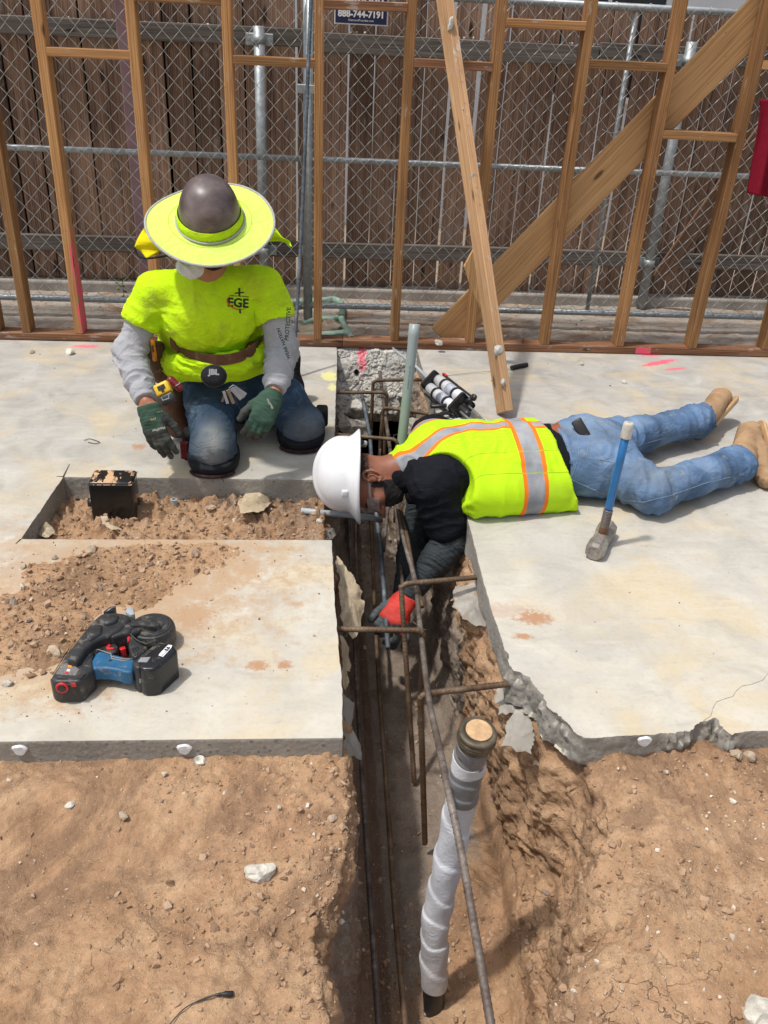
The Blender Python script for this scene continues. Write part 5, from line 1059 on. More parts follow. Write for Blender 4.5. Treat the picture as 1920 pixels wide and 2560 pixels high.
# red carabiner pouch
rcx = gd(378, 829, 2.97); V, Fc = sdf_mesh([(cap(rcx+R_*-.014+U_*.012, rcx+R_*.016-U_*.014, .015, .013), .01)], .003); rp = thing('red_key_case', 'small dark red case hanging from the belt above the worn knee', 'key case', tuple(rcx)); solid('case', (V, Fc), plain('dark_red_plastic', (.16, .008, .015), .35, 0, .5), rp); V, Fc = tube(spline([rcx+R_*.005-U_*.010-F_*.016, rcx+R_*.016-U_*.004-F_*.014, rcx+R_*.02+U_*.004-F_*.01], 4), .0015, 6); obj('clip', V, Fc, M['galv'], rp, True)
# speaker case with print and keys
cS = gd(462, 812, 2.93); nS = nrm(CAM-cS+A3((0, 0, .8))); rS = nrm(R_-nS*(R_ @ nS)); uS = np.cross(nS, rS); MS = Matrix.Identity(4)
for i in range(3): MS[i][0] = rS[i]; MS[i][1] = uS[i]; MS[i][2] = nS[i]; MS[i][3] = cS[i]
sp = thing('speaker_case', 'black oval zip case with grey letters hanging at the worker lap', 'speaker', tuple(cS)); prof = [(.0005, .019), (.02, .0185), (.036, .015), (.041, .003), (.042, 0), (.041, -.004), (.034, -.014), (.0005, -.018)]
V, Fc = lathe(prof, 40, False); V[:, 1] *= .88; put('case', raw_mesh('case', V, Fc, M['blackpad'], True), sp, M=MS); t_ = np.linspace(0, 2*PI, 41); V, Fc = tube(np.stack([.0425*np.cos(t_), .0425*.88*np.sin(t_), t_*0], -1), .0022, 6); put('zip', raw_mesh('zip', V, Fc, M['black'], True), sp, M=MS)
V, Fc = text_vf('JBL', .026, .0006, 'CENTER', .0014); V[:, 2] += .0193; M['greyprint'] = plain('grey_print', (.26, .26, .27), .6); put('lettering', raw_mesh('lettering', V, Fc, M['greyprint']), sp, M=MS @ Matrix.Translation((0, .008, 0)))
M['keyring'] = plain('dull_brass', (.22, .17, .12), .4, .6, .5, .3)
kb = thing('key_bunch', 'bunch of keys and cards hanging below the black case at the lap', 'keys', tuple(gd(500, 858, 2.95)))
for k, (a, b, c_, d_, w_) in enumerate([(483, 845, 492, 872, .010), (492, 842, 505, 872, .012), (500, 838, 522, 862, .016), (488, 845, 480, 868, .008), (505, 838, 530, 855, .02)]):
    p, q = gd(a, b, 2.93+k*.004), gd(c_, d_, 2.95+k*.004); V, Fc = bbox((-w_/2, -.001, 0), (w_/2, .001, np.linalg.norm(q-p)), .0005); put('key', raw_mesh('key', V, Fc, M['keyring'] if k % 2 else M['greyprint']), kb, M=frame(p, R_+U_*.2*k, q-p))
V, Fc = tube(spline([gd(495, 838, 2.92), gd(505, 832, 2.92), gd(510, 842, 2.93), gd(498, 845, 2.93), gd(495, 838, 2.92)], 5), .0015, 6); obj('key_ring', V, Fc, M['galv'], kb, True)
# ================================================================== lying worker
LP = thing('person', 'worker lying face down in an orange and silver striped vest, reaching into the trench', 'person', (1.0, 2.85, 0))
hcl = A3((.185, 2.735, .075)); upL = nrm((-.985, -.06, -.10)); fwL = nrm((.10, -.52, -.85)); HL = head_mat3(upL, fwL)
sN, sF = A3((.405, 2.655, .095)), A3((.44, 3.0, .13)); pelv = A3((1.02, 2.885, .12)); chs = A3((.50, 2.81, .125))
hpN, hpF = A3((1.03, 2.80, .11)), A3((1.05, 2.985, .12)); kN, kF = gz(1408, 1062, .085), gz(1385, 938, .10); aN, aF = gz(1600, 1000, .085), gz(1520, 905, .10)
eN = gz(972, 1172, -.10); hNd = gz(838, 1338, -.33); wN = eN+(hNd-eN)*.80; wN = gz(880, 1290, -.26)
eF = A3((.385, 2.90, -.23)); wF = gz(866, 1318, -.42); lat = nrm((-.15, 1, 0)); axL = nrm(pelv-chs)
body = [cap(chs, pelv, .105, .105, lat, 1.5), cap(sN, sF, .06), cap(chs+A3((-.05, 0, 0)), hcl+A3((.10, .02, .01)), .07, .056), cap(hpN, kN, .075, .052), cap(hpF, kF, .075, .052), cap(kN, aN, .05, .036), cap(kF, aF, .05, .036), cap(sN, eN, .05, .038), cap(eN, wN, .038, .026), cap(sF, eF, .05, .038), cap(eF, wF, .038, .026)]
dN = nrm(gz(820, 1375, -.34)-wN)
Hn, Jn = hand_prims(wN, dN, (-.1, -.5, .85), 1, (.55, .7, .8, .9), .06, 1.12, (.6, .25), .3, 1.02)
V, Fc = sdf_mesh([(f, .03) for f in body]+Hn, .0062, .03); solid('body', (V, Fc), M['skin'], LP, {'hair': np.zeros(len(V))})
M['skin2'] = skin_mat('ruddy_skin', (.27, .105, .062)); hp = HEADP['head']
hd2 = solid('head', (tr(hp[0], HL, hcl), hp[1]), M['skin2'], LP, {'hair': hp[2]})
for V, Fc in HEADP['ears']: obj('ear', tr(V, HL, hcl), Fc, M['skin2'], hd2, True, {'hair': np.zeros(len(V))})
for V, Fc in HEADP['eyes']: obj('eye', tr(V, HL, hcl), Fc, M['eye'], hd2, True)
# safety glasses
def glass_mat():
    m = bpy.data.materials.new('clear_plastic'); m.use_nodes = True; b = m.node_tree.nodes['Principled BSDF']; b.inputs['Base Color'].default_value = (.8, .82, .82, 1); b.inputs['Roughness'].default_value = .06; b.inputs['Transmission Weight'].default_value = .9; b.inputs['IOR'].default_value = 1.2; return m
M['clear'] = glass_mat(); gl = thing('safety_glasses', 'clear safety glasses worn by the lying worker under the white hard hat', 'glasses', tuple(hcl))
u = np.linspace(-1.25, 1.25, 17); v = np.linspace(-.022, .020, 6); Um, Vm = np.meshgrid(u, v); P = np.stack([.075*np.sin(Um), .040+.070*np.cos(Um)+.0*Vm, Vm+.004], -1); V, Fc = gridmesh(P); V2 = V+A3((0, .002, 0)); n = len(V)
obj('lens', tr(np.concatenate([V, V2]), HL, hcl), [tuple(f) for f in Fc]+[tuple(f[::-1]+n) for f in Fc], M['clear'], gl, True)
for s in (-1, 1): V, Fc = tube(spline([(s*.075, .062, .012), (s*.083, .03, .012), (s*.084, -.01, .010), (s*.082, -.04, -.004)], 5), .0032, 6, rfun=lambda i, a: 1+.8*abs(math.sin(a))); obj('temple', tr(V, HL, hcl), Fc, M['clear'], gl, True)
# white full-brim hard hat
wh = thing('white_hard_hat', 'white full-brim hard hat on the head of the lying worker', 'hard hat', tuple(hcl)); upH = nrm((-.985, .02, .015)); HH = head_mat3(upH, fwL); hcH = hcl+upH*.058+fwL*.0+A3((-.008, .012, .022))
M['whitehat'] = plain('white_hat_plastic', (.72, .73, .75), .3, 0, .5, .06, 10, .08, 40, dust=.22, dustc=(.56, .54, .50))
th_ = np.linspace(0, 2*PI, 97)[:-1]; rows = []
prf = [(.155, -.022), (.158, -.018), (.150, -.010), (.138, .002), (.131, .014)]+[(.128*math.cos(a), .018+.118*math.sin(a)) for a in np.linspace(.02, PI/2-.001, 26)]
for r_, z_ in prf:
    kx = 1+.0*z_; yy = 1.10; row = np.stack([r_*np.cos(th_)*.93, r_*np.sin(th_)*(1.03 if r_ > .13 else 1.06)+np.where(np.sin(th_) > 0, np.sin(th_)**4*.020*max(0, (r_-.125)/.033), 0), z_-np.where(np.sin(th_) > 0, .012*np.sin(th_)**3, 0)*max(0, (r_-.12)/.035)], -1)
    # raised ridge over the crown
    rg = np.exp(-((np.cos(th_)*r_)/.030)**4)*.006*sstep(.02, .06, z_); row += np.stack([np.cos(th_)*0, np.sin(th_)*rg*.7, rg], -1); rows.append(row)
rows = np.array(rows); nr, nk = rows.shape[:2]; V = rows.reshape(-1, 3); Vi = V*A3((.985, .985, .985))-A3((0, 0, .002)); Fc = []
for i in range(nr-1):
    for k in range(nk): a, b, c_, d_ = i*nk+k, i*nk+(k+1) % nk, (i+1)*nk+(k+1) % nk, (i+1)*nk+k; Fc += [(a, b, c_, d_), (a+nr*nk, d_+nr*nk, c_+nr*nk, b+nr*nk)]
Fc += [(k, k+nr*nk, (k+1) % nk+nr*nk, (k+1) % nk) for k in range(nk)]
obj('shell', tr(np.concatenate([V, Vi]), HH, hcH), Fc, M['whitehat'], wh, True)
for ang, zz in ((.62, .026), (-.35, .026), (-1.05, .02), (PI-.6, .026)):
    c_ = A3((.128*math.cos(ang)*.93, .128*math.sin(ang)*1.06, zz)); V, Fc = bbox((-.013, -.005, -.011), (.013, .006, .011), .004, 2); m = frame(tr(c_, HH, hcH), HH @ A3((-math.sin(ang), math.cos(ang), 0)), upH); put('slot_lug', raw_mesh('slot_lug', V, Fc, M['whitehat'], True), wh, M=m)
t_ = np.linspace(0, 2*PI, 60); 
V, Fc = tube(np.stack([np.cos(t_)*.098, np.sin(t_)*.108, np.full(60, -.016)], -1), .008, 8, rfun=lambda i, a: 1+.5*abs(math.cos(a))); obj('suspension_band', tr(V, HH, hcH), Fc, M['pvc'], wh, True)
V, Fc = bbox((-.035, -.118, -.05), (.035, -.100, -.012), .006, 2); obj('ratchet', tr(V, HH, hcH), Fc, M['pvc'], wh)
V, Fc = tube(np.array([(-.038, -.112, -.028), (.038, -.112, -.028)]), .010, 10); obj('ratchet_knob', tr(V, HH, hcH), Fc, M['black'], wh, True)
# T-shirt
up_ = lambda s, e, f: s+(e-s)*f
ts = [(cap(chs+A3((-.02, 0, 0)), pelv-axL*.14, .119, .113, lat, 1.49), .04), (cap(sN+A3((0, -.0, .012)), sF, .092), .04), (cap(chs+A3((-.06, -.0, .01)), hcl+A3((.098, .012, .012)), .085, .064), .04), (cap(sN, up_(sN, eN, .70), .082, .072), .02), (cap(sF, up_(sF, eF, .58), .075, .072), .02)]
dNu = nrm(eN-sN); V, Fc = sdf_mesh(ts, .0058, sub=[(cap(up_(sN, eN, .70)+dNu*.15, up_(sN, eN, .70)+dNu*.4, .12), .003)], cut=[((0, 0, .004), (0, 0, -1))] if False else None)
V = folds(V, Fc, [(dNu, 36, 9, .008, 71, up_(sN, eN, .3), .13), ((.3, 1, 0), 30, 9, .006, 72, sN+A3((.05, 0, .05)), .12), ((1, 0, .5), 14, 6, .004, 73, None, 1)]); solid('shirt', (V, Fc), M['navy_shirt'], LP); BT = bvh_vf(V, Fc)
# compression sleeves
for s_, e_, w_ in ((sN, eN, wN), (sF, eF, wF)):
    d2 = nrm(w_-e_); V, Fc = sdf_mesh([(cap(up_(s_, e_, .45), e_, .060, .053), .03), (cap(e_, e_+(w_-e_)*.3, .054, .053), .03), (cap(e_+(w_-e_)*.3, w_-d2*.01, .053, .038), .03)], .004, cut=[(w_, d2)]); V = folds(V, Fc, [(d2, 120, 14, .0028, 74, None, 1), (nrm(e_-s_), 90, 14, .003, 75, e_, .08)]); solid('arm_sleeve', (V, Fc), M['armsleeve'], LP)
# glove in red and dark grey
t = NT('red_grey_glove'); n = t.noise(20, 5, .6); rd = t.ramp(n, [(.3, (.42, .03, .022)), (.7, (.62, .055, .04))]); gy_ = t.ramp(n, [(.3, (.05, .06, .065)), (.7, (.12, .135, .14))]); dp = t.attr('dip'); c = t.mix(t.ms(t.math('ADD', dp, t.math('MULTIPLY', t.math('SUBTRACT', t.noise(40, 3), .5), .2)), .45, .55), rd, gy_); t.bump(t.noise(300, 3), .3, .002); M['glove_r'] = t.fin(c, .65, 0, .3)
Hn2, Jn2 = hand_prims(wN, dN, (-.1, -.5, .85), 1, (.55, .7, .8, .9), .06, 1.16, (.6, .25), .3, 1.18)
def dipR(V):
    tips = np.array([q for j in Jn2 for q in j[1:]]); r = np.min([np.linalg.norm(V-q, axis=1) for q in tips], 0); return {'dip': sstep(.043, .022, r)}
gN, gNm = glove_mesh(Hn2, wN+dN*.012, dN, M['glove_r'], parent=LP, attrs=dipR)
dF = nrm(gz(832, 1400, -.47)-wF); Hf, Jf = hand_prims(wF, dF, (.3, -.2, 1), -1, (.7, .8, .85, .9), .03, 1.1, (.6, .25), .3, 1.18); Jn2 = Jf
glove_mesh(Hf, wF+dF*.012, dF, M['glove_r'], parent=LP, attrs=dipR, nm='glove')
# vest: loose shell over the back, hanging to the slab, armholes cut out
vst = [(cap(chs+axL*-.05+A3((0, 0, .0)), pelv-axL*.10, .130, .128, lat, 1.62), .04), (cap(up_(sN, sF, .28)+A3((.0, 0, .02)), up_(sN, sF, .8)+A3((0, 0, .02)), .083), .03), (cap(chs+A3((.06, -.18, -.05)), pelv-axL*.10+A3((-.0, -.165, -.055)), .07, .07, (0, 0, 1), 1.1), .04), (cap(chs+A3((-.09, .02, .03)), hcl+A3((.118, .038, .05)), .084, .066), .03)]
V, Fc = sdf_mesh(vst, .0052, .03, sub=[(cap(gz(925, 1062, .13)*0+sN+nrm(CAM-sN)*.30, sN+A3((.02, -.02, .02))+nrm(CAM-sN)*.05, .128, .120), .008), (cap(sN+A3((-.05, -.14, -.05)), sN+A3((.06, -.14, -.08)), .10), .006), (cap(sF+A3((-.03, .1, -.1)), sF+A3((.05, .09, .1)), .1, .08), .006), (ell(hcl+A3((.01, -.03, -.01)), (.11, .11, .13)), .006)], cut=[((0, 0, .004), (0, 0, -1)), ((.885, 2.85, .08), (1, .12, .35))])
s_at = (V-chs) @ axL; la = (V-chs) @ lat
V = folds(V, Fc, [((1, .2, .3), 16, 6, .006, 81, None, 1), ((.7, .6, 0), 34, 9, .006, 82, pelv+A3((-.15, -.1, .05)), .12), ((1, -.6, 0), 30, 8, .005, 83, chs+A3((.1, -.05, .1)), .13)]); V[:, 2] = np.maximum(V[:, 2], .003)
t = NT('safety_vest'); S_, L_ = t.attr('s'), t.attr('q'); mesh_ = t.voro(230, rnd=.0); base = t.mix(t.math('MULTIPLY', t.ms(L_, -.145, -.142), t.ms(mesh_, .3, .5, .55, 0)), (.50, .80, .012), (.20, .36, .01))
base = t.mix(t.ms(t.noise(6, 5, .6), .52, .75, 0, .3), base, (.42, .60, .05)); OR, SV = (.85, .20, .02), t.ramp(t.noise(9, 5, .6), [(.3, (.22, .23, .25)), (.7, (.38, .39, .41))])
def band(v, c0, hw, soft=.0007): return t.math('MULTIPLY', t.ms(v, c0-hw-soft, c0-hw+soft), t.ms(v, c0+hw-soft, c0+hw+soft, 1, 0))
QW = .055; back_ = t.ms(t.attr('z'), .10, .105)
q2 = t.math('ADD', L_, t.math('MULTIPLY', t.ms(S_, .10, -.14), .0)); st = t.math('MULTIPLY', back_, band(L_, .012, .037)); st2 = t.math('MULTIPLY', back_, band(L_, .012, .021)); mir = t.math('MULTIPLY', back_, band(L_, .19, .037)); mir2 = t.math('MULTIPLY', back_, band(L_, .19, .021))
c = t.mix(st, base, OR); c = t.mix(st2, c, SV); c = t.mix(mir, c, OR); c = t.mix(mir2, c, SV); c = t.mix(band(S_, .235, .047), c, OR); c = t.mix(band(S_, .235, .031), c, SV); c = t.mix(band(L_, -.1435, .0012), c, (.30, .48, .01)); c = t.mix(band(L_, -.205, .001), c, (.30, .48, .01))
t.bump(t.math('ADD', t.noise(420, 2), t.math('MULTIPLY', t.noise(22, 5, .6), 2.0)), .25, .003); M['vest'] = t.fin(c, .8, 0, .2)
qq = la*np.sign(1)+0; curve = -.075*sstep(.05, -.16, s_at)*1.0; VEST = solid('vest', (V, Fc), M['vest'], LP, {'s': s_at-.010*np.sin(la*9), 'q': la-curve, 'z': V[:, 2]}); BV = bvh_vf(V, Fc)
# jeans with pocket, belt, boots
jn = [(cap(hpN+A3((-.02, 0, 0)), hpF+A3((-.03, 0, 0)), .112), .04), (cap(pelv-axL*.20, pelv+axL*.07, .121, .112, lat, 1.48), .04), (cap(hpN+axL*.05, kN, .097, .072), .03), (cap(hpF+axL*.05, kF, .095, .070), .03), (cap(kN, aN, .072, .064), .025), (cap(kF, aF, .070, .064), .025)]
hN_, hF_ = nrm(aN-kN), nrm(aF-kF); V, Fc = sdf_mesh(jn, .0056, .03, cut=[((0, 0, .006), (0, 0, -1)), (pelv-axL*.148, -axL)], sub=[(cap(aN+hN_*.075, aN+hN_*.3, .095), .004), (cap(aF+hF_*.075, aF+hF_*.3, .095), .004)])
V = folds(V, Fc, [(hN_, 34, 7, .017, 91, aN-hN_*.04, .10), (hF_, 34, 7, .017, 92, aF-hF_*.04, .10), (nrm(kN-hpN), 26, 7, .013, 93, (kN+hpN)/2+A3((.03, 0, 0)), .14), (nrm(kF-hpF), 26, 7, .013, 94, (kF+hpF)/2, .13), ((1, .5, .3), 14, 6, .005, 95, None, 1), ((1, 0, 0), 36, 8, .013, 96, kN, .09)])
w2 = np.clip(np.exp(-(np.linalg.norm((V-(kN+A3((-.02, 0, .07))))/A3((.14, .07, .05)), axis=1))**2)*.5+sstep(.15, .25, V[:, 2])*.25, 0, 1); jl = solid('jeans', (V, Fc), M['denim_l'], LP, {'wear': w2*(.6+.6*fbm(V, 14, 3, 99))}); BJL = bvh_vf(V, Fc)
M['thread_l'] = plain('pale_seam', (.22, .29, .38), .8, 0, .1)
def on_img(bvh, pts, off=.001, n=8):
    P = [ray(a, b) for a, b in pts]; D = np.array(P); i = np.linspace(0, len(P)-1, (len(P)-1)*n+1); D = np.stack([np.interp(i, range(len(P)), D[:, k]) for k in range(3)], -1); out = []
    for d in D:
        h = bvh.ray_cast(Vector(CAM), Vector(d))
        if h[0] is not None: out.append(np.array(h[0])-nrm(d)*off)
    return out
def line_on(bvh, pts, rad, mat, parent, name='seam', off=.001, n=8):
    o_ = on_img(bvh, pts, off, n)
    if len(o_) > 2: V, Fc = tube(o_, rad, 5); return obj(name, V, Fc, mat, parent, True)
line_on(BJL, [(1222, 1030), (1275, 1055), (1330, 1078), (1390, 1085), (1450, 1070), (1520, 1045), (1580, 1030)], .0011, M['thread_l'], jl)
line_on(BJL, [(1335, 985), (1370, 965), (1430, 948), (1480, 940), (1520, 935)], .0010, M['thread_l'], jl); line_on(BJL, [(1237, 880), (1248, 930), (1250, 985), (1236, 1030)], .0010, M['thread_l'], jl)
line_on(BJL, [(1262, 905), (1275, 935), (1266, 990), (1300, 993), (1345, 1003)], .0011, M['thread_l'], jl); line_on(BJL, [(1222, 1085), (1255, 1075), (1272, 1050)], .0011, M['thread_l'], jl)
# belt and shirt hem
bm_ = [p for p in on_img(BJL, [(1186, 890), (1200, 920), (1214, 960), (1221, 1010), (1222, 1060), (1218, 1088)], .004, 6)]
def ribbon(pts, w, nrm_hint, th, mat, name, parent):
    P = np.array(pts); T = np.gradient(P, axis=0); T /= np.linalg.norm(T, axis=1)[:, None]; V = []
    for p, t_ in zip(P, T):
        nn = nrm(CAM-p); s_ = nrm(np.cross(nn, t_)); V += [p+s_*w-nn*th, p+s_*w+nn*th, p-s_*w+nn*th, p-s_*w-nn*th]
    n = len(P); Fc = [(i*4+k, i*4+(k+1) % 4, (i+1)*4+(k+1) % 4, (i+1)*4+k) for i in range(n-1) for k in range(4)]+[(0, 1, 2, 3), (4*n-1, 4*n-2, 4*n-3, 4*n-4)]; return obj(name, V, Fc, mat, parent)
M['brownbelt'] = plain('tan_belt', (.27, .085, .035), .55, 0, .35, .2, 20)
if len(bm_) > 3: ribbon(bm_, .015, None, .003, M['brownbelt'], 'belt', LP)
for a0, b0, a1, b1 in [(1196, 908, 1222, 904), (1216, 1000, 1236, 998), (1208, 885, 1180, 884)]:
    o_ = on_img(BJL, [(a0, b0), (a1, b1)], .007, 6)
    if len(o_) > 2: ribbon(o_, .006, None, .002, M['denim_l'], 'belt_loop', LP)
ph = on_img(BJL, [(1256, 928)], .004, 1)
if ph:
    V, Fc = bbox((-.020, -.042, .004), (.020, .042, .020), .006, 2); pd = nrm(gd(1270, 950, 3)-gd(1243, 905, 3)); o = put('phone', raw_mesh('phone', V, Fc, M['black'], True), None, M=frame(ph[0], np.cross(pd, nrm(CAM-ph[0])), nrm(CAM-ph[0]))); tag(o, 'black phone sticking out of the back pocket of the light jeans', 'phone')
for an, hd_, nm in ((aN, hN_, 0), (aF, hF_, 1)):
    heel = gz(1566, 868, .105) if nm else gz(1632, 935, .115); toe = gz(1512, 928, .036) if nm else gz(1662, 1035, .040); fd = nrm(toe-heel); so = nrm(hd_-fd*(hd_ @ fd))
    V, Fc = sdf_mesh([(cap(an+hd_*.01, heel-so*.025-hd_*.01, .050, .042), .02), (cap(heel-so*.02, heel+(toe-heel)*.5-so*.022, .041, .043, so, .85), .02), (cap(heel+(toe-heel)*.5-so*.022, toe-so*.012, .043, .037, so, .8), .02)], .0045, .02, cut=[((0, 0, .004), (0, 0, -1))]); V = folds(V, Fc, [(fd, 50, 14, .004, 97, None, 1)]); bt = solid('boot', (V, Fc), M['tanboot'], LP)
    V, Fc = sdf_mesh([(cap(heel+so*.012-fd*.014, toe+so*.012, .050, .044, so, .66), .008)], .0035, cut=[((0, 0, .003), (0, 0, -1)), (heel+so*.036, so), (heel+so*.012, -so)]); solid('sole', (V, Fc), M['sole'], bt)
# ------------------------------------------------------------------ rebar
def rebar(name, pts, r, mat, parent=None, pitch=.0125, n=8, sm=10, ribs=True):
    P = spline(pts, sm) if len(pts) > 2 else np.array(pts, float); L = np.concatenate([[0], np.cumsum(np.linalg.norm(np.diff(P, axis=0), axis=1))]); m = max(8, int(L[-1]/(pitch/4))); t = np.linspace(0, L[-1], m); Q = np.stack([np.interp(t, L, P[:, k]) for k in range(3)], -1)
    if ribs: rf = lambda i, a: 1+.17*max(0, math.cos(2*PI*t[i]/pitch+a*1.0))**3
    else: rf = None
    V, Fc = tube(Q, r, n, rfun=rf); return obj(name, V, Fc, mat, parent, True)
cage = thing('rebar_cage', 'rusty rebar bars tied to hooked dowels along the trench', 'rebar', (.3, 2.3, -.1))
g = lambda a, b, z: gz(a, b, z)
rebar('bar', [g(820, 803, -.09), g(841, 960, -.10), g(865, 1130, -.10), g(895, 1250, -.10), g(907, 1350, -.09), g(925, 1500, -.03), g(948, 1610, .045), g(971, 1720, .095), g(998, 1850, .075), g(1060, 2212, .04), g(1090, 2400, -.01)], .0080, M['rebar'], cage)
rebar('bar', [g(850, 1050, -.105), g(877, 1150, -.105), g(893, 1240, -.105), g(912, 1310, -.105)], .0078, M['rebar_rust'], cage)
def dowel(A, Bc, end, r=.0085, mat='rebar_rust', hook=.035):
    A, Bc, end = map(A3, (A, Bc, end)); d = nrm(A-Bc); e = nrm(end-Bc); pts = [A]+[Bc+d*hook*1.0, Bc+d*hook*.35+e*hook*.08, Bc+d*hook*.08+e*hook*.35, Bc+e*hook*1.0]+[end]
    P = [A+(pts[1]-A)*s for s in (0, .5)]+pts[1:-1]+[pts[-2]+(end-pts[-2])*s for s in (.5, 1)]; return rebar('dowel', P, r, M[mat], cage, sm=6)
dowel(g(1042, 1246, -.05), g(866, 1262, -.05), gy(895, 1690, 2.05)); dowel(g(1160, 1470, -.05), g(908, 1500, -.05), gy(918, 1822, 1.74)); dowel(g(728, 1359, -.05), g(914, 1362, -.05), g(914, 1362, -.05)+A3((.02, .03, -.40)))
dowel(g(720, 848, -.06), g(836, 848, -.06), gy(836, 848, 3.9)*0+g(836, 848, -.06)+A3((0, -.03, -.45))); dowel(g(920, 820, -.05), g(806, 822, -.05), g(806, 822, -.05)+A3((-.0, -.02, -.5))); dowel(g(718, 938, -.05), g(858, 950, -.05), g(858, 950, -.05)+A3((.01, -.02, -.4))); dowel(g(925, 894, -.05), g(828, 880, -.05), g(828, 880, -.05)+A3((-.02, -.05, -.5)))
lo = -.56
rebar('bar', [g(748, 1000, lo), g(760, 1250, lo), g(772, 1500, lo), g(790, 1800, lo), g(818, 2212, lo), g(830, 2400, lo)], .0078, M['rebar'], cage); rebar('bar', [g(800, 1100, lo), g(815, 1420, lo), g(835, 1700, lo), g(852, 1950, lo), g(875, 2212, lo), g(890, 2400, lo)], .0078, M['rebar_rust'], cage)
rebar('bar', [g(772, 1000, -.5), g(768, 1130, -.5), g(771, 1260, -.5)], .006, M['rebar'], cage); rebar('bar', [g(846, 1000, -.3), g(858, 1130, -.3), g(872, 1290, -.3)], .0075, M['rebar'], cage); rebar('bar', [g(840, 1080, -.28), g(828, 1190, -.28)], .007, M['rebar'], cage); rebar('bar', [g(833, 870, -.2), g(822, 960, -.25), g(810, 1080, -.3)], .007, M['rebar_rust'], cage)
rng = np.random.default_rng(4)
for a, b in [(890, 1255), (905, 1360), (922, 1500), (824, 822), (830, 848), (845, 945), (835, 885)]:
    c_ = g(a, b, -.06)
    for k in range(3): v = rng.normal(size=(5, 3))*np.array([.016, .016, .012]); V, Fc = tube(spline(np.cumsum(v*.6, 0)+c_-v.mean(0), 6), .0011, 5); obj('tie_wire', V, Fc, M['rebar'], cage, True)
rb = rebar('rebar', [g(781, 848, -.10), g(792, 905, -.12), g(800, 955, -.14), g(806, 1060, -.2), g(815, 1125, -.24), g(826, 1230, -.28), g(838, 1400, -.31)], .0085, M['rebar_new']); tag(rb, 'loose blue-grey rebar held by the red glove in the trench', 'rebar')
vb = rebar('rebar', [gz(632, 818), gy(650, 520, 4.12), gy(675, -80, 4.33)], .0085, M['rebar_new'], sm=4, pitch=.02, n=10); tag(vb, 'upright steel rebar leaning on the stud wall behind the kneeling worker', 'rebar')

# ------------------------------------------------------------------ pipes
cn = thing('conduit', 'tall grey plastic conduit standing in the far end of the trench', 'conduit', tuple(gz(866, 985, -.15)))
pb_, pt_ = gz(863, 1000, -.20), gy(896, 700, 3.58); d_ = nrm(pt_-pb_)
t = NT('conduit_plastic'); z = t.sep()[2]; c = t.mix(t.ms(z, .30, -.1), (.30, .35, .35), (.30, .42, .27)); c = t.mix(t.ms(t.noise(12, 5), .5, .7, 0, .35), c, (.42, .43, .42)); M['conduit'] = t.fin(c, .4, 0, .5)
q = [pb_+(pt_-pb_)*s for s in np.linspace(0, 1, 14)]; V, Fc = tube(q, .0215, 24, cap=False, rfun=lambda i, a: 1+(.14*abs(math.sin(a*1.5)) if i >= 12 else 0)); V2, F2 = tube(q, .0190, 24, cap=False); n = len(V)
Fall = Fc+[f[::-1] for f in [tuple(i+n for i in f) for f in F2]]+[(13*24+k, 13*24+(k+1) % 24, n+13*24+(k+1) % 24, n+13*24+k) for k in range(24)]; obj('tube', np.concatenate([V, V2]), Fall, M['conduit'], cn, True)
cp_ = tube([pt_-d_*.02+A3((.0, 0, 0)), pt_-d_*.012], .0225, 20); 
V, Fc = text_vf('SCH 40 PVC CONDUIT', .010, .0002, 'CENTER'); rx_ = d_; nn = nrm(CAM-(pt_+pb_)/2); nn = nrm(nn-d_*(nn @ d_)); put('print', raw_mesh('print', V, Fc, plain('conduit_ink', (.12, .14, .14), .7)), cn, M=frame(tuple((pt_+pb_)/2+d_*.08+nn*.0216), -d_, nn))
c2 = tube([gz(650, 1103, -.075), gz(700, 1108, -.085), gz(758, 1113, -.10), gz(800, 1118, -.12), gz(822, 1124, -.16)], .0115, 14); o = obj('grey_conduit', c2[0], c2[1], M['pvc'], smooth=True); tag(o, 'pale grey conduit lying across the trench under the white hard hat', 'conduit')
st_b = gz(376, 1092, -.09); stb = thing('conduit_stub', 'small grey conduit stub poking out of the hole soil', 'conduit', tuple(st_b)); V, Fc = tube([st_b+A3((0, 0, -.03)), st_b+A3((.002, -.004, .028))], .0115, 14, cap=False); obj('tube', V, Fc, M['pvc'], stb, True)
V, Fc = lathe([(.0118, 0), (.0125, .003), (.008, .004), (.0078, -.02), (0, -.02)], 14, False); put('rim', raw_mesh('rim', V, Fc, M['pvc']), stb, M=Matrix.Translation(st_b+A3((.002, -.004, .026))))
# green wrapped pipes behind the wall
t = NT('green_wrap'); w = t.noise(30, 5, .6, t.map(scale=(.4, 1, 2.5), rot=(0, .5, .4))); c = t.ramp(w, [(.3, (.16, .25, .19)), (.55, (.26, .40, .31)), (.75, (.42, .50, .43))]); c = t.mix(t.ms(t.noise(7, 5), .5, .65, 0, .7), c, (.34, .36, .32)); t.bump(w, .8, .01); M['greenwrap'] = t.fin(c, .6, 0, .35)
gp = thing('green_pipe', 'green plastic-wrapped pipes lying on the ground behind the stud wall', 'pipe', tuple(gz(700, 690, .02)))
def wrapped(name, pts, r, mat, parent, amp=.12, seed=0, n=16, seg=8):
    P = spline(pts, seg); L = np.concatenate([[0], np.cumsum(np.linalg.norm(np.diff(P, axis=0), axis=1))])
    rf = lambda i, a: 1+amp*(((L[i]/r*.35+a/(2*PI)+.15*math.sin(L[i]*31+seed)) % 1.0)-.5)+.05*math.sin(a*3+L[i]*40+seed)
    V, Fc = tube(P, r, n, rfun=rf); return obj(name, V, Fc, mat, parent, True)
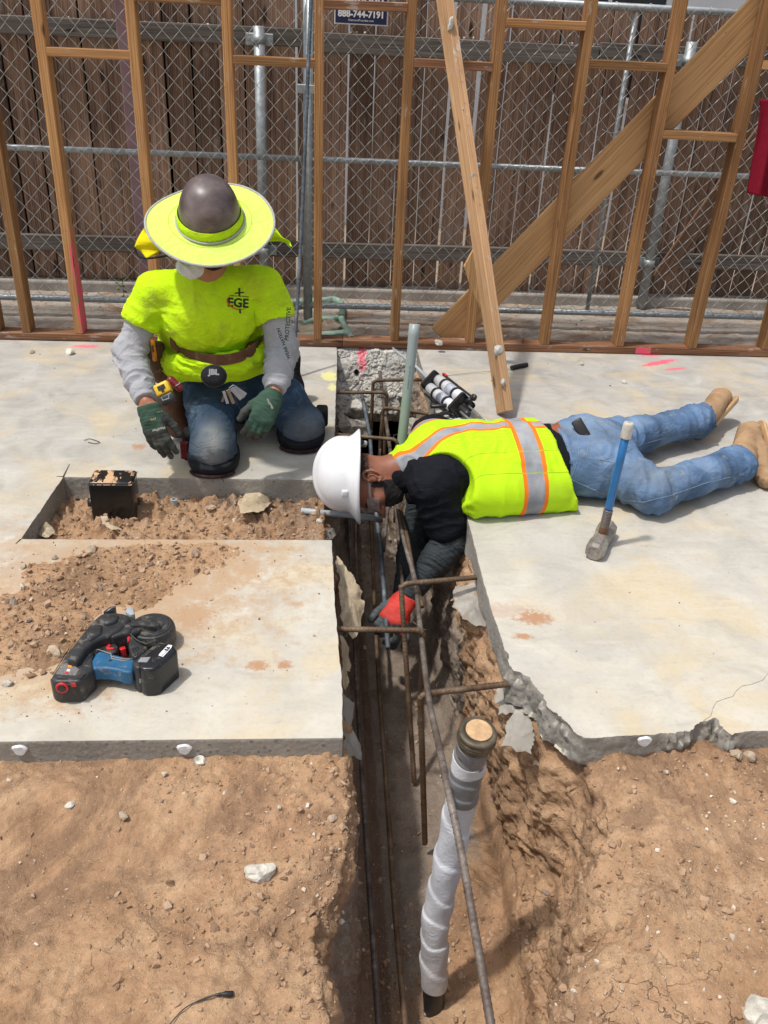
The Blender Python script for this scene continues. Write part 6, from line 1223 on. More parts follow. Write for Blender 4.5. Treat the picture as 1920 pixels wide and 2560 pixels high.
wrapped('pipe', [gz(560, 660, .03), gz(620, 655, .03), gz(690, 650, .03), gz(722, 648, .03), gz(737, 655, .03)], .020, M['greenwrap'], gp, seed=1); wrapped('pipe', [gz(737, 655, .03), gz(740, 668, .03), gz(738, 690, .03), gz(750, 715, .028), gz(757, 728, .026)], .018, M['greenwrap'], gp, seed=2)
wrapped('pipe', [gz(655, 700, .02), gz(690, 690, .025), gz(715, 690, .03), gz(735, 685, .03)], .018, M['greenwrap'], gp, seed=3); wrapped('pipe', [gz(600, 728, .02), gz(660, 725, .02), gz(715, 722, .025), gz(750, 718, .025)], .019, M['greenwrap'], gp, seed=4)
V, Fc = tube([gz(757, 728, .026), gz(760, 734, .026)], .021, 16, cap=False); obj('pipe_end', V, Fc, M['pvc'], gp, True); V, Fc = tube([gz(757.5, 729, .026), gz(758, 730, .026)], .017, 16); obj('pipe_bore', V, Fc, M['hole'], gp)
# foam-wrapped pipe in the trench
wp = thing('wrapped_pipe', 'upright pipe wrapped in white foam and grey tape, threaded cap on top, in the trench', 'pipe', tuple(gz(938, 2150, -.6)))
gq = lambda a, b, t: gd(a, b, t); pts = [gq(940, 2230, 2.22), gq(937, 2160, 2.17), gq(938, 2090, 2.12), gq(940, 2000, 2.06), gq(955, 1920, 2.01), gq(975, 1830, 1.95), gq(993, 1740, 1.885), gq(1012, 1650, 1.82), gq(1030, 1590, 1.765)]
P = spline(pts, 16); L = np.concatenate([[0], np.cumsum(np.linalg.norm(np.diff(P, axis=0), axis=1))]); i0, i1 = 22, len(P)-1
def seg_tube(name, a, b, r, mat, amp, pitch, seed, n=36, grow=0):
    Q = P[a:b+1]; l = L[a:b+1]; t = np.linspace(l[0], l[-1], max(8, int((l[-1]-l[0])/.0022))); Q = np.stack([np.interp(t, l, Q[:, k]) for k in range(3)], -1)
    def rf(i, an):
        ph_ = t[i]/pitch+an/(2*PI)+.22*math.sin(t[i]*13+seed)+.07*math.sin(2*an+t[i]*27); fr = ph_ % 1.0; return 1+amp*((min(1, fr*1.25) if fr < .93 else (1-fr)/.07)-.5)+.028*math.sin(2*an+t[i]*37+seed)+.02*math.sin(an*3-t[i]*55)
    V, Fc = tube(Q, r, n, rfun=rf); return obj(name, V, Fc, mat, wp, True)
t = NT('white_foam'); n_ = t.noise(9, 5, .6); c = t.ramp(n_, [(.3, (.42, .43, .46)), (.65, (.58, .59, .62))]); c = t.mix(t.ms(t.sep()[2], -.35, -.72, 0, .55), c, (.48, .42, .36)); c = t.mix(t.ms(t.noise(14, 6, .7), .6, .72, 0, .5), c, (.45, .37, .29)); t.bump(t.math('ADD', t.math('MULTIPLY', t.noise(260, 4, .65), .25), t.noise(38, 5, .6, t.map(scale=(1, 1, 2.2), rot=(.5, 0, 0)), dist=1.5)), .5, .006); M['foam'] = t.fin(c, .75, 0, .25)
M['greytape'] = plain('grey_tape', (.15, .155, .16), .35, 0, .5, .3, 30, .3, 50)
N_ = len(P)-1; ib = 20; it1 = int(N_*.80)
seg_tube('lower_pipe', 4, 30, .0265, M['black'], .0, .05, 0); seg_tube('foam_wrap', 24, int(N_*.79), .0335, M['foam'], .13, .095, 1); seg_tube('tape', int(N_*.775), int(N_*.865), .0365, M['greytape'], .08, .045, 2); seg_tube('foam_wrap', int(N_*.855), int(N_*.905), .0355, M['foam'], .09, .07, 3); seg_tube('tape', int(N_*.895), N_-5, .0350, M['greytape'], .06, .035, 4)
top = P[-1]; ax_ = nrm(P[-1]-P[-12]); ax_ = nrm(ax_+A3((0, 0, .3))); m = frame(tuple(top-ax_*.012), (1, 0, 0), ax_)
V, Fc = lathe([(.0, -.045), (.033, -.045), (.033, -.012), (.036, -.012), (.0375, -.009), (.0375, -.002), (.040, .0), (.040, .012), (.0385, .013), (.0385, .017), (.040, .018), (.040, .024), (.038, .027), (.029, .0275), (.0285, .0262), (.0, .0262)], 44, False); cpm = rebar_mat('aged_brass', [(.06, .055, .04), (.14, .12, .085), (.25, .21, .15)], .5); cpo = put('threaded_cap', raw_mesh('threaded_cap', V, Fc, cpm, True), wp, M=m)
V, Fc = lathe([(0, .0268), (.0275, .0268), (.0275, .0292), (0, .0296)], 36, False); V[:, :2] += .002; put('cap_disc', raw_mesh('cap_disc', V, Fc, plain('tan_disc', (.55, .36, .20), .8, 0, .2, .25, 50, .4, 90)), wp, M=m)
for k in range(2): V, Fc = lathe([(.0405, .002+k*.007), (.0415, .004+k*.007), (.0405, .006+k*.007)], 40, False); put('thread', raw_mesh('thread', V, Fc, cpm, True), wp, M=m)

# ------------------------------------------------------------------ black box in the hole
bx = thing('junction_box', 'glossy black plastic box smeared with tan mud standing in the hole', 'box', (-.755, 2.78, -.1))
t = NT('muddy_black'); n = t.noise(22, 5, .7, t.map(scale=(1.6, .5, 1)), dist=.6); geo = t.n('ShaderNodeNewGeometry'); up = t.ms(t.sep(geo.outputs['Normal'])[2], .6, .9); m_ = t.math('MULTIPLY', t.ms(n, .50, .54), up); m2 = t.ms(t.noise(30, 6, .7), .66, .74, 0, .3)
c = t.mix(m2, (.012, .012, .012), (.06, .055, .05)); c = t.mix(m_, c, (.55, .34, .19)); M['mudbox'] = t.fin(c, t.math('MULTIPLY_ADD', m_, .6, .22), 0, .5)
b0, b1, b2, b3 = gz(191, 1015, .075), gz(290, 1017, .075), gz(283, 1105, -.1), gz(197, 1110, -.1)
xl, xr = gy(190, 1050, 2.72)[0], gy(284, 1050, 2.72)[0]; zt = gy(240, 1043, 2.72)[2]; dep = gz(240, 1014, zt)[1]-2.72
V, Fc = bbox((xl, 2.72, -.16), (xr, 2.72+dep, zt), .008, 3); obj('case', V, Fc, M['mudbox'], bx, True); V, Fc = bbox((xl-.002, 2.717, zt-.012), (xr+.002, 2.722+dep, zt-.007), .002); obj('lid_edge', V, Fc, M['mudbox'], bx)
V, Fc = tube([(xl+.004, 2.76, -.035), (xl-.018, 2.76, -.035)], .016, 16); obj('side_port', V, Fc, M['black'], bx, True)

# ------------------------------------------------------------------ sledge hammer standing on its head
hm = thing('sledge_hammer', 'short sledge hammer with a blue handle standing on its steel head', 'hammer', tuple(gz(1300, 1180)))
hb0 = gz(1303, 1168, .045); hd_a = nrm(gz(1320, 1140)-gz(1285, 1205)); M['hammersteel'] = rebar_mat('worn_steel', [(.17, .15, .13), (.30, .27, .24), (.46, .42, .38)], .5)
cH = (gz(1276, 1192, .030)+gz(1321, 1140, .030))/2; half = np.linalg.norm(gz(1276, 1192, .030)-gz(1321, 1140, .030))/2*.95
half *= 1.08; prof = [(.0005, -half), (.025, -half), (.030, -half+.004), (.0335, -half+.012), (.0335, -half*.35), (.030, -half*.2), (.030, half*.2), (.0335, half*.35), (.0335, half-.012), (.030, half-.004), (.025, half), (.0005, half)]
V, Fc = lathe(prof, 8, False); V = V @ np.array(Matrix.Rotation(PI/8, 3, 'Z')).T; bm = bmesh.new(); vs = [bm.verts.new(v) for v in V]; [bm.faces.new([vs[j] for j in f]) for f in Fc]; me = bpy.data.meshes.new('head'); bm.to_mesh(me); bm.free(); me.materials.append(M['hammersteel']); put('head', me, hm, M=frame(tuple(cH), (0, 0, 1), hd_a))
ht = gd(1359, 925, 1.0); dirh = ray(1359, 918); topz = None
# the handle rises almost straight up
best = None
for zz in np.linspace(.2, .6, 161):
    p_ = cH+A3((0.004, .01, zz)); dq = p_-CAM; zq = dq @ F_; b_ = (CYP-FPX*(dq @ U_)/zq)/KD; e = abs(b_-912)
    if best is None or e < best[0]: best = (e, zz)
zz = best[1]; tp_ = gy(1359, 912, (cH+A3((0, .01, 0)))[1]); hv = nrm(tp_-cH)
Lh = np.linalg.norm(tp_-cH); pt = lambda s: cH+hv*Lh*s
V, Fc = tube([pt(.03), pt(.10), pt(.14), pt(.20), pt(.27)], [.016, .0155, .0150, .0145, .0138], 18); obj('grip_wrap', V, Fc, M['leather'], hm, True)
for s in np.linspace(.12, .26, 12): V, Fc = tube([pt(s), pt(s+.004)], .0158, 18); obj('wrap_ring', V, Fc, M['greytape'], hm, True)
V, Fc = tube([pt(.265), pt(.30), pt(.7), pt(.90)], [.0128, .0132, .0132, .0130], 18); M['blue'] = plain('blue_fibreglass', (.015, .13, .34), .3, 0, .5, .25, 14, .1, dust=.05); obj('handle', V, Fc, M['blue'], hm, True)
V, Fc = tube([pt(.872), pt(.878), pt(.88), pt(.985), pt(.995), pt(1.0)], [.0135, .0168, .0172, .0165, .015, .011], 20); obj('end_cap', V, Fc, plain('dirty_white_rubber', (.55, .52, .47), .6, 0, .4, .25, 30, .2, dust=.2), hm, True); V, Fc = tube([pt(.999), pt(1.003)], .006, 14); obj('cap_button', V, Fc, M['pvc'], hm)

# ------------------------------------------------------------------ rebar tying tool on the left slab
tt_ = thing('tying_tool', 'black and blue cordless rebar tying tool lying on the slab beside the spilled soil', 'power tool', tuple(gz(245, 1430)))
M['toolblack'] = plain('tool_black', (.028, .029, .031), .48, 0, .45, .35, 18, .25, 60, dust=.45, dustc=(.22, .19, .15)); M['toolblue'] = plain('tool_blue', (.015, .10, .21), .5, 0, .4, .3, 20, .2, dust=.3); M['toolred'] = plain('tool_red', (.55, .02, .025), .4, 0, .5)
G = lambda a, b, z: gz(a, b, z)

def TC(x, y, z): return gz((100+x/4.1475)/KD, (1480+y/4.1475)/KD, z)
def slabshape(name, pts, z0, z1, bev, mat, parent=None, seg=3, smooth=True, disp=.0006, taper=0.0):
    P = [TC(x, y, z1) for x, y in pts]; bm = bmesh.new(); c = np.mean(P, 0); vs = [bm.verts.new((p[0], p[1], z1)) for p in P]; f = bm.faces.new(vs)
    if f.normal.z == 0: bm.normal_update()
    f.normal_update()
    if f.normal.z < 0: f.normal_flip()
    r = bmesh.ops.extrude_face_region(bm, geom=[f]); nv = [g_ for g_ in r['geom'] if isinstance(g_, bmesh.types.BMVert)]
    for v in nv: v.co.z = z1
    for v in vs: v.co.z = z0; v.co.x += (v.co.x-c[0])*taper; v.co.y += (v.co.y-c[1])*taper
    bmesh.ops.recalc_face_normals(bm, faces=bm.faces[:]); tops = [e for e in bm.edges if all(abs(v.co.z-z1) < 1e-6 for v in e.verts)]; sides = [e for e in bm.edges if abs(e.verts[0].co.z-e.verts[1].co.z) > 1e-4 and e.calc_face_angle(0) > .35]
    bmesh.ops.bevel(bm, geom=tops+sides, offset=bev, segments=seg, affect='EDGES', profile=.55, clamp_overlap=True)
    me = bpy.data.meshes.new(name); bm.to_mesh(me); bm.free(); me.materials.append(mat)
    if smooth: me.polygons.foreach_set('use_smooth', [True]*len(me.polygons)); me.set_sharp_from_angle(angle=.6) if hasattr(me, 'set_sharp_from_angle') else None
    return put(name, me, parent)
def dot(name, x, y, z, r, h, mat, n=20, parent=None): V, Fc = lathe([(0, h), (r*.85, h), (r, h*.6), (r, -.004), (0, -.004)], n, False); return put(name, raw_mesh(name, V, Fc, mat, False), parent or tt_, M=Matrix.Translation(TC(x, y, z)))
# rear motor housing, body, nose
slabshape('housing', [(105, 900), (130, 850), (215, 720), (300, 590), (420, 500), (560, 560), (545, 690), (560, 800), (500, 850), (440, 905), (400, 930), (160, 930)], .004, .068, .012, M['toolblack'], tt_, 4)
slabshape('side_cover', [(260, 690), (330, 560), (450, 400), (545, 290), (630, 215), (760, 200), (880, 215), (950, 260), (900, 320), (840, 385), (745, 440), (640, 470), (545, 520), (470, 590), (385, 715), (330, 700)], .040, .090, .012, M['toolblack'], tt_, 4)
slabshape('cover_step', [(470, 420), (560, 320), (650, 330), (640, 420), (560, 470), (500, 500)], .085, .0965, .008, M['toolblack'], tt_, 3); slabshape('cover_step', [(600, 245), (700, 215), (820, 230), (790, 300), (690, 330), (610, 300)], .085, .0985, .008, M['toolblack'], tt_, 3)
slabshape('body', [(400, 520), (620, 300), (950, 240), (1000, 330), (900, 440), (740, 520), (640, 600), (560, 640)], .004, .062, .010, M['toolblack'], tt_, 3)
slabshape('nose', [(880, 215), (960, 250), (1060, 300), (1040, 390), (930, 430), (840, 390), (820, 300)], .006, .080, .010, M['toolblack'], tt_, 3)
slabshape('jaw', [(650, 200), (730, 145), (790, 138), (770, 175), (720, 205)], .05, .086, .004, M['toolblack'], tt_, 2); slabshape('jaw', [(880, 200), (905, 150), (965, 158), (985, 225), (940, 240)], .03, .082, .004, M['pvc'], tt_, 2)
V, Fc = tube([TC(700, 195, .089), TC(745, 165, .089), TC(785, 150, .088)], .0015, 6); obj('wire_guide', V, Fc, M['galv'], tt_, True)
# ridge line and seams of the housing
for q in ([(130, 860), (215, 725), (300, 590)], [(440, 780), (500, 690), (570, 600), (640, 560)], [(180, 900), (420, 900), (470, 850)]):
    V, Fc = tube([TC(x, y, .0685) for x, y in q], .0011, 5); obj('seam', V, Fc, M['black'], tt_, True)
# end face with the red dial and switch
slabshape('end_cap', [(100, 895), (150, 872), (400, 872), (440, 900), (420, 945), (380, 962), (180, 962), (120, 940)], .006, .060, .009, M['black'], tt_, 3)
fe = nrm(TC(160, 1000, .03)-TC(200, 900, .03)); fe = nrm(A3((-.15, -1, .35))); yF = TC(270, 962, .06)[1]-.0015; fp = lambda x, y: gy((100+x/4.1475)/KD, (1480+y/4.1475)/KD, yF); fe = nrm(A3((0, -1, 0))); m1 = frame(tuple(fp(232, 985)), (1, 0, 0), fe)
V, Fc = lathe([(0, 0), (.0145, 0), (.0155, .003), (.0145, .006), (.011, .0065), (.0105, .005), (0, .005)], 26, False); put('dial', raw_mesh('dial', V, Fc, M['toolred']), tt_, M=m1)
V, Fc = lathe([(0, .0), (.0095, .0), (.0090, .008), (.004, .0085), (0, .0085)], 10, False); put('dial_cap', raw_mesh('dial_cap', V, Fc, M['toolblack']), tt_, M=m1)
V, Fc = bbox((-.006, -.006, 0), (.006, .006, .003), .001); put('button', raw_mesh('button', V, Fc, M['toolred']), tt_, M=frame(tuple(fp(350, 958)), (1, 0, 0), fe))
# warning plate
lbl = plain('label_tan', (.17, .16, .15), .5, 0, .4, .6, 400); slabshape('label_plate', [(160, 850), (220, 745), (290, 735), (350, 755), (405, 800), (370, 865)], .0675, .0692, .0004, lbl, tt_, 1)
slabshape('warning_mark', [(285, 775), (300, 745), (335, 750), (325, 785)], .069, .0700, .0003, M['orange'], tt_, 1); slabshape('warning_mark', [(270, 820), (285, 795), (318, 800), (308, 825)], .069, .0700, .0003, M['whiterock'], tt_, 1); slabshape('warning_mark', [(250, 845), (262, 825), (295, 830), (290, 850)], .069, .0700, .0003, M['toolred'], tt_, 1)
# reel housing: round drum with stepped rings
rc_ = TC(1165, 415, .040); R0 = np.linalg.norm(TC(1150, 420, .075)-TC(1430, 440, .075))*.86
mr = frame((rc_[0], rc_[1], .0), (1, 0, 0), (0, 0, 1)); k_ = R0/.056; prof = [(0, .070), (.030, .070), (.0315, .0682), (.040, .0682), (.0415, .066), (.0455, .066), (.047, .063), (.0515, .061), (.055, .053), (.0562, .044), (.0562, .018), (.052, .006), (0, .006)]
V, Fc = lathe([(a*k_, b) for a, b in prof], 52, False); me = raw_mesh('reel_housing', V, Fc, M['toolblack'], True); me.set_sharp_from_angle(angle=.5); put('reel_housing', me, tt_, M=mr)
slabshape('reel_arm', [(900, 310), (1010, 265), (1190, 275), (1260, 330), (1180, 360), (980, 350), (930, 420), (860, 430), (740, 470), (700, 440), (830, 380)], .03, .084, .008, M['toolblack'], tt_, 3)
slabshape('reel_slot', [(930, 345), (1010, 335), (1180, 352), (1175, 362), (1010, 350), (940, 357)], .083, .0848, .0005, M['black'], tt_, 1)
slabshape('inner_arm', [(905, 450), (960, 440), (1010, 490), (1060, 540), (1120, 560), (1060, 640), (990, 680), (940, 650), (915, 560)], .01, .070, .008, M['toolblack'], tt_, 3); slabshape('arm_tip', [(902, 470), (915, 455), (938, 462), (925, 500), (908, 525)], .069, .0715, .001, M['toolred'], tt_, 1)
for q in ([(960, 590), (985, 660)], [(985, 580), (1010, 650)], [(1010, 570), (1035, 635)]): V, Fc = tube([TC(x, y, .0705) for x, y in q], .0016, 5); obj('arm_rib', V, Fc, M['black'], tt_, True)
V, Fc = tube(spline([TC(930, 430, .085), TC(1010, 500, .080), TC(1110, 535, .080), TC(1230, 500, .080)], 6), .0022, 6); obj('rim_line', V, Fc, M['toolblack'], tt_, True)
# trigger and guard
slabshape('trigger_guard', [(640, 590), (690, 520), (760, 510), (810, 560), (800, 610), (740, 640), (660, 630)], .02, .060, .006, M['toolblack'], tt_, 3); slabshape('trigger', [(680, 575), (712, 532), (735, 545), (725, 570), (775, 572), (760, 590), (700, 592)], .058, .0635, .0015, M['toolred'], tt_, 2); slabshape('trigger_lock', [(810, 560), (880, 550), (895, 585), (830, 600)], .02, .045, .004, M['toolred'], tt_, 2)
# blue handle
slabshape('handle', [(530, 720), (570, 640), (620, 600), (740, 632), (880, 668), (985, 690), (985, 740), (955, 835), (880, 835), (820, 812), (700, 790), (600, 790), (540, 800)], .030, .066, .017, M['toolblue'], tt_, 5)
for q in ([(575, 605), (600, 595), (735, 640), (745, 690), (860, 712), (930, 705)], [(740, 668), (850, 690), (960, 690)]): V, Fc = tube([TC(x, y, .0665) for x, y in q], .0013, 5); obj('grip_line', V, Fc, plain('dust_line', (.30, .26, .2), .9) if 'dust_line' not in bpy.data.materials else bpy.data.materials['dust_line'], tt_, True)
dot('screw', 728, 712, .0655, .0045, .0012, M['black'], 10)
# battery and its mount
slabshape('battery_mount', [(945, 730), (1000, 680), (1235, 500), (1310, 525), (1100, 690), (1075, 780), (990, 790)], .003, .082, .008, M['toolblack'], tt_, 3)
bat = slabshape('battery', [(1015, 765), (1050, 680), (1250, 520), (1385, 548), (1430, 600), (1230, 775), (1180, 800), (1060, 800)], .002, .088, .011, plain('battery_black', (.012, .013, .016), .25, 0, .5, .3, 20, .1, dust=.22), tt_, 4)
slabshape('release_button', [(1010, 720), (1045, 675), (1150, 670), (1110, 725)], .0872, .0900, .002, M['greyprint'], tt_, 2)
slabshape('battery_label', [(1228, 655), (1250, 625), (1330, 545), (1372, 552), (1360, 580), (1275, 672)], .0876, .0885, .0003, M['white'], bat, 1)
V, Fc = text_vf('5.0', .0125, .0003, 'CENTER', .0009); xd = nrm(TC(1360, 555, .088)-TC(1270, 650, .088)); yd = np.cross((0, 0, 1), xd); put('lettering', raw_mesh('lettering', V, Fc, M['navy']), bat, M=frame(tuple(TC(1322, 590, .0888)), xd, (0, 0, 1)))
V, Fc = text_vf('14.4V Li-ion', .0045, .0003, 'CENTER', 0); put('lettering', raw_mesh('lettering', V, Fc, M['navy']), bat, M=frame(tuple(TC(1285, 640, .0888)), xd, (0, 0, 1)))
pa, pb2 = TC(1040, 800, .088), TC(1180, 805, .088); V, Fc = text_vf('ooo', .008, .0003, 'CENTER', 0); put('charge_lights', raw_mesh('charge_lights', V, Fc, M['pvc']), bat, M=frame(tuple(TC(1040, 905, .045)+A3((0, -.006, 0))), (0, 0, 1), (-.15, -1, .1)))

# ------------------------------------------------------------------ epoxy dispenser on the right slab
ep = thing('epoxy_gun', 'black two-cartridge epoxy dispensing gun with a long grey nozzle lying on the slab', 'dispenser', tuple(gz(965, 850)))
e0, e1 = G(937, 829, .055), G(997, 878, .055); dE = nrm(e1-e0); sE = nrm(np.cross((0, 0, 1), dE)); upE = np.cross(dE, sE); LE = np.linalg.norm(e1-e0)
def eP(s, u, v): return e0+dE*s+sE*u+upE*v
M['cart'] = plain('white_cartridge', (.66, .67, .70), .35, 0, .5, .06, 30)
for k, (u, v) in enumerate([(.020, .020), (-.020, -.018)]):
    V, Fc = tube([eP(0.004, u, v), eP(LE-.002, u, v)], .0265, 22); ct = obj('cartridge', V, Fc, M['cart'], ep, True)
    V, Fc = tube([eP(LE*.42, u, v), eP(LE*.62, u, v)], .0268, 22); obj('label', V, Fc, plain('pale_label', (.42, .45, .52), .5, 0, .4, .5, 160), ct, True)
for s in (.0, LE):
    V, Fc = bbox((-.050, -.050, -.004), (.050, .050, .004), .012, 2); put('end_plate', raw_mesh('end_plate', V, Fc, M['black']), ep, M=frame(tuple(eP(s, 0, 0)), nrm(sE+upE), dE))
for s in (LE*.27, LE*.66):
    V, Fc = tube([eP(s-.009, .020, .020), eP(s+.009, .020, .020)], .0285, 22, cap=False); V2, F2 = tube([eP(s-.009, -.020, -.018), eP(s+.009, -.020, -.018)], .0285, 22, cap=False); V3, F3 = bbox((-.03, -.012, -.009), (.03, .012, .009), .003); m = frame(tuple(eP(s, 0, 0)), nrm(sE+upE), dE); obj('strap', V, Fc, M['black'], ep, True); obj('strap', V2, F2, M['black'], ep, True)
V, Fc = tube([eP(-.0, .046, .040), eP(LE+.01, .046, .040)], .006, 8); obj('side_rail', V, Fc, M['black'], ep); V, Fc = tube([eP(-.0, -.042, -.045), eP(LE+.01, -.042, -.045)], .006, 8); obj('side_rail', V, Fc, M['black'], ep)
V, Fc = bbox((-.006, -.02, 0), (.006, .02, .003)); put('red_tag', raw_mesh('red_tag', V, Fc, M['toolred']), ep, M=frame(tuple(eP(.018, .046, .046)), sE, upE))
V, Fc = tube([eP(-.01, 0, 0), eP(-.03, 0, 0), gz(900, 793, .035), gz(860, 762, .045), gz(848, 751, .05)], [.018, .009, .0075, .0065, .0035], 12); obj('nozzle', V, Fc, M['pvc'], ep, True)
V, Fc = sdf_mesh([(cap(eP(LE, 0, -.01), eP(LE+.055, 0, -.012), .024, .018), .01), (cap(eP(LE, .02, .02), eP(LE+.02, .025, .035), .014, .012), .01)], .0035); solid('grip_housing', (V, Fc), M['black'], ep)
V, Fc = lathe([(0, -.008), (.014, -.008), (.016, 0), (.014, .008), (0, .008)], 18, False); put('knob', raw_mesh('knob', V, Fc, M['black'], True), ep, M=frame(tuple(eP(LE+.02, .045, .045)), dE, sE+upE*-.5))
hA = G(1000, 876, .04)
V, Fc = tube(spline([hA, G(975, 875, .04), G(950, 877, .04), G(931, 878, .035)], 5), [.009]*5+[.0085]*5+[.009]*6, 10, rfun=lambda i, a: 1+.3*abs(math.cos(a))); obj('handle', V, Fc, M['black'], ep, True)
V, Fc = tube(spline([hA+A3((.01, -.01, 0)), G(985, 887, .035), G(960, 892, .028), G(941, 901, .022)], 5), .0085, 10, rfun=lambda i, a: 1+.3*abs(math.cos(a))); obj('trigger', V, Fc, M['black'], ep, True)
for u in (.02, -.02):
    V, Fc = tube([eP(LE+.03, u, .0+u*.5), eP(LE+.24, u, .0+u*.5)], .0042, 10); obj('plunger_rod', V, Fc, M['galv'], ep, True)
V, Fc = bbox((-.032, -.018, -.003), (.032, .018, .003), .004, 2); put('plunger_plate', raw_mesh('plunger_plate', V, Fc, M['black']), ep, M=frame(tuple(eP(LE+.235, 0, 0)), nrm(sE+upE*.5), dE)); V, Fc = lathe([(0, 0), (.006, 0), (.006, .006), (0, .007)], 6, False); put('bolt', raw_mesh('bolt', V, Fc, M['galv']), ep, M=frame(tuple(eP(LE+.238, .012, .005)), sE, dE))
pr_ = G(990, 902, .004); V, Fc = bbox((-.05, -.032, 0), (.05, .032, .0012)); o = put('instruction_card', raw_mesh('instruction_card', V, Fc, plain('printed_card', (.62, .63, .64), .5, 0, .4, .25, 120)), None, M=frame(tuple(pr_), dE+sE*.9, (0, 0, 1))); tag(o, 'white printed card lying under the epoxy gun rods', 'card')
# wire brush with a looped handle
wb = thing('wire_brush', 'black spiral bristle brush on a thin looped wire, lying behind the prop', 'brush', tuple(gz(1120, 790))); a, b = G(1086, 800, .008), G(1138, 788, .01)
V, Fc = tube([G(960, 812, .004), G(1010, 806, .006), G(1060, 802, .008), a, b], .0014, 5); obj('stem', V, Fc, M['galv'], wb); a = G(1105, 795, .012); P2 = [a+(b-a)*s for s in np.linspace(0, 1, 160)]; 
V, Fc = tube(P2, .0125, 14, rfun=lambda i, an: .55+.45*abs(math.sin(i*.35+an*.5))); obj('bristles', V, Fc, M['black'], wb); lp = G(950, 812, .004); V, Fc = tube([lp+A3((.018*math.cos(q), .018*math.sin(q), 0)) for q in np.linspace(0, 2*PI, 20)], .0013, 5); obj('loop', V, Fc, M['galv'], wb)

# ------------------------------------------------------------------ torn vapour barrier, paper scraps
def film_mat(name, col, alpha=.75):
    t = NT(name); n = t.noise(9, 5, .6); c = t.ramp(n, [(.3, tuple(q*.75 for q in col)), (.7, tuple(min(1, q*1.2) for q in col))]); c = t.mix(t.ms(t.noise(14, 6, .7), .52, .68, 0, .6), c, (.30, .22, .15)); t.b.inputs['Transmission Weight'].default_value = .0; t.bump(t.noise(22, 6, .65), .7, .01); t.set(t.b.inputs['Alpha'], alpha); return t.fin(c, .38, 0, .5)
M['film'] = film_mat('torn_plastic_film', (.34, .32, .28), .85); M['paper'] = film_mat('brown_paper', (.46, .37, .25), 1.0)
def scrap(name, outline, mat, label=None, cat='plastic', seed=0, amp=.012, jag=.10, zf=None, h=.008, parent=None):
    """outline: world points; triangulated torn sheet with ragged border and crumples"""
    O = np.array(outline, float); c = O.mean(0); B = []; r = np.random.default_rng(seed)
    for i in range(len(O)):
        a, b = O[i], O[(i+1) % len(O)]; n = max(2, int(np.linalg.norm(b-a)/.006))
        for k in range(n): q = a+(b-a)*k/n; B.append(q+(q-c)/(np.linalg.norm(q-c)+1e-6)*jag*.25*float(fbm(q[None]*1.0, 22, 4, seed+3, .7)[0]))
    B = np.array(B); R_n = 7; V = [c]; Fc = []; nb = len(B)
    for j in range(1, R_n+1): V += list(c+(B-c)*j/R_n)
    V = np.array(V); u_, s__, vt = np.linalg.svd(V-c, full_matrices=False); nn = vt[2]; V = V+np.outer(fbm(V, 9, 4, seed, .6)*amp+np.abs(fbm(V, 16, 3, seed+1))*amp*1.3, nn)
    for k in range(nb): Fc.append((0, 1+k, 1+(k+1) % nb))
    for j in range(R_n-1):
        for k in range(nb): Fc.append((1+j*nb+k, 1+(j+1)*nb+k, 1+(j+1)*nb+(k+1) % nb, 1+j*nb+(k+1) % nb))
    o = obj(name, V, Fc, mat, parent, True)
    if label: tag(o, label, cat)
    return o
scrap('plastic_scrap', [G(1034, 1262, -.10), G(985, 1268, -.11), G(975, 1310, -.13), G(1000, 1335, -.14), G(1045, 1352, -.13), G(1062, 1345, -.11), G(1052, 1300, -.10)], M['film'], 'crumpled clear plastic flap under the right slab above the dowel', seed=1)
scrap('plastic_scrap', [G(1080, 1480, -.10), G(1066, 1520, -.13), G(1075, 1548, -.13), G(1120, 1532, -.11), G(1132, 1490, -.10)], M['film'], 'smooth grey plastic piece beside the threaded pipe cap', seed=2)
scrap('plastic_scrap', [G(1130, 1530, -.10), G(1090, 1560, -.12), G(1078, 1608, -.13), G(1120, 1625, -.11), G(1150, 1632, -.10), G(1162, 1580, -.09)], M['film'], 'ragged dirt-caked plastic piece right of the pipe cap', seed=3)
scrap('plastic_scrap', [G(722, 1208, -.105), G(752, 1240, -.13), G(778, 1290, -.16), G(780, 1350, -.2), G(760, 1380, -.2), G(735, 1330, -.14), G(727, 1260, -.105)], M['paper'], 'tan vapour barrier sheet hanging from the left slab edge', seed=4, amp=.02)
scrap('plastic_scrap', [G(735, 1370, -.105), G(752, 1400, -.15), G(756, 1440, -.16), G(745, 1500, -.14), G(738, 1480, -.105)], M['paper'], 'narrow ragged barrier strip below the dowel on the left slab edge', seed=5)
scrap('plastic_scrap', [G(742, 1500, -.105), G(768, 1520, -.15), G(762, 1570, -.15), G(785, 1610, -.17), G(783, 1640, -.16), G(745, 1636, -.11), G(742, 1560, -.105)], M['film'], 'grey torn film at the front corner of the left slab', seed=6)
scrap('plastic_scrap', [G(700, 1142, -.10), G(722, 1140, -.12), G(726, 1155, -.14), G(712, 1166, -.12), G(690, 1160, -.10)], M['film'], 'small film scrap where the soil hole meets the trench', seed=7, amp=.006, jag=.05)
scrap('paper_scrap', [G(540, 1046, -.05), G(515, 1085, -.065), G(520, 1105, -.06), G(560, 1108, -.05), G(590, 1085, -.06), G(565, 1060, -.05)], M['paper'], 'crumpled tan paper lying in the hole near the white helmet', 'paper', seed=8, amp=.018, jag=.06)
scrap('paper_scrap', [G(218, 1115, -.06), G(230, 1112, -.055), G(236, 1130, -.06), G(262, 1140, -.06), G(240, 1143, -.065), G(222, 1132, -.07)], M['paper'], 'small folded paper shreds in front of the black box', 'paper', seed=9, amp=.008, jag=.04)
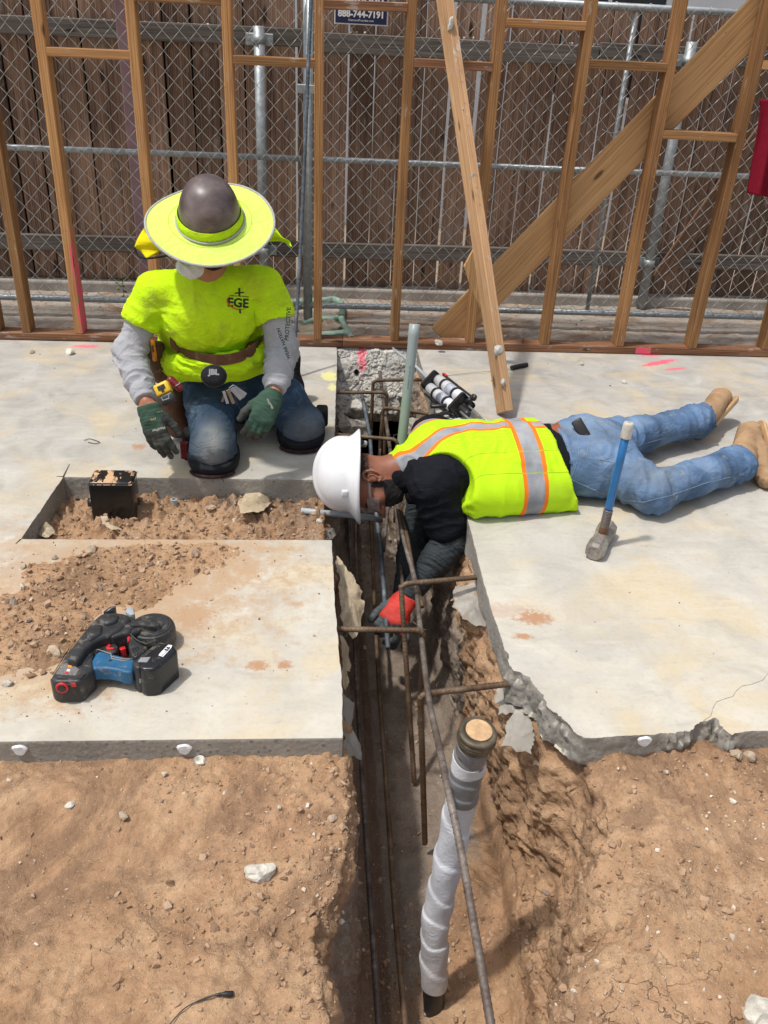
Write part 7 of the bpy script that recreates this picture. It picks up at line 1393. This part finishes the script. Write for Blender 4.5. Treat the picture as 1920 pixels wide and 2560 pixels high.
scrap('paper_scrap', [G(88, 1142, -.06), G(100, 1130, -.03), G(122, 1150, -.06), G(108, 1162, -.065), G(84, 1160, -.07)], M['paper'], 'tan paper flap in the left corner of the hole', 'paper', seed=10, amp=.012, jag=.05)
scrap('plastic_scrap', [G(640, 700, .02), G(700, 700, .03), G(735, 708, .015), G(700, 722, .01), G(650, 724, .01)], M['paper'], 'tan paper sheet between the green pipes behind the wall', 'paper', seed=11, amp=.015)
for k, (ou, lab) in enumerate([([(728, 895, -.12), (760, 905, -.2), (800, 925, -.28), (785, 950, -.3), (745, 935, -.2), (725, 925, -.12)], 'dusty grey sheet over rubble at the far left of the trench'), ([(870, 895, -.12), (930, 905, -.11), (925, 950, -.14), (880, 945, -.2)], 'pale stained sheet behind the standing conduit')]): scrap('plastic_scrap', [G(*q) for q in ou], M['film'], lab, seed=20+k, amp=.03)

# ------------------------------------------------------------------ individual rocks
def place_rock(a, b, size, seed, mat, label, bvh=None, z=0, flat=.65, sub=3):
    p = gz(a, b, z)
    if bvh is not None:
        h = bvh.ray_cast(Vector(CAM), Vector(ray(a, b)))
        if h[0] is not None: p = np.array(h[0])
    o = obj('rock', *rough_rock(p+A3((0, 0, size*flat*.22)), (size, size*.8, size), seed, sub, flat, .4), mat, smooth=False); return tag(o, label, 'rock')
place_rock(563, 1888, .060, 3, M['whiterock'], 'large cream rock on the bare soil in front of the left slab', BG); place_rock(434, 1648, .036, 4, M['whiterock'], 'white chip against the front edge of the left slab', BG); place_rock(268, 1767, .030, 5, M['tanrock'], 'grey flat stone on the soil left of centre', BG)
place_rock(152, 1762-22, .022, 6, M['whiterock'], 'small pale stone at upper left of the front soil', BG); place_rock(718, 1770, .028, 7, M['tanrock'], 'tan stone near the trench lip in the front soil', BG); place_rock(1645, 2195, .075, 8, M['whiterock'], 'white rock at the lower right picture edge', BG, flat=.5)
place_rock(1588, 1632, .034, 9, M['tanrock'], 'brown stone just in front of the right slab', BG); place_rock(1620, 1636, .034, 10, M['tanrock'], 'darker stone beside the brown one in front of the right slab', BG); place_rock(1663-80, 1992-560+300, .02, 11, M['whiterock'], 'tiny light pebble in the right soil patch', BG)
place_rock(150, 765, .060, 12, M['whiterock'], 'white broken stone on the slab near the wall at far left', z=0); place_rock(70, 762, .035, 13, M['tanrock'], 'brown clod on the slab at the left picture side'); place_rock(714, 712, .15, 14, M['tanrock'], 'big rough concrete lump behind the bottom plate by the green pipe', z=.0, flat=.55); place_rock(948, 743, .05, 15, M['whiterock'], 'white rubble lump on the bottom plate by the diagonal board', z=.045)
place_rock(1253, 788, .040, 16, M['whiterock'], 'pale stone on the right slab near the bottom plate'); place_rock(1348, 828, .032, 17, M['whiterock'], 'small pale stone on the right slab above the lying worker legs'); place_rock(794, 712, .045, 18, M['whiterock'], 'pale stone lying on the dirt behind the wall'); place_rock(1503, 725, .03, 19, M['whiterock'], 'little pale stone on the dirt behind the right studs')
place_rock(105, 1520-420, .05, 20, M['tanrock'], 'brown clod in the hole left of the black box', BG); place_rock(120, 1395+20, .055, 21, M['tanrock'], 'large brown clod in the spilled soil left of the tying tool', z=0); place_rock(195, 1340-160+10, .05, 22, M['tanrock'], 'clod on the upper part of the spilled soil', z=0); place_rock(16, 1480, .032, 23, M['whiterock'], 'white rock on the slab at the left edge below the spilled soil', z=0)
place_rock(455, 1100, .045, 24, M['tanrock'], 'clod beside the conduit stub in the hole', BG); place_rock(690, 1128, .028, 25, M['whiterock'], 'white chip in the hole near the trench', BG); place_rock(1225-5, 1605-30, .045, 26, M['tanrock'], 'grey broken piece under the jagged right slab edge', BG); place_rock(770, 890, .11, 27, M['footing'], 'broken concrete chunk in the far left of the trench', z=-.22, flat=.8); place_rock(768, 925, .12, 28, M['footing'], 'lower broken concrete chunk in the far left of the trench', z=-.3, flat=.8)
place_rock(870, 862, .09, 29, M['footing'], 'broken lump below the drilled footing', z=-.22); place_rock(905, 860, .08, 30, M['footing'], 'broken lump under the footing by the conduit', z=-.2)
# cable tie lying on the soil, twigs, thin wires
pp = [BG.ray_cast(Vector(CAM), Vector(ray(a, b)))[0] for a, b in [(360, 2225), (395, 2185), (430, 2165), (470, 2152), (503, 2150)]]; V, Fc = tube(spline([A3(q)+A3((0, 0, .005)) for q in pp], 6), [.0012]*12+[.0018]*6+[.003]*3+[.0055]*4, 6); tag(obj('cable_tie', V, Fc, M['black'], smooth=True), 'black cable tie curled on the front soil', 'cable tie')
for k, (pts, lab) in enumerate([([(440, 1005), (455, 1015), (468, 1022), (480, 1035), (484, 1042)], 'thin dark wire hanging over the hole edge by the knee'), ([(182, 951), (195, 948), (215, 955), (205, 958), (190, 955)], 'small bent wire on the slab left of the kneeling worker'), ([(120, 1215-140), (130, 1080), (150, 1085)], 'thin twig on the slab left of the hole')]):
    V, Fc = tube(spline([G(a, b, .004) for a, b in pts], 5), .0014, 5); tag(obj('thin_wire', V, Fc, M['black']), lab, 'wire')
# weeds at the kerb
M['leaf'] = plain('weed_leaf', (.045, .10, .02), .6, 0, .3, .3, 30)
for k, (a, b, lab) in enumerate([(268, 640, 'green weed at the kerb behind the kneeling worker'), (880, 637, 'small green weed by the kerb left of the prop')]):
    p = gz(a, b, .0); parts = []; r = np.random.default_rng(k)
    for j in range(22):
        d = nrm(r.normal(size=3)*A3((1, .5, .4))+A3((0, -.3, .8))); b0 = p+A3((r.uniform(-.02, .02), 0, r.uniform(0, .10 if k == 0 else .05))); L_f = r.uniform(.02, .04); s_ = nrm(np.cross(d, r.normal(size=3))); parts.append((np.array([b0, b0+d*L_f*.5+s_*L_f*.22, b0+d*L_f, b0+d*L_f*.5-s_*L_f*.22]), [(0, 1, 2, 3)]))
    parts.append(tube([p, p+A3((.0, 0, .11 if k == 0 else .05))], .002, 5)); V, Fc = join(parts); o = tag(obj('weed', V, Fc, M['leaf']), lab, 'weed')
# pink paint on the plate
M['pink'] = plain('pink_paint', (.85, .12, .19), .8, 0, .1, .2, 60)
t = NT('pink_spray'); n = t.ms(t.noise(40, 5, .7, t.map(scale=(1, 1, .35))), .40, .52); c = t.mix(n, (.40, .222, .098), (.80, .10, .17)); M['pinkwood'] = t.fin(c, .8, 0, .2)
Xs = -1.245+.0215; V = [(Xs+.0012, PY0+.003, .045), (Xs+.0012, PY0+.088, .045), (Xs+.0012, PY0+.088, .30), (Xs+.0012, PY0+.003, .60)]+[(Xs+.0002, PY0+.003, .045), (Xs+.0002, PY0+.088, .045), (Xs+.0002, PY0+.088, .30), (Xs+.0002, PY0+.003, .60)]
obj('paint_mark', V, [(0, 1, 2, 3), (4, 7, 6, 5)]+[(i, 4+i, 4+(i+1) % 4, (i+1) % 4) for i in range(4)], M['pinkwood'], sw)
V, Fc = bbox((Xs-.012, PY0-.0006, .045), (Xs-.0035, PY0+.0005, .50)); obj('paint_mark', V, Fc, M['pinkwood'], sw)
c1_ = gy(1392, 760, PY0-.0008); V, Fc = bbox((c1_[0]-.05, PY0-.0012, .006), (c1_[0]+.035, PY0-.0001, .040)); obj('paint_mark', V, Fc, M['pinkwood'], sw)
# ------------------------------------------------------------------ groups of look-alikes
GROUPS = {'rock': 'loose rocks and stones', 'plastic_scrap': 'torn vapour barrier scraps', 'paper_scrap': 'scraps of tan paper', 'chain_link_panel': 'chain-link fence panels', 'person': 'construction workers', 'tie_wire': 'tie wires on the slim upright', 'thin_wire': 'thin wires on the slab', 'weed': 'weeds at the kerb', 'rebar': 'loose rebar rods'}
for o in bpy.data.objects:
    k = o.name.split('.')[0]
    if o.parent is None and o.get('category') and k in GROUPS: o['group'] = GROUPS[k]
